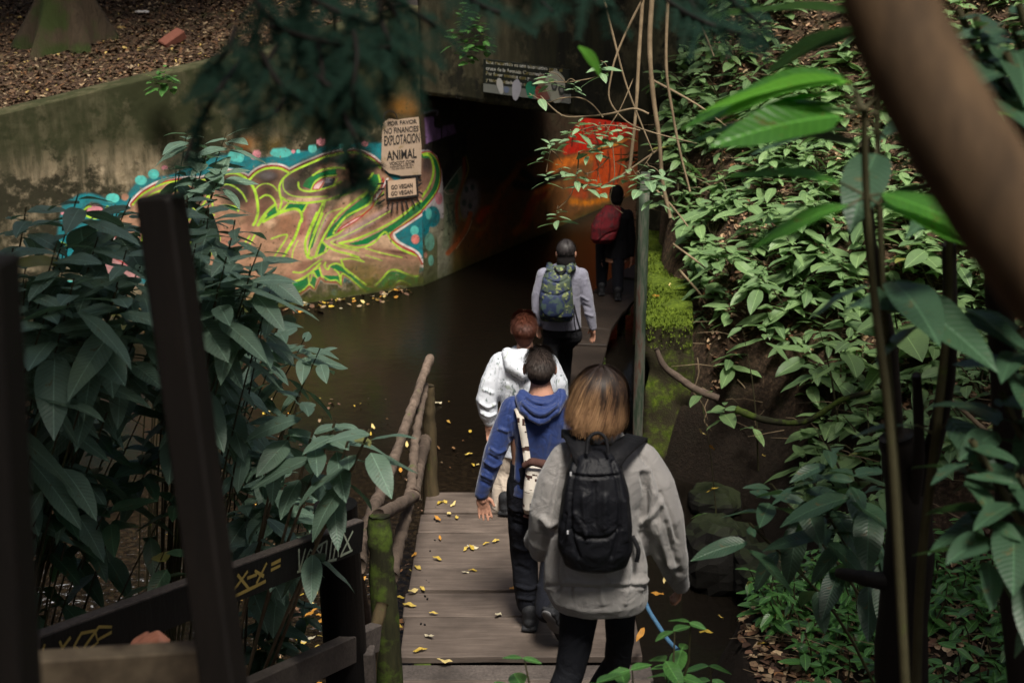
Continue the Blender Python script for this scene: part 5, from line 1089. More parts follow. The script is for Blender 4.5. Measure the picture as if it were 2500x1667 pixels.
# cuffs folded back
for c_, r_ in ((Wd(1560, 1338, 4.83), .034), (Wd(1226, 1243, 4.9), .036)):
    pass
# hair
def wcol(q, tone, p):
    dark = np.array((.022, .014, .011)); gold = np.array((.46, .27, .135)); brn = np.array((.085, .042, .024)); cl_ = .5+.5*mnoise.noise(Vector((p.x*38, p.y*30, p.z*3))); t2 = max(0, min(1, .62*cl_*1.35+.45*tone-.12)); g_ = max(0, min(1, (q-.30)*1.7+(t2-.5)*.7))
    return dark*(1-g_)+(brn*(1-t2)*1.3+gold*t2*(.5+.45*q))*g_
hcc = hc+Vector((-.004, -.01, .012)); hcol = (.045, .022, .014)
def wx(mb): mb.rings([(hc+Vector((-.010, -.008, -.055)), .066, .056), (hc+Vector((-.010, -.010, -.03)), .084, .080), (hc+Vector((-.006, -.012, 0)), .090, .096), (hc+Vector((0, -.01, .06)), .080, .09)], 24)
hair_base('hair', hc, (.084, .098, .102), (.030, .018, .012), wo_, wx, vox=.008)
strands('hair_strands', hcc+Vector((0, 0, .018)), (.092, .104, .106), .205, 5200, wcol, M['hair'], wo_, width=.0021, spread=.14, tilt=Vector((-.035, .0, 0)))
# backpack
bp = MB(); 
def brow(xl, xr, y, D, dep): return row(xl, xr, y, D, dep)
bp.rings([brow(1318, 1412, 1302, 4.56, .05), brow(1296, 1440, 1290, 4.555, .075), brow(1282, 1452, 1255, 4.55, .09), brow(1282, 1452, 1200, 4.55, .092), brow(1292, 1446, 1130, 4.555, .085), brow(1306, 1428, 1070, 4.57, .075), brow(1322, 1410, 1040, 4.59, .055), brow(1340, 1396, 1026, 4.61, .03)], 40, 2.8)
bf = [f(-.010, 5, (1322, 1060), (1310, 1130), (1312, 1220), (1330, 1280)), f(-.010, 5, (1408, 1060), (1424, 1130), (1422, 1220), (1405, 1280)), f(-.008, 4, (1314, 1090), (1365, 1096), (1420, 1090)), f(.006, 8, (1340, 1140), (1344, 1200), (1350, 1240)), f(.006, 9, (1390, 1140), (1388, 1210)), f(-.005, 6, (1365, 1110), (1366, 1200)), f(-.008, 5, (1308, 1215), (1340, 1235), (1395, 1235), (1425, 1212)), f(.006, 8, (1320, 1180), (1345, 1225)), f(-.006, 4, (1290, 1240), (1300, 1180)), f(.005, 5, (1440, 1240), (1436, 1150))]
bpk = garment('backpack', bp, M['black'], wo_, .0055, 2, [(a_, b_*1.4, c_*.8) for a_, b_, c_ in bf], .005, 12)
M['strap'] = m_cloth('black webbing', (.007, .007, .009), .7, 1100, .2, .3)
def strap(name, pts, w, th, parent, mat='strap', n=None):
    pts = [Vector(p) for p in cr([tuple(p) for p in pts], 6)]; mb = MB(); prev = None; m = len(pts)
    for i, p in enumerate(pts):
        t = (pts[min(i+1, m-1)]-pts[max(i-1, 0)]).normalized(); nv = (n or Vector((0, -1, .35))).normalized(); x = t.cross(nv).normalized(); nv = x.cross(t).normalized(); j = len(mb.v); mb.v += [p-x*w-nv*th, p+x*w-nv*th, p+x*w+nv*th, p-x*w+nv*th]; cur = [j, j+1, j+2, j+3]
        if prev: mb.bridge(prev, cur)
        else: mb.f.append(tuple(reversed(cur)))
        prev = cur
    mb.f.append(tuple(prev)); return link(name, mb.mesh(name), M[mat], parent)
strap('strap', [Wd(1344, 1062, 4.56), Wd(1336, 1038, 4.575), Wd(1326, 1014, 4.63), Wd(1315, 996, 4.71), Wd(1312, 990, 4.78), Wd(1312, 1004, 4.90)], .036, .006, wo_, n=Vector((0, -.5, 1)))
strap('strap', [Wd(1404, 1064, 4.56), Wd(1416, 1044, 4.575), Wd(1436, 1024, 4.63), Wd(1454, 1010, 4.71), Wd(1464, 1004, 4.78), Wd(1464, 1020, 4.90)], .036, .006, wo_, n=Vector((0, -.5, 1)))
part_tube('handle', [Wd(1348, 1042, 4.53), Wd(1352, 1008, 4.55), Wd(1372, 994, 4.56), Wd(1392, 1008, 4.55), Wd(1397, 1044, 4.53)], .0065, M['strap'], wo_, 8, 0)
M['metal'] = N('zip metal').set((.6, .6, .62), .3, .5)
for x_, y_ in ((1311, 1088), (1304, 1222)):
    mb = MB(); mb.box(Wd(x_, y_, 4.462), (.003, .003, .006)); link('zip_pull', mb.mesh('z', False), M['metal'], bpk).location = -Vector(wo_.location)*0
for o_ in list(bpk.children): o_.location = (0, 0, 0); 
strap('strap_tail', [Wd(1452, 1230, 4.62), Wd(1466, 1262, 4.60), Wd(1462, 1290, 4.60)], .008, .002, wo_)

M['mantr'] = m_cloth('near black trousers', (.006, .007, .012), .9)
# ---- the man in blue
mn = empty('person', (.24, 7.65, 0), 'man with short dark hair in a blue hooded jacket and dark trousers', 'person', 'people walking to the tunnel')
D1 = 7.65; hc = Wd(1240, 842, 7.66); nb = Wd(1243, 905, 7.65)
mb = MB(); hd(mb, hc, 1.0); neck(mb, hc, nb, .058)
mb.rings([(Wd(1235, y, 7.65), w, d) for y, w, d in ((1120, .15, .11), (1050, .15, .10), (980, .17, .11), (940, .18, .10), (912, .09, .07))])
wr = Wd(1106, 1137, 7.60); mb.tube([Wd(1165, 945, 7.65), Wd(1128, 1045, 7.6), wr], [.05, .042, .028], 12, 'round'); mb.tube([Wd(1310, 945, 7.65), Wd(1345, 1050, 7.7), Wd(1350, 1130, 7.8)], [.05, .042, .028], 12, 'round')
hand(mb, wr, (.14, .10, -1), (.1, -1, .1), (1, .25, .12), 1.0, .22); hand(mb, Wd(1350, 1132, 7.8), (0, .1, -1), (-1, 0, 0), (0, 1, 0), 1.0, .5)
kl, al = Wd(1205, 1270, 7.78), Vector((.13, 7.78, .10)); kr, ar = Wd(1275, 1270, 7.72), Wd(1258, 1385, 7.42)
mb.tube([Wd(1205, 1110, 7.66), kl, al], [.08, .055, .036], 14, 'round'); mb.tube([Wd(1262, 1110, 7.66), kr, ar], [.08, .055, .036], 14, 'round')
link('body', union('body', mb, .0058, 2), M['skin'], mn)
mb = MB(); kl = Wd(1203, 1270, 7.74); 
mb.rings([row(1166, 1290, 1160, 7.66, .12), row(1168, 1288, 1105, 7.66, .125), row(1172, 1284, 1060, 7.66, .12)], 24)
mb.tube([Wd(1204, 1115, 7.67), Wd(1207, 1200, 7.69), kl, Wd(1208, 1340, 7.72), Wd(1215, 1385, 7.72)], [.105, .105, .082, .075, .074], 20, 'round')
mb.tube([Wd(1248, 1115, 7.67), Wd(1268, 1200, 7.69), kr, Wd(1266, 1340, 7.56), Wd(1258, 1392, 7.44), Wd(1256, 1402, 7.40)], [.10, .096, .082, .078, .078, .07], 20, 'round')
tf = [f(.010, 5, (1175, 1165), (1190, 1180), (1215, 1178)), f(-.010, 5, (1180, 1200), (1210, 1212)), f(.010, 5, (1185, 1255), (1205, 1262), (1225, 1255)), f(-.010, 5, (1188, 1300), (1215, 1310)), f(.012, 5, (1190, 1345), (1215, 1352), (1235, 1345)), f(.01, 4, (1192, 1372), (1220, 1376))]
garment('trousers', mb, M['mantr'], mn, .0075, 3, tf, .004, 18)
M['shoe'] = m_cloth('dark hiking shoe', (.02, .021, .024), .7); M['sole'] = m_flat('grey rubber sole', (.14, .14, .145), .8)
mb = MB(); shoe(mb, (.10, 7.62, 0.004), (.14, 7.90, 0.004), 1.1); garment('shoe', mb, M['shoe'], mn, .006, 2, None, 0)
he, to = Wd(1256, 1404, 7.30), G(*DW(1290, 1447), .012); to = Vector((he.x+.10, he.y+.17, .012)); 
mb = MB(); shoe(mb, he, to, 1.1, up=(0, -.2, 1)); garment('shoe', mb, M['shoe'], mn, .006, 2, None, 0)
d_ = (to-he).normalized(); u_ = Vector((0, 0, 1)); x_ = d_.cross(u_).normalized(); u_ = x_.cross(d_)
mb = MB(); mb.ell(he+d_*.06-u_*.004, (.046, .075, .016), Matrix((x_, d_, u_)).transposed()); mb.ell(he+d_*.15-u_*.002, (.050, .09, .016), Matrix((x_, d_, u_)).transposed()); link('sole', union('sole', mb, .005, 2), M['sole'], mn)
mb = MB(); mb.rings([row(1170, 1300, 1128, 7.66, .13), row(1172, 1300, 1110, 7.66, .135), row(1180, 1300, 1050, 7.66, .125), row(1176, 1304, 1000, 7.65, .13), row(1164, 1310, 955, 7.65, .13), row(1172, 1312, 930, 7.65, .11), row(1200, 1288, 908, 7.65, .08)], 34, 2.3)
mb.tube([Wd(1180, 938, 7.65), Wd(1158, 985, 7.63), Wd(1136, 1040, 7.6), Wd(1120, 1090, 7.6), wr+Vector((0, 0, .01))], [.075, .070, .062, .052, .040], 18, 'round')
mb.tube([Wd(1298, 938, 7.65), Wd(1326, 990, 7.66), Wd(1345, 1050, 7.7), Wd(1350, 1125, 7.8)], [.075, .068, .055, .042], 18, 'round')
jf = [f(.012, 5, (1148, 985), (1165, 990)), f(.010, 4, (1128, 1030), (1145, 1040), (1160, 1032)), f(-.010, 4, (1124, 1045), (1142, 1055)), f(.012, 4, (1115, 1060), (1134, 1072), (1150, 1062)), f(-.010, 3.5, (1112, 1075), (1130, 1086)), f(.010, 4, (1108, 1090), (1128, 1100)), f(-.008, 4, (1106, 1105), (1124, 1114)), f(.008, 6, (1196, 980), (1190, 1040), (1186, 1100)), f(-.008, 5, (1206, 990), (1200, 1060), (1198, 1120)), f(.008, 7, (1260, 1000), (1250, 1060), (1240, 1100)), f(.008, 5, (1170, 960), (1176, 1000)), f(-.005, 3, (1172, 925), (1166, 960), (1172, 1010)), f(-.006, 3, (1172, 1108), (1200, 1112), (1230, 1112))]
garment('jacket', mb, M['blue'], mn, .0062, 2, [(a_, b_*1.0, c_*.9) for a_, b_, c_ in jf], .0035, 20)
mb = MB()
mb.tube([Wd(1196, 915, 7.60), Wd(1206, 938, 7.535), Wd(1238, 958, 7.50), Wd(1272, 940, 7.535), Wd(1290, 913, 7.60)], [.034, .044, .05, .044, .034], 16, 'round')
mb.tube([Wd(1200, 905, 7.62), Wd(1222, 925, 7.56), Wd(1246, 930, 7.55), Wd(1270, 922, 7.57), Wd(1290, 903, 7.62)], [.030, .036, .038, .034, .028], 14, 'round'); mb.tube([Wd(1286, 898, 7.62), Wd(1292, 915, 7.60), Wd(1282, 930, 7.56)], [.018, .024, .02], 12, 'round')
mb.tube([Wd(1202, 903, 7.70), Wd(1198, 902, 7.64), Wd(1216, 914, 7.58), Wd(1246, 918, 7.575), Wd(1274, 912, 7.58), Wd(1290, 900, 7.64)], [.02]*6, 10, 'round')
hf = [f(.010, 4, (1200, 925), (1225, 945), (1250, 950), (1278, 930)), f(-.012, 3.5, (1200, 935), (1225, 958), (1255, 960), (1280, 940)), f(-.012, 3, (1206, 915), (1230, 930), (1262, 930), (1284, 912)), f(.008, 3, (1215, 960), (1240, 972), (1262, 965)), f(-.010, 3, (1284, 900), (1286, 925))]
garment('hood', mb, M['blue'], mn, .0058, 2, hf, .002, 25)
hair_base('hair', hc, (.079, .093, .097), (.022, .016, .014), mn, None, vox=.006, drop=-.03)
strands('hair_strands', hc+Vector((0, -.010, .020)), (.081, .096, .099), .024, 3600, lambda q, t, p: np.array((.045, .033, .028))*(.45+1.1*t), M['hair'], mn, width=.0014, short=True)
# woven shoulder bag
k = N('woven wool'); x, y, z = k.sep(); gx = k.math('FLOOR', k.math('MULTIPLY', x, 70)); gz = k.math('FLOOR', k.math('MULTIPLY', z, 62)); cv = k.n('ShaderNodeCombineXYZ'); k.l(gx, cv.inputs[0]); k.l(gz, cv.inputs[2])
wn_ = k.n('ShaderNodeTexWhiteNoise'); k.l(cv.outputs[0], wn_.inputs[0]); band = k.math('SINE', k.math('MULTIPLY', z, 78)); f_ = k.math('GREATER_THAN', k.math('ADD', wn_.outputs[0], k.math('MULTIPLY', band, .32)), .86)
M['woven'] = k.set(k.mix(f_, (.62, .57, .50), (.055, .030, .025)), .95, .1, k.bump(k.noise(260, 3), .5, .004))
bag = empty('shoulder_bag', Wd(1225, 1120, 7.5), 'cream and brown woven shoulder bag hanging at the hip of the man in blue', 'bag'); mb = MB()
mb.rings([row(1204, 1286, 1178, 7.50, .03), row(1200, 1288, 1165, 7.49, .06), row(1202, 1286, 1120, 7.49, .065), row(1208, 1280, 1075, 7.50, .05)], 28, 3); o_ = garment('pouch', mb, M['woven'], bag, .006, 2, None, .004, 20)
M['brownflap'] = m_cloth('brown knitted edge', (.075, .035, .028), .9); mb = MB(); mb.tube([Wd(1206, 1068, 7.47), Wd(1222, 1060, 7.45), Wd(1250, 1066, 7.44), Wd(1282, 1076, 7.47)], [.020, .024, .026, .022], 12, 'round'); garment('rim', mb, M['brownflap'], bag, .006, 2, None, .004, 40)
mb = MB(); mb.tube([Wd(1206, 1184, 7.49), Wd(1240, 1194, 7.47), Wd(1284, 1188, 7.49)], [.012, .016, .012], 10, 'round'); garment('fringe', mb, M['brownflap'], bag, .005, 1, None, .006, 60)
strap('strap', [Wd(1186, 935, 7.60), Wd(1193, 948, 7.525), Wd(1199, 980, 7.50), Wd(1206, 1020, 7.50), Wd(1212, 1064, 7.48)], .020, .005, bag, 'woven')

# ---- red haired person in the white jacket
rd = empty('person', (.08, 9.5, 0), 'person with short reddish hair in a white speckled hooded jacket and beige trousers', 'person', 'people walking to the tunnel')
hc = Wd(1204, 752, 9.5); nb = Wd(1206, 800, 9.5); mb = MB(); hd(mb, hc, .98); neck(mb, hc, nb, .05)
mb.rings([(Wd(1205, y, 9.5), w, d) for y, w, d in ((980, .15, .11), (900, .14, .10), (850, .17, .10), (812, .09, .07))]); wl = Wd(1124, 972, 9.45)
mb.tube([Wd(1145, 838, 9.5), Wd(1112, 920, 9.48), wl], [.048, .042, .028], 12, 'round'); mb.tube([Wd(1262, 838, 9.5), Wd(1285, 910, 9.5), Wd(1285, 960, 9.6)], [.048, .042, .028], 12, 'round')
hand(mb, wl, (.1, .1, -1), (.3, -1, 0), (1, .2, 0), .95, .4); hand(mb, Wd(1285, 962, 9.6), (0, .1, -1), (-1, 0, 0), (0, 1, 0), .95, .5)
al, ar = Vector((-.02, 9.42, .10)), Vector((.2, 9.72, .08)); mb.tube([Wd(1170, 1000, 9.5), Wd(1170, 1085, 9.56), al], [.07, .05, .036], 12, 'round'); mb.tube([Wd(1235, 1000, 9.5), Wd(1240, 1085, 9.62), ar], [.07, .05, .036], 12, 'round')
link('body', union('body', mb, .007, 2), M['skin'], rd)
mb = MB(); mb.rings([row(1145, 1266, 1030, 9.5, .13), row(1148, 1264, 990, 9.5, .13), row(1152, 1260, 960, 9.5, .12)], 22); mb.tube([Wd(1176, 1030, 9.5), Wd(1172, 1080, 9.52), Wd(1160, 1130, 9.48), Wd(1155, 1160, 9.46)], [.11, .10, .095, .085], 18, 'round'); mb.tube([Wd(1236, 1030, 9.5), Wd(1238, 1085, 9.58), Wd(1240, 1160, 9.66)], [.11, .09, .08], 18, 'round')
garment('trousers', mb, M['beige'], rd, .008, 3, [f(.01, 4, (1150, 1100), (1160, 1140), (1158, 1160)), f(-.01, 4, (1165, 1090), (1172, 1130), (1170, 1165)), f(.008, 4, (1182, 1080), (1184, 1160))], .005, 16)
mb = MB(); shoe(mb, (-.06, 9.30, .012), (-.01, 9.56, .012), 1.05); garment('shoe', mb, M['shoe'], rd, .007, 2, None, 0); mb = MB(); shoe(mb, (.18, 9.58, .004), (.2, 9.84, .004), 1.05); garment('shoe', mb, M['shoe'], rd, .007, 2, None, 0)
k = N('white printed jacket'); n = k.noise(46, 3, k.mapping((1, 1, .35)), .5, 1.2); spk = k.mr(n, .60, .64); n2 = k.noise(13, 2, None, .5, 1.5); sp2 = k.mr(n2, .62, .66)
M['whitej'] = k.set(k.mix(sp2, k.mix(spk, (.60, .63, .69), (.16, .21, .21)), (.40, .45, .42)), .6, .4, k.bump(k.noise(10, 5, rough=.6), .5, .02))
mb = MB(); mb.rings([row(1146, 1282, 1040, 9.5, .15), row(1146, 1282, 1000, 9.5, .155), row(1150, 1282, 930, 9.5, .145), row(1140, 1282, 870, 9.5, .15), row(1138, 1278, 840, 9.5, .13), row(1160, 1252, 812, 9.5, .09), row(1176, 1236, 798, 9.5, .075)], 32, 2.3)
mb.tube([Wd(1152, 835, 9.5), Wd(1132, 875, 9.48), Wd(1118, 920, 9.46), Wd(1122, 955, 9.45), Wd(1124, 966, 9.45)], [.085, .085, .080, .064, .045], 18, 'round'); mb.tube([Wd(1256, 835, 9.5), Wd(1280, 880, 9.5), Wd(1287, 930, 9.52), Wd(1287, 956, 9.56)], [.08, .078, .065, .05], 18, 'round')
wf = [f(.012, 3.5, (1104, 925), (1120, 935), (1136, 928)), f(-.012, 3, (1106, 938), (1122, 946)), f(.010, 3, (1106, 948), (1122, 956), (1138, 950)), f(-.008, 4, (1150, 850), (1142, 890), (1146, 940)), f(.008, 4, (1165, 880), (1160, 940), (1155, 1000)), f(.008, 5, (1200, 900), (1195, 960), (1185, 1020)), f(.01, 4, (1112, 895), (1130, 902))]
garment('jacket', mb, M['whitej'], rd, .0072, 3, wf, .006, 14)
mb = MB(); mb.tube([Wd(1166, 812, 9.46), Wd(1176, 840, 9.38), Wd(1200, 856, 9.35), Wd(1226, 842, 9.38), Wd(1240, 812, 9.46)], [.045, .055, .06, .055, .045], 16, 'round'); mb.ell(Wd(1202, 826, 9.42), (.12, .06, .08)); garment('hood', mb, M['whitej'], rd, .0072, 2, [f(-.012, 4, (1180, 830), (1202, 848), (1226, 832))], .003, 25)
hair_base('hair', hc, (.078, .092, .096), (.075, .025, .014), rd, lambda m: m.ell(hc+Vector((0, -.042, -.075)), (.056, .05, .06)), vox=.007, drop=-.05)
strands('hair_strands', hc+Vector((0, -.010, .020)), (.078, .092, .096), .030, 3000, lambda q, t, p: np.array((.085, .028, .016))*(.75+.5*t), M['hair'], rd, width=.0022, short=True)

# ---- person with the camouflage backpack
cm = empty('person', (.45, 12.8, -.33), 'person in a grey blue sweater with a camouflage backpack, walking on the low boards', 'person', 'people walking to the tunnel')
D3 = 12.8; hc = Wd(1300, 580, 12.8); nb = Wd(1298, 608, 12.8); mb = MB(); hd(mb, hc, .98); neck(mb, hc, nb, .05)
mb.rings([(Wd(1292, y, 12.8), w, d) for y, w, d in ((750, .14, .11), (680, .13, .10), (640, .16, .10), (618, .09, .07))]); wr3 = Wd(1362, 752, 12.75); wl3 = Wd(1236, 742, 12.75)
mb.tube([Wd(1340, 632, 12.8), Wd(1352, 695, 12.78), wr3], [.046, .04, .027], 12, 'round'); mb.tube([Wd(1248, 632, 12.8), Wd(1233, 690, 12.78), wl3], [.046, .04, .027], 12, 'round')
hand(mb, wr3, (.05, .1, -1), (-.6, -.6, 0), (-.5, .8, 0), .95, .4); hand(mb, wl3, (.0, .1, -1), (.6, -.6, 0), (.5, .8, 0), .95, .4)
mb.tube([Wd(1272, 755, 12.8), Vector((.36, 12.7, .12)), Vector((.36, 12.55, -.24))], [.075, .05, .036], 12, 'round'); mb.tube([Wd(1312, 755, 12.8), Vector((.50, 12.95, .12)), Vector((.50, 13.0, -.24))], [.075, .05, .036], 12, 'round')
link('body', union('body', mb, .0075, 2), M['skin'], cm)
mb = MB(); mb.rings([row(1245, 1335, 770, 12.8, .12), row(1248, 1332, 740, 12.8, .12), row(1250, 1328, 715, 12.8, .11)], 22); mb.tube([Wd(1270, 770, 12.8), Vector((.355, 12.72, .15)), Vector((.36, 12.58, -.20))], [.10, .075, .065], 16, 'round'); mb.tube([Wd(1314, 770, 12.8), Vector((.51, 12.93, .15)), Vector((.50, 12.98, -.20))], [.10, .075, .065], 16, 'round'); garment('trousers', mb, M['blacktr'], cm, .009, 3)
for a_, b_ in (((.36, 12.48, -.32), (.36, 12.74, -.32)), ((.50, 12.90, -.32), (.50, 13.16, -.32))): mb = MB(); shoe(mb, a_, b_); garment('shoe', mb, M['shoe'], cm, .008, 2, None, 0)
mb = MB(); mb.rings([row(1243, 1335, 752, 12.8, .13), row(1244, 1334, 720, 12.8, .13), row(1246, 1334, 670, 12.8, .125), row(1240, 1342, 635, 12.8, .12), row(1252, 1332, 618, 12.8, .10), row(1278, 1318, 606, 12.8, .07)], 30, 2.3); mb.tube([Wd(1334, 632, 12.8), Wd(1347, 680, 12.78), Wd(1356, 725, 12.76), wr3], [.07, .062, .05, .038], 16, 'round'); mb.tube([Wd(1250, 632, 12.8), Wd(1236, 680, 12.78), Wd(1234, 720, 12.76), wl3], [.07, .062, .052, .04], 16, 'round')
garment('sweater', mb, M['greysw'], cm, .008, 3, [f(.01, 3, (1335, 680), (1350, 690)), f(-.01, 3, (1340, 700), (1356, 708)), f(.01, 3, (1345, 720), (1360, 726))], .005, 16)
k = N('camouflage cloth'); n1 = k.noise(15, 3, None, .5, .6); n2 = k.noise(24, 3, k.mapping((1, 1, 1)), .5, .4); c_ = k.mix(k.mr(n1, .46, .52), (.018, .026, .065), (.045, .065, .045)); c_ = k.mix(k.mr(n2, .56, .62), c_, (.17, .20, .075)); M['camo'] = k.set(c_, .75, .3, k.bump(k.noise(60, 3), .3, .005))
mb = MB(); mb.rings([row(1244, 1314, 736, 12.58, .06), row(1238, 1318, 722, 12.56, .09), row(1238, 1316, 680, 12.56, .10), row(1246, 1312, 640, 12.58, .09), row(1256, 1306, 618, 12.62, .06), row(1264, 1298, 610, 12.65, .03)], 30, 2.7); bc = garment('backpack', mb, M['camo'], cm, .008, 2, [f(-.012, 2.5, (1246, 672), (1276, 680), (1308, 668)), f(-.012, 2.5, (1252, 640), (1280, 650), (1304, 640))], .006, 14)
k = N('blue camo'); M['camob'] = k.set(k.mix(k.mr(k.noise(20, 3), .5, .56), (.016, .026, .065), (.04, .065, .06)), .7, .3); mb = MB(); mb.ell(Wd(1270, 703, 12.475), (.115, .028, .11)); garment('pocket', mb, M['camob'], cm, .008, 2, None, .004, 20)
part_tube('handle', [Wd(1274, 614, 12.58), Wd(1282, 625, 12.53), Wd(1296, 622, 12.53), Wd(1300, 612, 12.58)], .010, M['strap'], cm, 8, 0)
strap('strap', [Wd(1300, 622, 12.56), Wd(1316, 612, 12.68), Wd(1322, 614, 12.85)], .035, .008, cm, 'camo'); strap('strap', [Wd(1262, 622, 12.56), Wd(1262, 610, 12.70), Wd(1258, 612, 12.85)], .03, .008, cm, 'camo'); strap('strap_tail', [Wd(1318, 700, 12.6), Wd(1326, 735, 12.6), Wd(1334, 760, 12.62)], .008, .003, cm); strap('strap_tail', [Wd(1318, 715, 12.6), Wd(1320, 745, 12.6), Wd(1326, 772, 12.62)], .006, .003, cm)
hair_base('hair', hc, (.086, .100, .104), (.012, .010, .010), cm, lambda m: m.ell(hc+Vector((0, -.04, -.075)), (.088, .07, .095)), vox=.008)
strands('hair_strands', hc+Vector((0, -.010, .015)), (.088, .102, .106), .10, 1200, lambda q, t, p: np.array((.020, .017, .017))*(.5+1.2*t), M['hair'], cm, width=.003)

# ---- person with the red backpack, deep in the tunnel mouth
rb = empty('person', (1.18, 16.4, -.35), 'person in dark clothes with a red backpack, farthest ahead at the tunnel mouth', 'person', 'people walking to the tunnel')
hc = Wd(1416, 448, 16.5); nb = Wd(1416, 472, 16.5); mb = MB(); hd(mb, hc, .98); neck(mb, hc, nb, .05); mb.rings([(Wd(1416, y, 16.5), w, d) for y, w, d in ((600, .14, .11), (540, .13, .10), (500, .16, .10), (480, .09, .07))])
for q in (-1, 1):
    w_ = Wd(1416+q*34, 588, 16.5); mb.tube([Wd(1416+q*27, 494, 16.5), Wd(1416+q*33, 545, 16.5), w_], [.046, .04, .027], 10, 'round'); hand(mb, w_, (0, .1, -1), (-q, -.2, 0), (0, 1, 0), .95, .4)
    mb.tube([Vector((1.17+q*.08, 16.5, .48)), Vector((1.17+q*.09, 16.5-q*.06, .08)), Vector((1.17+q*.09, 16.5-q*.12, -.25))], [.075, .05, .036], 10, 'round')
link('body', union('body', mb, .009, 2), M['skin'], rb)
mb = MB(); mb.rings([(Vector((1.17, 16.5, .42)), .16, .12), (Vector((1.17, 16.5, .58)), .15, .11)], 20)
for q in (-1, 1): mb.tube([Vector((1.17+q*.08, 16.5, .46)), Vector((1.17+q*.09, 16.5-q*.06, .08)), Vector((1.17+q*.09, 16.5-q*.12, -.21))], [.105, .08, .065], 14, 'round')
garment('trousers', mb, M['mantr'], rb, .01, 3)
for q in (-1, 1): mb = MB(); a_ = Vector((1.17+q*.09, 16.40-q*.12, -.325)); shoe(mb, a_, a_+Vector((0, .26, 0))); garment('shoe', mb, M['shoe'], rb, .009, 2, None, 0)
mb = MB(); mb.rings([row(1386, 1446, 590, 16.5, .13), row(1388, 1444, 540, 16.5, .12), row(1384, 1448, 498, 16.5, .12), row(1394, 1438, 484, 16.5, .09), row(1404, 1428, 476, 16.5, .07)], 26, 2.3)
for q in (-1, 1): mb.tube([Wd(1416+q*26, 494, 16.5), Wd(1416+q*33, 545, 16.5), Wd(1416+q*34, 584, 16.5)], [.068, .058, .04], 14, 'round')
garment('jacket', mb, M['blacktr'], rb, .009, 3)
k = N('red pack cloth'); n = k.noise(16, 4, None, .6, .8); M['redpack'] = k.set(k.mix(k.mr(n, .45, .6), (.20, .014, .022), (.085, .020, .024)), .75, .3, k.bump(n, .4, .01))
mb = MB(); mb.rings([row(1362, 1404, 558, 16.28, .05), row(1356, 1412, 548, 16.26, .09), row(1357, 1422, 520, 16.26, .10), row(1370, 1428, 495, 16.28, .09), row(1384, 1426, 479, 16.3, .06), row(1390, 1412, 471, 16.32, .035)], 28, 2.6); garment('backpack', mb, M['redpack'], rb, .009, 2, [f(-.018, 2.4, (1374, 556), (1392, 540), (1414, 532)), f(-.012, 2, (1382, 490), (1378, 520), (1376, 545)), f(.012, 3, (1410, 490), (1408, 520))], .008, 12)
hair_base('hair', hc, (.086, .100, .104), (.010, .009, .009), rb, vox=.009)

# ---- hand on the near rail, lower left (its owner is out of the picture)
hp = empty('person', Wd(250, 1640, 3.4), 'fingers of someone below the frame resting on the blurred rail at the lower left', 'person')
M['skin2'] = m_flat('tanned skin', (.40, .16, .095), .5); mb = MB(); w_ = Wd(285, 1530, 3.4); hand(mb, w_, (.75, .1, .62), (0, -.4, -.8), (-.2, .8, .5), 1.0, .9); e_ = w_+Vector((-.16, .05, -.20)); mb.tube([w_, e_, e_+Vector((-.15, .1, -.25))], [.028, .036, .045], 12, 'round'); link('body', union('body', mb, .004, 2), M['skin2'], hp)
mb = MB(); mb.tube([w_.lerp(e_, .55), e_, e_+Vector((-.15, .1, -.25))], [.042, .050, .06], 14, 'round'); garment('sleeve', mb, M['black'], hp, .008, 3)
k = N('blue webbing'); M['cord'] = k.set(k.mix(k.noise(60, 3), (.03, .10, .20), (.09, .20, .32)), .7, .3)
P_ = path3([(1476, 1362), (1490, 1400), (1515, 1440), (1535, 1470), (1556, 1492)], 6.3, 6.0); tag(part_tube('blue_cord', P_, .011, M['cord'], None, 8, .05), 'faded blue cord slanting down beside the bridge, right of the woman in grey', 'cord')
# ------------------------------------------------------------------ plants
def cell(dx, dy, what):
    r_ = next(t for a_, t in ((150, 'at the top of the right bank'), (350, 'high on the right bank'), (600, 'halfway up the right bank'), (850, 'low on the right bank'), (1180, 'at the foot of the right bank'), (1400, 'on the shady ground right of the rocks'), (9999, 'at the bottom right')) if dy < a_)
    c_ = next(t for a_, t in ((1640, 'near the pale vines and mossy block'), (1850, 'left of the bright sapling'), (2040, 'behind the bright sapling stem'), (2200, 'between the dark stems'), (9999, 'towards the right edge')) if dx < a_)
    if dy >= 1180: c_ = next(t for a_, t in ((1800, 'beside the bridge'), (2000, 'left of the dark trunk'), (9999, 'beyond the dark trunk')) if dx < a_)
    return what+' '+r_+', '+c_, what+'s '+r_+' '+c_
def kit(mat, sizes, droop, fold, wave=.15, ratio=.36):
    out = []
    for i, L_ in enumerate(sizes):
        me = leaf_mesh(L_, L_*ratio, droop*(.6+.8*R.random()), fold*(.7+.6*R.random()), 8, wave, 1, 'leaf', i); me.materials.append(mat); out.append(me)
    return out
K_shrub = kit(M['leaf_shrub'], [.23, .26, .21, .28, .18, .25], .22, .16, .10, .42)
K_bank = kit(M['leaf_bank'], [.17, .21, .26, .14, .30], .22, .25, .12, .44)
K_pale = kit(M['leaf_pale'], [.17, .19, .22, .15], .18, .22, .06, .38)
K_bright = kit(M['leaf_bright'], [.17, .20, .23], .2, .15, .1, .36)
K_gloss = kit(M['leaf_gloss'], [.08, .10, .12, .135], .12, .25, .05, .48)
K_dark = kit(M['leaf_dark'], [.17, .20, .23, .26], .2, .2, .1, .42)
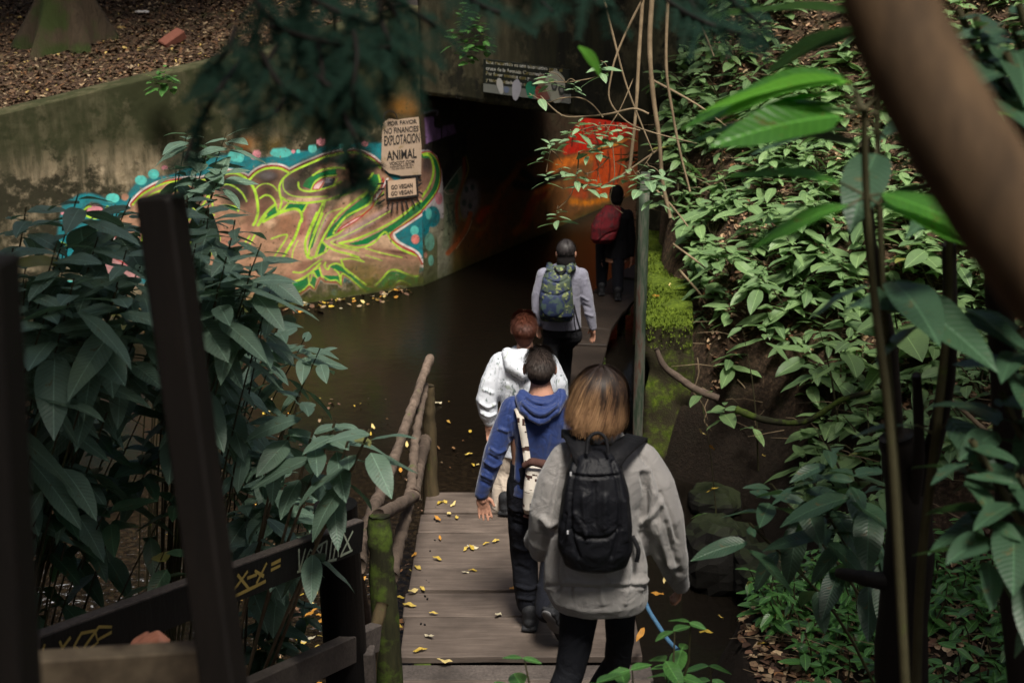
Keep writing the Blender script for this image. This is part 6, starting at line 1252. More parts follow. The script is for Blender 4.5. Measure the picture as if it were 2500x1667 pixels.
def put_leaf(root, kitx, P_, az, pitch, s_=1.0, roll=0.0):
    o = bpy.data.objects.new('leaf', kitx[R.randrange(len(kitx))]); C.objects.link(o); o.parent = root
    o.location = Vector(P_)-Vector(root.location); o.rotation_euler = (Matrix.Rotation(az, 3, 'Z') @ Matrix.Rotation(pitch, 3, 'Y') @ Matrix.Rotation(roll, 3, 'X')).to_euler(); o.scale = (s_, s_*R.uniform(.85, 1.15), s_)
    return o
def cluster(root, P_, kitx, n=7, s_=1.0, spread=.0, out=None):
    """terminal rosette: leaves in turning pairs, upper ones small and raised"""
    a0 = R.random()*6.28; P_ = Vector(P_)
    for i in range(n):
        f = i/max(1, n-1); az = a0+i*2.4+R.uniform(-.25, .25); pitch = -.28+.48*f+R.uniform(-.22, .22)
        put_leaf(root, kitx, P_-Vector((0, 0, .02+.10*f*s_)), az, pitch, s_*(.55+.5*f)*R.uniform(.85, 1.15), R.uniform(-.4, .4))
def shrub(label, base, cl, kitx, group=None, cat='shrub', rad=(.006, .0025), name='leafy_shrub', smat='stem', sag=.3):
    """stems from the base to every leaf cluster; cl = (x, y in display pixels, distance, leaves, size)"""
    root = empty(name, base, label, cat, group); mb = MB(); base = Vector(base); ends = [W(*DW(c[0], c[1]), c[2]) for c in cl]
    for c, e in zip(cl, ends):
        mid = base.lerp(e, .55)+Vector((R.uniform(-.08, .08), R.uniform(-.08, .08), (e-base).length*.12*sag/.3))
        pts = [Vector(p) for p in cr([tuple(base+Vector((R.uniform(-.04, .04), R.uniform(-.04, .04), 0))), tuple(mid), tuple(e)], 6)]; m = len(pts)
        mb.tube(pts, [rad[0]+(rad[1]-rad[0])*i/(m-1) for i in range(m)], 6, False)
        cluster(root, e, kitx, c[3], c[4])
        for q in range(1, 3):           # a pair of older leaves further down the stem
            p = pts[-1-q*2]
            if p.z > base.z+.15: az = R.random()*6.28; put_leaf(root, kitx, p, az, .35+R.random()*.4, c[4]*1.05); put_leaf(root, kitx, p, az+3.14, .3+R.random()*.4, c[4])
    link('stem', mb.mesh('stem'), M[smat], root); return root
def gb(x, y, dz=0): return (x, y, H(x, y)+dz)
# left side, large grey green shrub in front of the mural
A = [(60, 475, 5.2, 7, 1.0), (180, 445, 5.0, 7, 1.0), (265, 470, 5.4, 7, 1.0), (300, 455, 5.2, 6, .95), (30, 570, 4.9, 7, 1.05), (130, 560, 4.8, 7, 1.1), (225, 545, 5.0, 7, 1.05), (290, 575, 4.8, 7, 1.1), (60, 640, 4.7, 7, 1.15), (170, 640, 4.6, 7, 1.15), (270, 660, 4.7, 7, 1.1), (110, 710, 4.6, 7, 1.1), (215, 730, 4.7, 7, 1.0), (20, 720, 4.7, 6, 1.1), (290, 760, 4.9, 7, 1.0), (150, 800, 4.8, 6, 1.1), (40, 830, 4.6, 6, 1.15), (340, 690, 5.0, 7, 1.0)]
A += [(x_+R.uniform(-45, 45), y_+R.uniform(15, 60), D_+.25, 6, s_) for x_, y_, D_, n_, s_ in A]
shrub('big grey green leafy shrub left of the dark square post, in front of the wall', gb(-2.6, 5.3, -.1), A, K_shrub)
A = [(480, 480, 5.4, 8, 1.0), (430, 450, 5.5, 7, .9), (540, 505, 5.3, 7, 1.0), (600, 560, 5.2, 7, .95), (520, 590, 5.0, 7, 1.05), (450, 560, 5.2, 7, 1.0), (580, 610, 5.0, 6, 1.05), (500, 660, 5.0, 7, 1.0), (560, 700, 5.1, 7, .95), (470, 720, 5.2, 7, .9), (620, 670, 5.1, 5, .9), (440, 640, 5.1, 6, 1.0), (400, 520, 5.3, 6, .95)]
A += [(x_+R.uniform(-40, 20), y_+R.uniform(15, 60), D_+.25, 5, s_*.9) for x_, y_, D_, n_, s_ in A]
shrub('leafy shrub spreading over the mural just right of the dark square post', gb(-1.7, 5.8, -.1), A, K_shrub)
shrub('tall sprig of leaves rising against the wall above the leafy shrubs', gb(-2.5, 8.4, -.1), [(430, 300, 7.6, 8, 1.0), (520, 305, 7.6, 8, 1.1), (475, 350, 7.5, 8, 1.0), (510, 385, 7.4, 7, .9), (450, 400, 7.4, 7, .9), (490, 430, 7.3, 7, .9), (405, 380, 7.5, 5, .9)], K_shrub)
shrub('low leafy branches over the water beside the foot of the mural', gb(-1.9, 7.2, -.1), [(640, 745, 6.2, 6, .9), (700, 775, 6.1, 6, .9), (600, 790, 6.0, 7, .9), (560, 760, 6.2, 7, .9), (540, 830, 6.0, 6, .9), (735, 800, 6.0, 4, .8), (620, 840, 6.0, 4, .8)], K_shrub)
shrub('slanting branch with long green leaves reaching right over the dark water', gb(-1.5, 6.0, -.1), [(770, 968, 5.2, 6, 1.05), (690, 900, 5.3, 4, .9), (850, 985, 5.0, 5, 1.0), (800, 1010, 5.1, 5, .9), (720, 985, 5.2, 5, .95), (660, 950, 5.3, 5, .9)], K_shrub, rad=(.01, .005), smat='twig', sag=.05)
shrub('green leafed shrub between the square post and the black round post', gb(-1.5, 6.6, -.1), [(560, 990, 6.2, 8, .95), (600, 1040, 6.2, 8, 1.0), (540, 1060, 6.2, 7, 1.0), (650, 1080, 6.0, 8, 1.05), (700, 1130, 6.2, 8, 1.0), (620, 1140, 6.0, 8, 1.1), (560, 1150, 6.0, 7, 1.0), (660, 1190, 6.0, 8, 1.1), (590, 1220, 5.8, 7, 1.0), (720, 1190, 6.2, 7, .9), (540, 930, 6.3, 6, .9), (640, 1010, 6.3, 6, .8)], K_shrub)
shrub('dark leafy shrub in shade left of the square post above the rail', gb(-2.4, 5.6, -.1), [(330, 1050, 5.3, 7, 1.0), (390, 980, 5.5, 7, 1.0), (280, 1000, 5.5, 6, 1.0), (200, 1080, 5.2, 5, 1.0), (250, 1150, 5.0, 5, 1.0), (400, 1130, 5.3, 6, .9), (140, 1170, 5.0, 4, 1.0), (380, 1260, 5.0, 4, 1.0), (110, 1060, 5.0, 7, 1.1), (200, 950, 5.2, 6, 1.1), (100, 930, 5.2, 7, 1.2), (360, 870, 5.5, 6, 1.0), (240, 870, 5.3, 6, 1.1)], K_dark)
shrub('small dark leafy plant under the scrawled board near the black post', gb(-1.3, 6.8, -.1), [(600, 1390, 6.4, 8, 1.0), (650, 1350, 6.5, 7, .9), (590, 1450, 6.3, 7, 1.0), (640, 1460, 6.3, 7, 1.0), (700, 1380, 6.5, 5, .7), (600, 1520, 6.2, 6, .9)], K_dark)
# near leaves, very left top dark
# right foreground: tall stems with big leaves, very near
A0 = [(1900, 240, 2.3, 4, 1.05), (1990, 270, 2.35, 5, 1.0), (1930, 160, 2.5, 4, .9), (1880, 60, 2.5, 4, 1.0), (1960, 380, 2.4, 5, .8), (2060, 300, 2.5, 4, .9), (2090, 480, 2.3, 4, .9), (1980, 500, 2.45, 4, .8)]
def sapling(label, tr, D_, cls, kitx, r):
    P_ = path3(tr, D_, D_+.2); root = empty('sapling', P_[-1], label, 'sapling'); part_tube('stem', P_, r, M['stem'], root, 8, .05)
    for x_, y_, n_, s_ in cls:
        q = min(P_, key=lambda a: (a-W(*DW(x_, y_), D_)).length); e = W(*DW(x_, y_), D_)
        dr = (e-q); L_ = dr.length; dr.normalize(); az = math.atan2(dr.y, dr.x)
        part_tube('twig', [q, q.lerp(e, .35)+Vector((0, 0, .012))], (.0035, .002), M['stem'], root, 5, 0)
        for i in range(max(1, n_-1)): put_leaf(root, kitx, q.lerp(e, .3)+Vector((0, 0, .012-.02*i)), az+(i-.4)*.75+R.uniform(-.15, .15), R.uniform(-.25, .35), s_*1.2, R.uniform(-.6, .6))
    return root
sapling('tall sapling with large bright green leaves, close on the right, out of focus', [(1985, 250), (1990, 450), (2010, 700), (2045, 1000), (2075, 1500), (2110, 2200)], 2.6, [(1800, 270, 3, 1.1), (1850, 190, 2, 1.0), (2080, 200, 2, 1.0), (1840, 380, 2, 1.0), (2090, 330, 2, .8), (1800, 400, 2, .9), (1850, 570, 2, .7), (2100, 480, 2, .9), (2090, 560, 2, .8), (1900, 100, 2, 1.0), (1830, 50, 2, 1.1)], K_bright, (.006, .012))
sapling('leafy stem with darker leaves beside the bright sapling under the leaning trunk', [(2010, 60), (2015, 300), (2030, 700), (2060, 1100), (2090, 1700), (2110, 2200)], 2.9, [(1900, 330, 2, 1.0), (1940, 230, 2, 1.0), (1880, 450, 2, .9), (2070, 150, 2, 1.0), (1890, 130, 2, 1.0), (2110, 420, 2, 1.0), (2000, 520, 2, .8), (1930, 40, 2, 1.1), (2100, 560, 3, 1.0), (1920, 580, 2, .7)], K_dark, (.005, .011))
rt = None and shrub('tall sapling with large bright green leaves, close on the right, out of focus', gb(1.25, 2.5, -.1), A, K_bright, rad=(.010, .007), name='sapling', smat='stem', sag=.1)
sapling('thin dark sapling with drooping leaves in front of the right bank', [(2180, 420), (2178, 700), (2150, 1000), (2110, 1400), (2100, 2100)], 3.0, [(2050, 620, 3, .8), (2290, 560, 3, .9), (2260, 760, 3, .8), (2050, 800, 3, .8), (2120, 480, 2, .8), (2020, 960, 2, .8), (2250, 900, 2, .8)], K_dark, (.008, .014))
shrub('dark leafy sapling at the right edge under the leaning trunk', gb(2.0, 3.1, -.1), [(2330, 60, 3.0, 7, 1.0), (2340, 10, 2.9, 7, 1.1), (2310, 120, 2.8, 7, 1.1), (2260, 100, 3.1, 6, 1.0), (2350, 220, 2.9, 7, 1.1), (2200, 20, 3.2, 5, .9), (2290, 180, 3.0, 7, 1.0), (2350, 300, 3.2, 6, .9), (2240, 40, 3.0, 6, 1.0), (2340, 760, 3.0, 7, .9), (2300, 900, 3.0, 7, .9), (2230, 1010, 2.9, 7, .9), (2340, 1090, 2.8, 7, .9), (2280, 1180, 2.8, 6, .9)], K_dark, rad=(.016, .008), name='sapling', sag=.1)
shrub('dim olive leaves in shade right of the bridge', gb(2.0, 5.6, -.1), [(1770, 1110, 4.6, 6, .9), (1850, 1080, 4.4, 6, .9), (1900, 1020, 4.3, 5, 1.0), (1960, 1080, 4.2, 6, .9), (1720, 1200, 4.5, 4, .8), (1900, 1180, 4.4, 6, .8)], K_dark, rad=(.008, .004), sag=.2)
# dark trunk and stems, right
sh = empty('dark_trunk', gb(1.9, 4.0), 'dark forked trunk standing in deep shade at the lower right', 'tree')
part_tube('trunk', [W(*DW(2080, 1800), 3.9), W(*DW(2070, 1480), 3.9), W(*DW(2090, 1250), 3.9), W(*DW(2080, 1100), 3.9), W(*DW(2060, 1000), 3.9)], (.09, .055), M['darkwood'], sh, 12, .1)
part_tube('limb', [W(*DW(2080, 1200), 3.9), W(*DW(2150, 1000), 3.8), W(*DW(2180, 800), 3.6), W(*DW(2180, 560), 3.5)], (.03, .018), M['darkwood'], sh)
part_tube('limb', [W(*DW(2060, 1010), 3.9), W(*DW(2045, 800), 3.8), W(*DW(2000, 560), 3.6), W(*DW(1985, 330), 3.4)], (.022, .014), M['darkwood'], sh)
part_tube('limb', [W(*DW(2085, 1240), 3.9), W(*DW(2110, 1050), 3.8), W(*DW(2105, 860), 3.7)], (.022, .012), M['darkwood'], sh)
part_tube('limb', [W(*DW(2075, 1340), 3.9), W(*DW(2000, 1330), 3.9), W(*DW(1925, 1315), 4.0)], (.035, .016), M['darkwood'], sh)
sh = empty('dark_trunk', gb(2.35, 3.6), 'slim dark trunk by the right edge of the picture', 'tree')
part_tube('trunk', [W(*DW(2380, 1900), 3.3), W(*DW(2330, 1300), 3.3), W(*DW(2310, 900), 3.3), W(*DW(2285, 600), 3.3)], (.05, .028), M['darkwood'], sh)
# small glossy plants lower right and bottom centre
def small_plant(P_, h, kitx, label, group, nl=6, s_=1.0, name='small_plant'):
    root = empty(name, P_, label, 'plant', group); P_ = Vector(P_); mb = MB(); lean = Vector((R.uniform(-.3, .3), R.uniform(-.3, .3), 1)).normalized()
    pts = [P_+lean*h*t+Vector((.04*math.sin(t*3), 0, 0)) for t in (0, .33, .66, 1)]; mb.tube(pts, [.006*s_+.002, .005*s_, .004*s_, .002], 5, False); link('stem', mb.mesh('stem'), M['stem'], root)
    a0 = R.random()*6.28; m = max(1, nl//2)
    for i in range(m):
        f = .3+.7*i/max(1, m-1) if m > 1 else 1; p = P_+lean*h*f; az = a0+i*1.57+R.uniform(-.2, .2); sz = s_*(1.15-.5*f)
        put_leaf(root, kitx, p, az, R.uniform(-.1, .4), sz, R.uniform(-.3, .3)); put_leaf(root, kitx, p, az+3.14, R.uniform(-.1, .4), sz, R.uniform(-.3, .3))
    return root
def cl_plant(P_, h, kitx, label, group, n=8, s_=1.0, name='bank_plant'):
    root = small_plant(P_, h, kitx, label, group, 4, s_, name); cluster(root, Vector(P_)+Vector((0, 0, h)), kitx, n, s_); return root
i = 0
for _ in range(1200):
    x_, y_ = R.uniform(1.5, 4.2), R.uniform(5.6, 8.5); z_ = H(x_, y_); px_, py_, _z = proj(np.array([[x_, y_, z_+.15]])); dx, dy = px_[0]/1.06293, py_[0]/1.06293
    if not (1560 < dx < 2360 and 1180 < dy < 1620): continue
    if dx < 1640 and dy < 1420: continue
    i += 1
    if i > 150: break
    small_plant((x_, y_, z_), R.uniform(.12, .42), K_gloss, *cell(dx, dy, 'small glossy plant'), R.choice([6, 8, 10]), R.uniform(.9, 1.4))
for x_, y_, D_, h_ in [(1480, 1470, 4.2, .45), (1520, 1400, 4.5, .5), (1440, 1540, 4.1, .4), (1360, 1545, 4.2, .4), (1560, 1500, 4.6, .35), (1600, 1530, 5.0, .4), (1500, 1545, 4.3, .5), (1190, 1535, 4.0, .4), (1240, 1560, 4.0, .4), (1650, 1540, 5.4, .4), (1400, 1510, 4.2, .3)]:
    p = W(*DW(x_, y_), D_); small_plant((p.x, p.y, p.z-h_), h_, K_gloss, 'leafy sprig in front of the step at the bottom edge, below the woman in grey', 'sprigs at the bottom edge', 8, 1.25)
for i in range(16):
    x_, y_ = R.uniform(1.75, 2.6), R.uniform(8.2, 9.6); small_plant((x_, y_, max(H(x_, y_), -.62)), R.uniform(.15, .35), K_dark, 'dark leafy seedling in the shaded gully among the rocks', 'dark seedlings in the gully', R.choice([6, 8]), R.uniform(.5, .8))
# right bank, plants scattered over the slope
n = 0; pts_ = []
tries = 0
while n < 292 and tries < 9000:
    tries += 1
    x_, y_ = R.uniform(1.7, 7.2), R.uniform(9.3, 18.5); z_ = H(x_, y_)
    if z_ < -.35: continue
    px_, py_, _z = proj(np.array([[x_, y_, z_]])); dx, dy = px_[0]/1.06293, py_[0]/1.06293
    if not (1440 < dx < 2420 and -30 < dy < 1200): continue
    if 1620 < dx < 1830 and 880 < dy < 1100: continue
    if 1830 < dx < 2050 and dy < 150 and R.random() < .8: continue
    if dx < 1570 and dy > 430: continue
    if any((x_-a)**2+(y_-b)**2 < .0289 for a, b in pts_): continue
    pts_.append((x_, y_)); lab, gr = cell(dx, dy, 'leafy plant'); n += 1
    cl_plant((x_, y_, z_), R.uniform(.06, .30), K_bank, lab, gr, R.choice([5, 6, 7, 8]), R.uniform(.7, 1.35))
for x_, y_, D_, s_ in [(1760, 745, 11.2, 1.3), (1665, 925, 10.6, 1.2), (2135, 960, 9.4, 2.3), (2070, 680, 10.6, 2.2), (1950, 770, 10.2, 1.9), (1870, 540, 12, 1.7), (1860, 440, 12.5, 1.5), (1940, 700, 10.8, 1.6), (2010, 1130, 8.6, 1.4)]:
    p = W(*DW(x_, y_), D_); z_ = min(H(p.x, p.y), p.z-.1); cl_plant((p.x, p.y, z_), p.z-z_, K_bank, {1760: 'star shaped leafy plant right of the mossy block, low on the bank', 1665: 'small leafy sprig beside the broken branch under the bank', 2135: 'plant with one very large shiny leaf at the right', 2070: 'plant with a broad pale leaf behind the dark stems'}.get(x_, 'large leafed plant standing out on the right bank'), None if x_ in (1760, 1665, 2135, 2070) else 'large leafed plants on the right bank', 7, s_)
# larger bushes, several rosettes each
BK = [(1740, 350), (1620, 300), (1560, 240), (1680, 420), (1800, 330), (1880, 360), (1600, 380), (1530, 330), (1720, 480), (1820, 500), (1640, 500), (1900, 480), (1560, 440), (1760, 560), (1680, 590), (1850, 600), (1940, 580), (1620, 600), (1720, 660), (1900, 680), (1820, 680), (2000, 640), (2080, 560), (2160, 640), (2240, 600), (2300, 640), (2200, 720), (2100, 780), (1980, 820), (2060, 860), (2260, 840), (2320, 760), (1960, 900), (1660, 200), (1750, 230), (1600, 120), (1560, 60), (1860, 240), (2250, 320), (2330, 420), (1500, 380), (2010, 480), (2000, 1000), (2120, 1040), (2240, 980), (1590, 180), (1690, 90), (2290, 200)]
ORD = ['leftmost', 'second from the left', 'third from the left', 'fourth from the left', 'fifth from the left', 'sixth from the left', 'seventh from the left', 'eighth from the left', 'ninth from the left', 'tenth from the left']
def bush_label(x, y):
    rows = [(-99, 150, 'broad leafed bush along the top of the right bank'), (150, 300, 'broad leafed bush high on the right bank'), (300, 400, 'bush on the bank level with the pale vines'), (400, 520, 'bush on the bank level with the dangling twigs'), (520, 620, 'bush on the bank level with the moss top'), (620, 720, 'bush on the mid bank below the pale stick'), (720, 880, 'bush low on the bank above the hollow'), (880, 2000, 'bush at the shaded foot of the right bank')]
    for a_, b_, t_ in rows:
        if a_ <= y < b_: r_ = sorted(q for q in BK if a_ <= q[1] < b_); return t_+', '+ORD[r_.index((x, y))]
def ground_hit(px, py):
    d = ray(px, py); o = Vector((0, 0, CAMH)); q = None
    for s_ in np.arange(7, 22, .05):
        q = o+d*s_
        if q.x > 1.5 and q.z < H(q.x, q.y)+.22: return q
    return q
for i, (x_, y_) in enumerate(BK):
    q = ground_hit(*DW(x_, y_)); z_ = H(q.x, q.y); root = empty('bank_shrub', (q.x, q.y, z_), bush_label(x_, y_), 'shrub', 'bushes on the right bank'); mb = MB(); b_ = Vector((q.x, q.y, z_))
    for j in range(R.choice([3, 4, 5])):
        e = b_+Vector((R.uniform(-.32, .32), R.uniform(-.32, .2), R.uniform(.16, .42))); e.z = max(e.z, H(e.x, e.y)+.1); mb.tube([b_, b_.lerp(e, .6)+Vector((0, 0, .05)), e], [.008, .006, .003], 5, False); cluster(root, e, K_bank, R.choice([6, 7, 8, 9]), R.uniform(.8, 1.25))
    link('stem', mb.mesh('stem'), M['stem'], root)
# broken branch by the block, sticks on the bank
def stick(label, pts, D0, D1, r, mat='twig', group=None, name='dry_branch'):
    P_ = path3(pts, D0, D1); o = part_tube(name, P_, r, M[mat], None, 7, .2); return tag(o, label, 'branch', group)
stick('broken mossy branch sticking out from the bank beside the mossy block', [(1507, 800), (1525, 840), (1560, 868), (1600, 895), (1650, 915)], 11.0, 10.9, (.022, .036), 'log')
stick('short pale stick lying on the bank among green plants', [(1888, 415), (1925, 437), (1972, 465)], 12.8, 12.6, (.025, .035))
stick('long thin pale stick slanting across the lower right', [(2160, 900), (2220, 950), (2285, 1010)], 8.2, 8.0, (.012, .018))
stick('curved dark root looping out of the hollow', [(1690, 940), (1760, 965), (1850, 968), (1930, 920), (2000, 900)], 10.4, 10, (.03, .02), 'mosslog')
for pts in ([(1545, 560), (1600, 600), (1650, 640)], [(1560, 620), (1620, 690), (1655, 750)], [(1480, 410), (1540, 470), (1580, 520)], [(1590, 20), (1620, 80), (1640, 130)], [(1490, 180), (1600, 240), (1680, 300)]):
    stick('dry stalk lying across the right bank near the vines', pts, 12.6, 12.4, (.012, .006), 'twig', 'dry stalks on the right bank')
# vines and twigs hanging in front of the tunnel
V1 = [([(1478, -30), (1468, 120), (1460, 260), (1445, 400)], 11.6, (.022, .018), 'thick pale vine hanging straight down right of the tunnel mouth'),
      ([(1500, -30), (1492, 100), (1500, 220), (1514, 320), (1522, 420), (1540, 500)], 12.2, (.032, .022), 'stoutest bare stem on the bank edge, right of the pale vine'),
      ([(1385, -10), (1415, 110), (1440, 200), (1475, 290), (1500, 350)], 11.3, (.014, .007), 'long thin twig curving down right across the dark headwall'),
      ([(1475, 0), (1440, 70), (1415, 130), (1405, 170), (1400, 230), (1440, 280), (1500, 305), (1600, 330)], 11.2, (.014, .006), 'twig bending down and then out to the right bank'),
      ([(1240, 220), (1290, 265), (1340, 268), (1400, 262), (1455, 250), (1490, 262)], 11.1, (.008, .012), 'bare twig running level under the sign board'),
      ([(1215, 215), (1255, 235), (1290, 226), (1330, 225), (1360, 240), (1385, 270)], 11.0, (.005, .008), 'thin arching twig below the sign board'),
      ([(1500, 480), (1440, 560), (1410, 700)], 11.3, (.003, .003), None),
      ([(1455, 180), (1425, 250), (1395, 300), (1380, 350), (1370, 420)], 11.0, (.006, .004), 'thin twig dropping in front of the red painted wall'),
      ([(1510, 345), (1460, 380), (1400, 420), (1340, 440)], 11.2, (.012, .005), 'reddish twig pointing left above the red backpack'),
      ([(1405, 320), (1412, 400), (1402, 460), (1430, 490)], 11.2, (.006, .004), 'twig dangling just above the red backpack'),
      ([(1535, -20), (1530, 150), (1545, 260), (1562, 350), (1585, 440)], 12.4, (.02, .012), 'bare upright stem at the left edge of the sunlit bank')]
for pts, D_, r, lab in V1:
    if lab: stick(lab, pts, D_, D_-.1, (r[0]*.75, r[1]*.75))
def hang(label, tw, D_, cls, r=(.006, .003), s0=1.0):
    P_ = path3(tw, D_, D_); root = empty('leafy_twig', P_[0], label, 'branch'); part_tube('twig', P_, r, M['twig'], root, 6, .1)
    for x_, y_, n_, s_ in cls:
        e = W(*DW(x_, y_), D_-.03); cluster(root, e, K_pale, n_, s_*s0); q = min(P_, key=lambda a: (a-e).length)
        part_tube('twig', [q, q.lerp(e, .5)+Vector((0, 0, .02)), e], (.004, .002), M['twig'], root, 5, 0)
hang('twig with a rosette of pale leaves hanging over the dark water', [(1330, 350), (1325, 400), (1310, 450), (1283, 478)], 11.0, [(1280, 480, 8, 1.0)])
hang('leafy twig reaching left in front of the dark tunnel', [(1440, 290), (1370, 290), (1310, 310), (1265, 345)], 11.0, [(1262, 320, 7, .75), (1250, 345, 5, .7), (1290, 375, 6, .7), (1310, 300, 6, .8), (1255, 395, 6, .7)])
hang('spray of pale leaves in front of the red painted wall', [(1470, 300), (1420, 290), (1380, 290), (1340, 320)], 10.9, [(1330, 275, 8, .85), (1375, 285, 8, .9), (1400, 300, 8, .95), (1350, 330, 6, .75), (1430, 290, 7, .8), (1375, 330, 5, .8)])
hang('low pale leafed twig under the red painted wall', [(1400, 360), (1370, 390), (1345, 400)], 10.9, [(1325, 390, 7, .8), (1350, 405, 7, .8), (1380, 420, 5, .9)])
hang('twig with pale leaves hanging before the sign board', [(1400, 165), (1360, 180), (1300, 190)], 10.9, [(1260, 165, 8, .85), (1380, 140, 8, 1.0), (1320, 185, 6, .6), (1240, 200, 4, .7)])
hang('pale leafed sprig at the top of the mossy block', [(1500, 350), (1480, 380), (1460, 400)], 11.0, [(1470, 400, 8, 1.2), (1490, 380, 8, 1.2), (1440, 380, 6, 1.0), (1520, 400, 7, 1.0), (1500, 430, 6, 1.0)])
# creeper on the headwall
root = empty('creeper', W(1140, 60, 16.9), 'small green creeper growing on the dark headwall above the tunnel', 'plant')
for x_, y_ in [(1060, 20), (1080, 40), (1050, 55), (1065, 80), (1090, 80), (1070, 95), (1110, 60), (1100, 30), (1040, 70), (1075, 5), (1120, 85), (1075, 110)]:
    cluster(root, W(*DW(x_, y_), 16.6), K_gloss, 7, 1.5)
root = empty('creeper', W(375, 165, 17), 'tuft of small leaves growing over the top of the graffiti wall', 'plant')
for x_, y_ in [(365, 170), (380, 165), (350, 172), (395, 172), (375, 150), (360, 110), (385, 120)]: cluster(root, slope_at(*DW(x_, y_-10)) if y_ < 140 else W(*DW(x_, y_), 16.3), K_gloss, 7, 1.4)

# hanging conifer branches, very near, dark
M['needle'] = m_flat('dark needles', (.010, .026, .018), .8, .05)
def conifer(label, twigs, D_, L_=.11, nl=.032):
    P0_ = W(*DW(*twigs[0][0]), D_); root = empty('conifer_branch', P0_, label, 'branch'); mb = MB(); V = []; F = []
    def frond(p, d, L2, up):
        side = d.cross(up).normalized(); n_ = int(L2/.0045)
        for i in range(n_):
            q = p+d*(L2*i/n_)+Vector((0, 0, -.25*L2*(i/n_)**2)); l = nl*(1-.6*i/n_)*R.uniform(.7, 1.1)
            for s_ in (-1, 1):
                e = (side*s_+d*.65+up*R.uniform(-.3, .3)).normalized(); w = d*.0022; j = len(V); V.extend([q-w, q+w, q+e*l]); F.append((j, j+1, j+2))
    for tw in twigs:
        pts = [Vector(p) for p in cr([tuple(W(*DW(x_, y_), D_+R.uniform(-.1, .1))) for x_, y_ in tw], 8)]; mb.tube(pts, .004, 5, False)
        acc = 0; s_ = 1
        for a_, b_ in zip(pts, pts[1:]):
            d = b_-a_; acc += d.length; 
            while acc > .024:
                acc -= .024; s_ = -s_; t = d.normalized(); up = Vector((R.uniform(-.4, .4), -.8, .5)).normalized(); side = t.cross(up).normalized()
                frond(b_, (side*s_+t*.8+Vector((0, 0, -.25))).normalized(), L_*R.uniform(.6, 1.15), up)
        frond(pts[-1], (pts[-1]-pts[-2]).normalized(), L_, Vector((0, -.8, .5)))
    link('twig', mb.mesh('t'), M['darkwood'], root); o = link('needles', fast_quads('needles', [tuple(v) for v in V], F), M['needle'], root); o['kind'] = 'stuff'
conifer('dark feathery conifer branch hanging into the top of the picture, left of centre', [[(620, -60), (600, 40), (560, 130), (500, 210), (450, 300), (425, 370)], [(700, -60), (690, 60), (680, 160), (640, 250), (590, 280)], [(760, -60), (770, 80), (780, 200), (790, 300), (805, 400), (815, 430)], [(800, -60), (840, 60), (880, 160), (890, 220)], [(720, 0), (640, 100), (590, 190), (560, 240)], [(850, -60), (900, 20), (930, 80), (945, 140)], [(740, 130), (780, 240), (820, 330), (830, 390)], [(720, 60), (740, 160), (740, 260), (760, 330)], [(560, -50), (600, 20), (660, 80)], [(900, -60), (930, 10), (1000, 60)], [(660, 20), (700, 120), (730, 200)], [(800, 30), (820, 120), (810, 230), (830, 320)], [(640, -40), (760, 20), (860, 60)], [(620, 60), (720, 90), (820, 110), (900, 110)], [(540, 60), (520, 120), (470, 170)], [(600, 120), (640, 190), (700, 240)], [(870, -40), (880, 60), (930, 150)], [(700, 150), (760, 200), (820, 220)]], 2.3, .07, .030)
conifer('dark conifer sprays hanging at the top edge above the sign', [[(980, -60), (1050, -20), (1110, 15), (1150, 30)], [(1200, -60), (1230, -10), (1270, 30)], [(1300, -60), (1350, -10), (1390, 20)]], 2.6, .07)
conifer('dark feathery conifer spray at the top edge over the right bank', [[(1480, -40), (1560, 20), (1640, 60), (1740, 90)], [(1620, -60), (1690, 10), (1750, 60)], [(1560, -60), (1590, 10), (1610, 50)]], 2.7, .06)
root = empty('hanging_leaf', W(*DW(1340, 30), 2.6), 'single out of focus bright green leaf above the sign board', 'leaf'); put_leaf(root, K_bright, W(*DW(1330, 105), 3), .9, .5, .45)

# ------------------------------------------------------------------ forest around and above, unseen; crowns added to shade the scene
k = N('crown leaves'); oi = k.n('ShaderNodeObjectInfo'); g = k.geo(); M['crown'] = k.set(k.mix(k.noise(1.5, 3), (.025, .06, .018), (.05, .11, .03)), .6, .3)
tr = k.n('ShaderNodeBsdfTranslucent'); tr.inputs[0].default_value = (.05, .12, .02, 1); ms = k.n('ShaderNodeMixShader'); ms.inputs[0].default_value = .25
k.l(k.p.outputs[0], ms.inputs[1]); k.l(tr.outputs[0], ms.inputs[2]); k.l(ms.outputs[0], k.out.inputs[0])
def crown_mesh(seed, n=9000, s_=.20):
    rs = np.random.RandomState(seed); c = rs.randn(60, 3); c /= np.linalg.norm(c, axis=1)[:, None]; c *= (.35+.6*rs.rand(60, 1)); 
    p = c[rs.randint(0, 60, n)]+rs.randn(n, 3)*.16; a = rs.randn(n, 3); a /= np.linalg.norm(a, axis=1)[:, None]; b = np.cross(a, rs.randn(n, 3)); b /= np.linalg.norm(b, axis=1)[:, None]
    return p, a, b
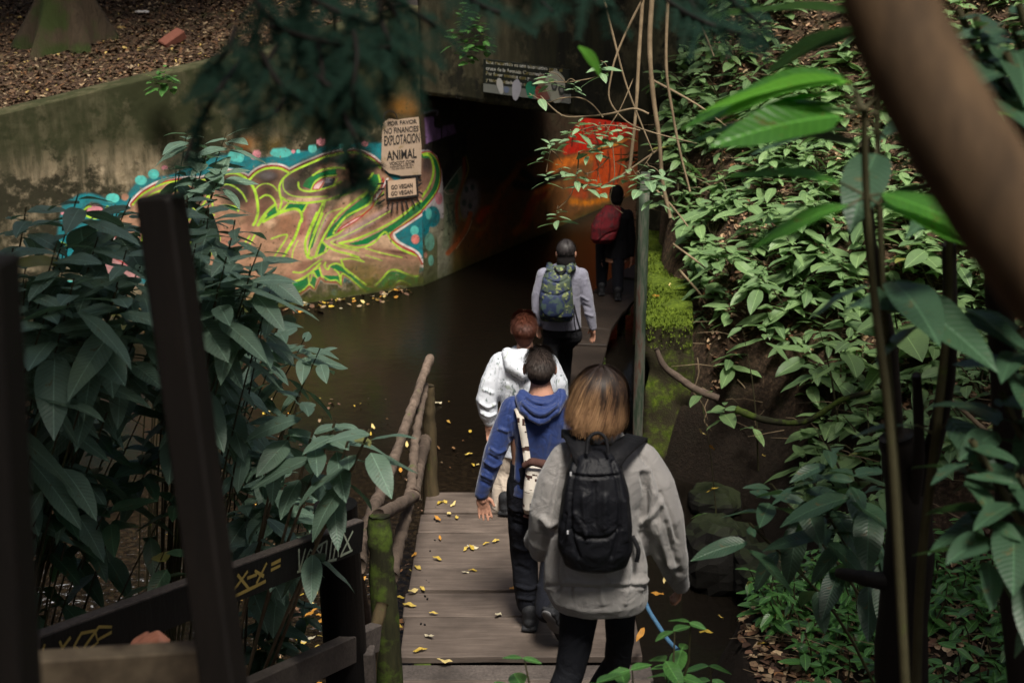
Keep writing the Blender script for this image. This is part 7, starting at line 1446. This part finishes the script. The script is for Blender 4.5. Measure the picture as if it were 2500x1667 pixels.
def forest_tree(P_, h, r, crown_c, cr_r, label, seed, n=9000, leaf=.16):
    t = bigtree('forest_tree', P_, r, h, label, 5, ((crown_c[0]-P_[0])/h*.6, (crown_c[1]-P_[1])/h*.6)); t['group'] = 'trees of the surrounding forest'
    p, a, b = crown_mesh(seed, n); p = p*np.array(cr_r)+np.array(crown_c); V = np.stack([p-a*leaf, p-b*leaf*.5, p+a*leaf, p+b*leaf*.5], 1).reshape(-1, 3)
    link('crown', fast_quads('crown', V, np.arange(n*4).reshape(-1, 4)), M['crown'], t)
FT = [((-3.6, -1.0), 9, .22, (-2.0, 1.9, 7.6), (2.5, 3.2, 1.2)), ((4.4, .2), 9, .2, (3.7, 1.7, 8.0), (2.0, 2.4, 1.4)), ((6.2, 4.6), 10, .2, (3.8, 5.2, 8.0), (1.8, 1.8, 1.2)), ((3.3, 19.5), 9, .2, (1.9, 12.7, 9.6), (1.5, 1.9, .8)), ((-5.5, 2.5), 10, .25, (-5.6, 6.0, 8.6), (2.2, 3.6, 1.6)), ((-10, 20), 11, .25, (-5.6, 18.2, 10), (4.2, 4.0, 1.0)), ((9.5, 7.0), 11, .25, (8.9, 8.0, 9.6), (2.2, 4.0, 1.9)),  # this row: unseen crowns placed and sized for the shade they cast
      ((-9, 9), 11, .28, (-9.5, 11, 9), (3.0, 5, 2.5)), ((-5.5, 24), 11, .28, (-6, 23, 8.6), (4, 3.2, 2.0)), ((6.5, 21), 11, .28, (6.5, 22, 9.5), (4, 3.5, 2.4)), ((0, -7), 11, .3, (0, -6, 9), (6, 4, 3)), ((11, 14), 12, .3, (11.5, 14, 10), (4, 6, 3.4)), ((-13, 17), 12, .3, (-13, 17, 9), (4, 6, 4)), ((3, 33), 12, .3, (3, 31, 9), (9, 4, 5)), ((-12, 34), 12, .3, (-12, 32, 9), (8, 4, 5)), ((16, 26), 12, .3, (16, 26, 9), (5, 7, 5))]
for i, (b_, h_, r_, cc, cr_) in enumerate(FT):
    z_ = H(*b_)
    relq = (b_[0]-SEAM.x)*nW.x+(b_[1]-SEAM.y)*nW.y; uq = (b_[0]-SEAM.x)*dW.x+(b_[1]-SEAM.y)*dW.y
    if relq > .1 and b_[0] < 5: z_ = float(slopeP(uq, relq)[2])
    forest_tree((b_[0], b_[1], z_-.1), h_, r_, cc, cr_, 'tall leafy forest tree outside the picture, added to shade the ravine', 50+i, 8000 if i == 0 else 20000 if i in (1, 2, 5) else 12000 if i < 6 else 8000, .17 if i < 6 else .22)
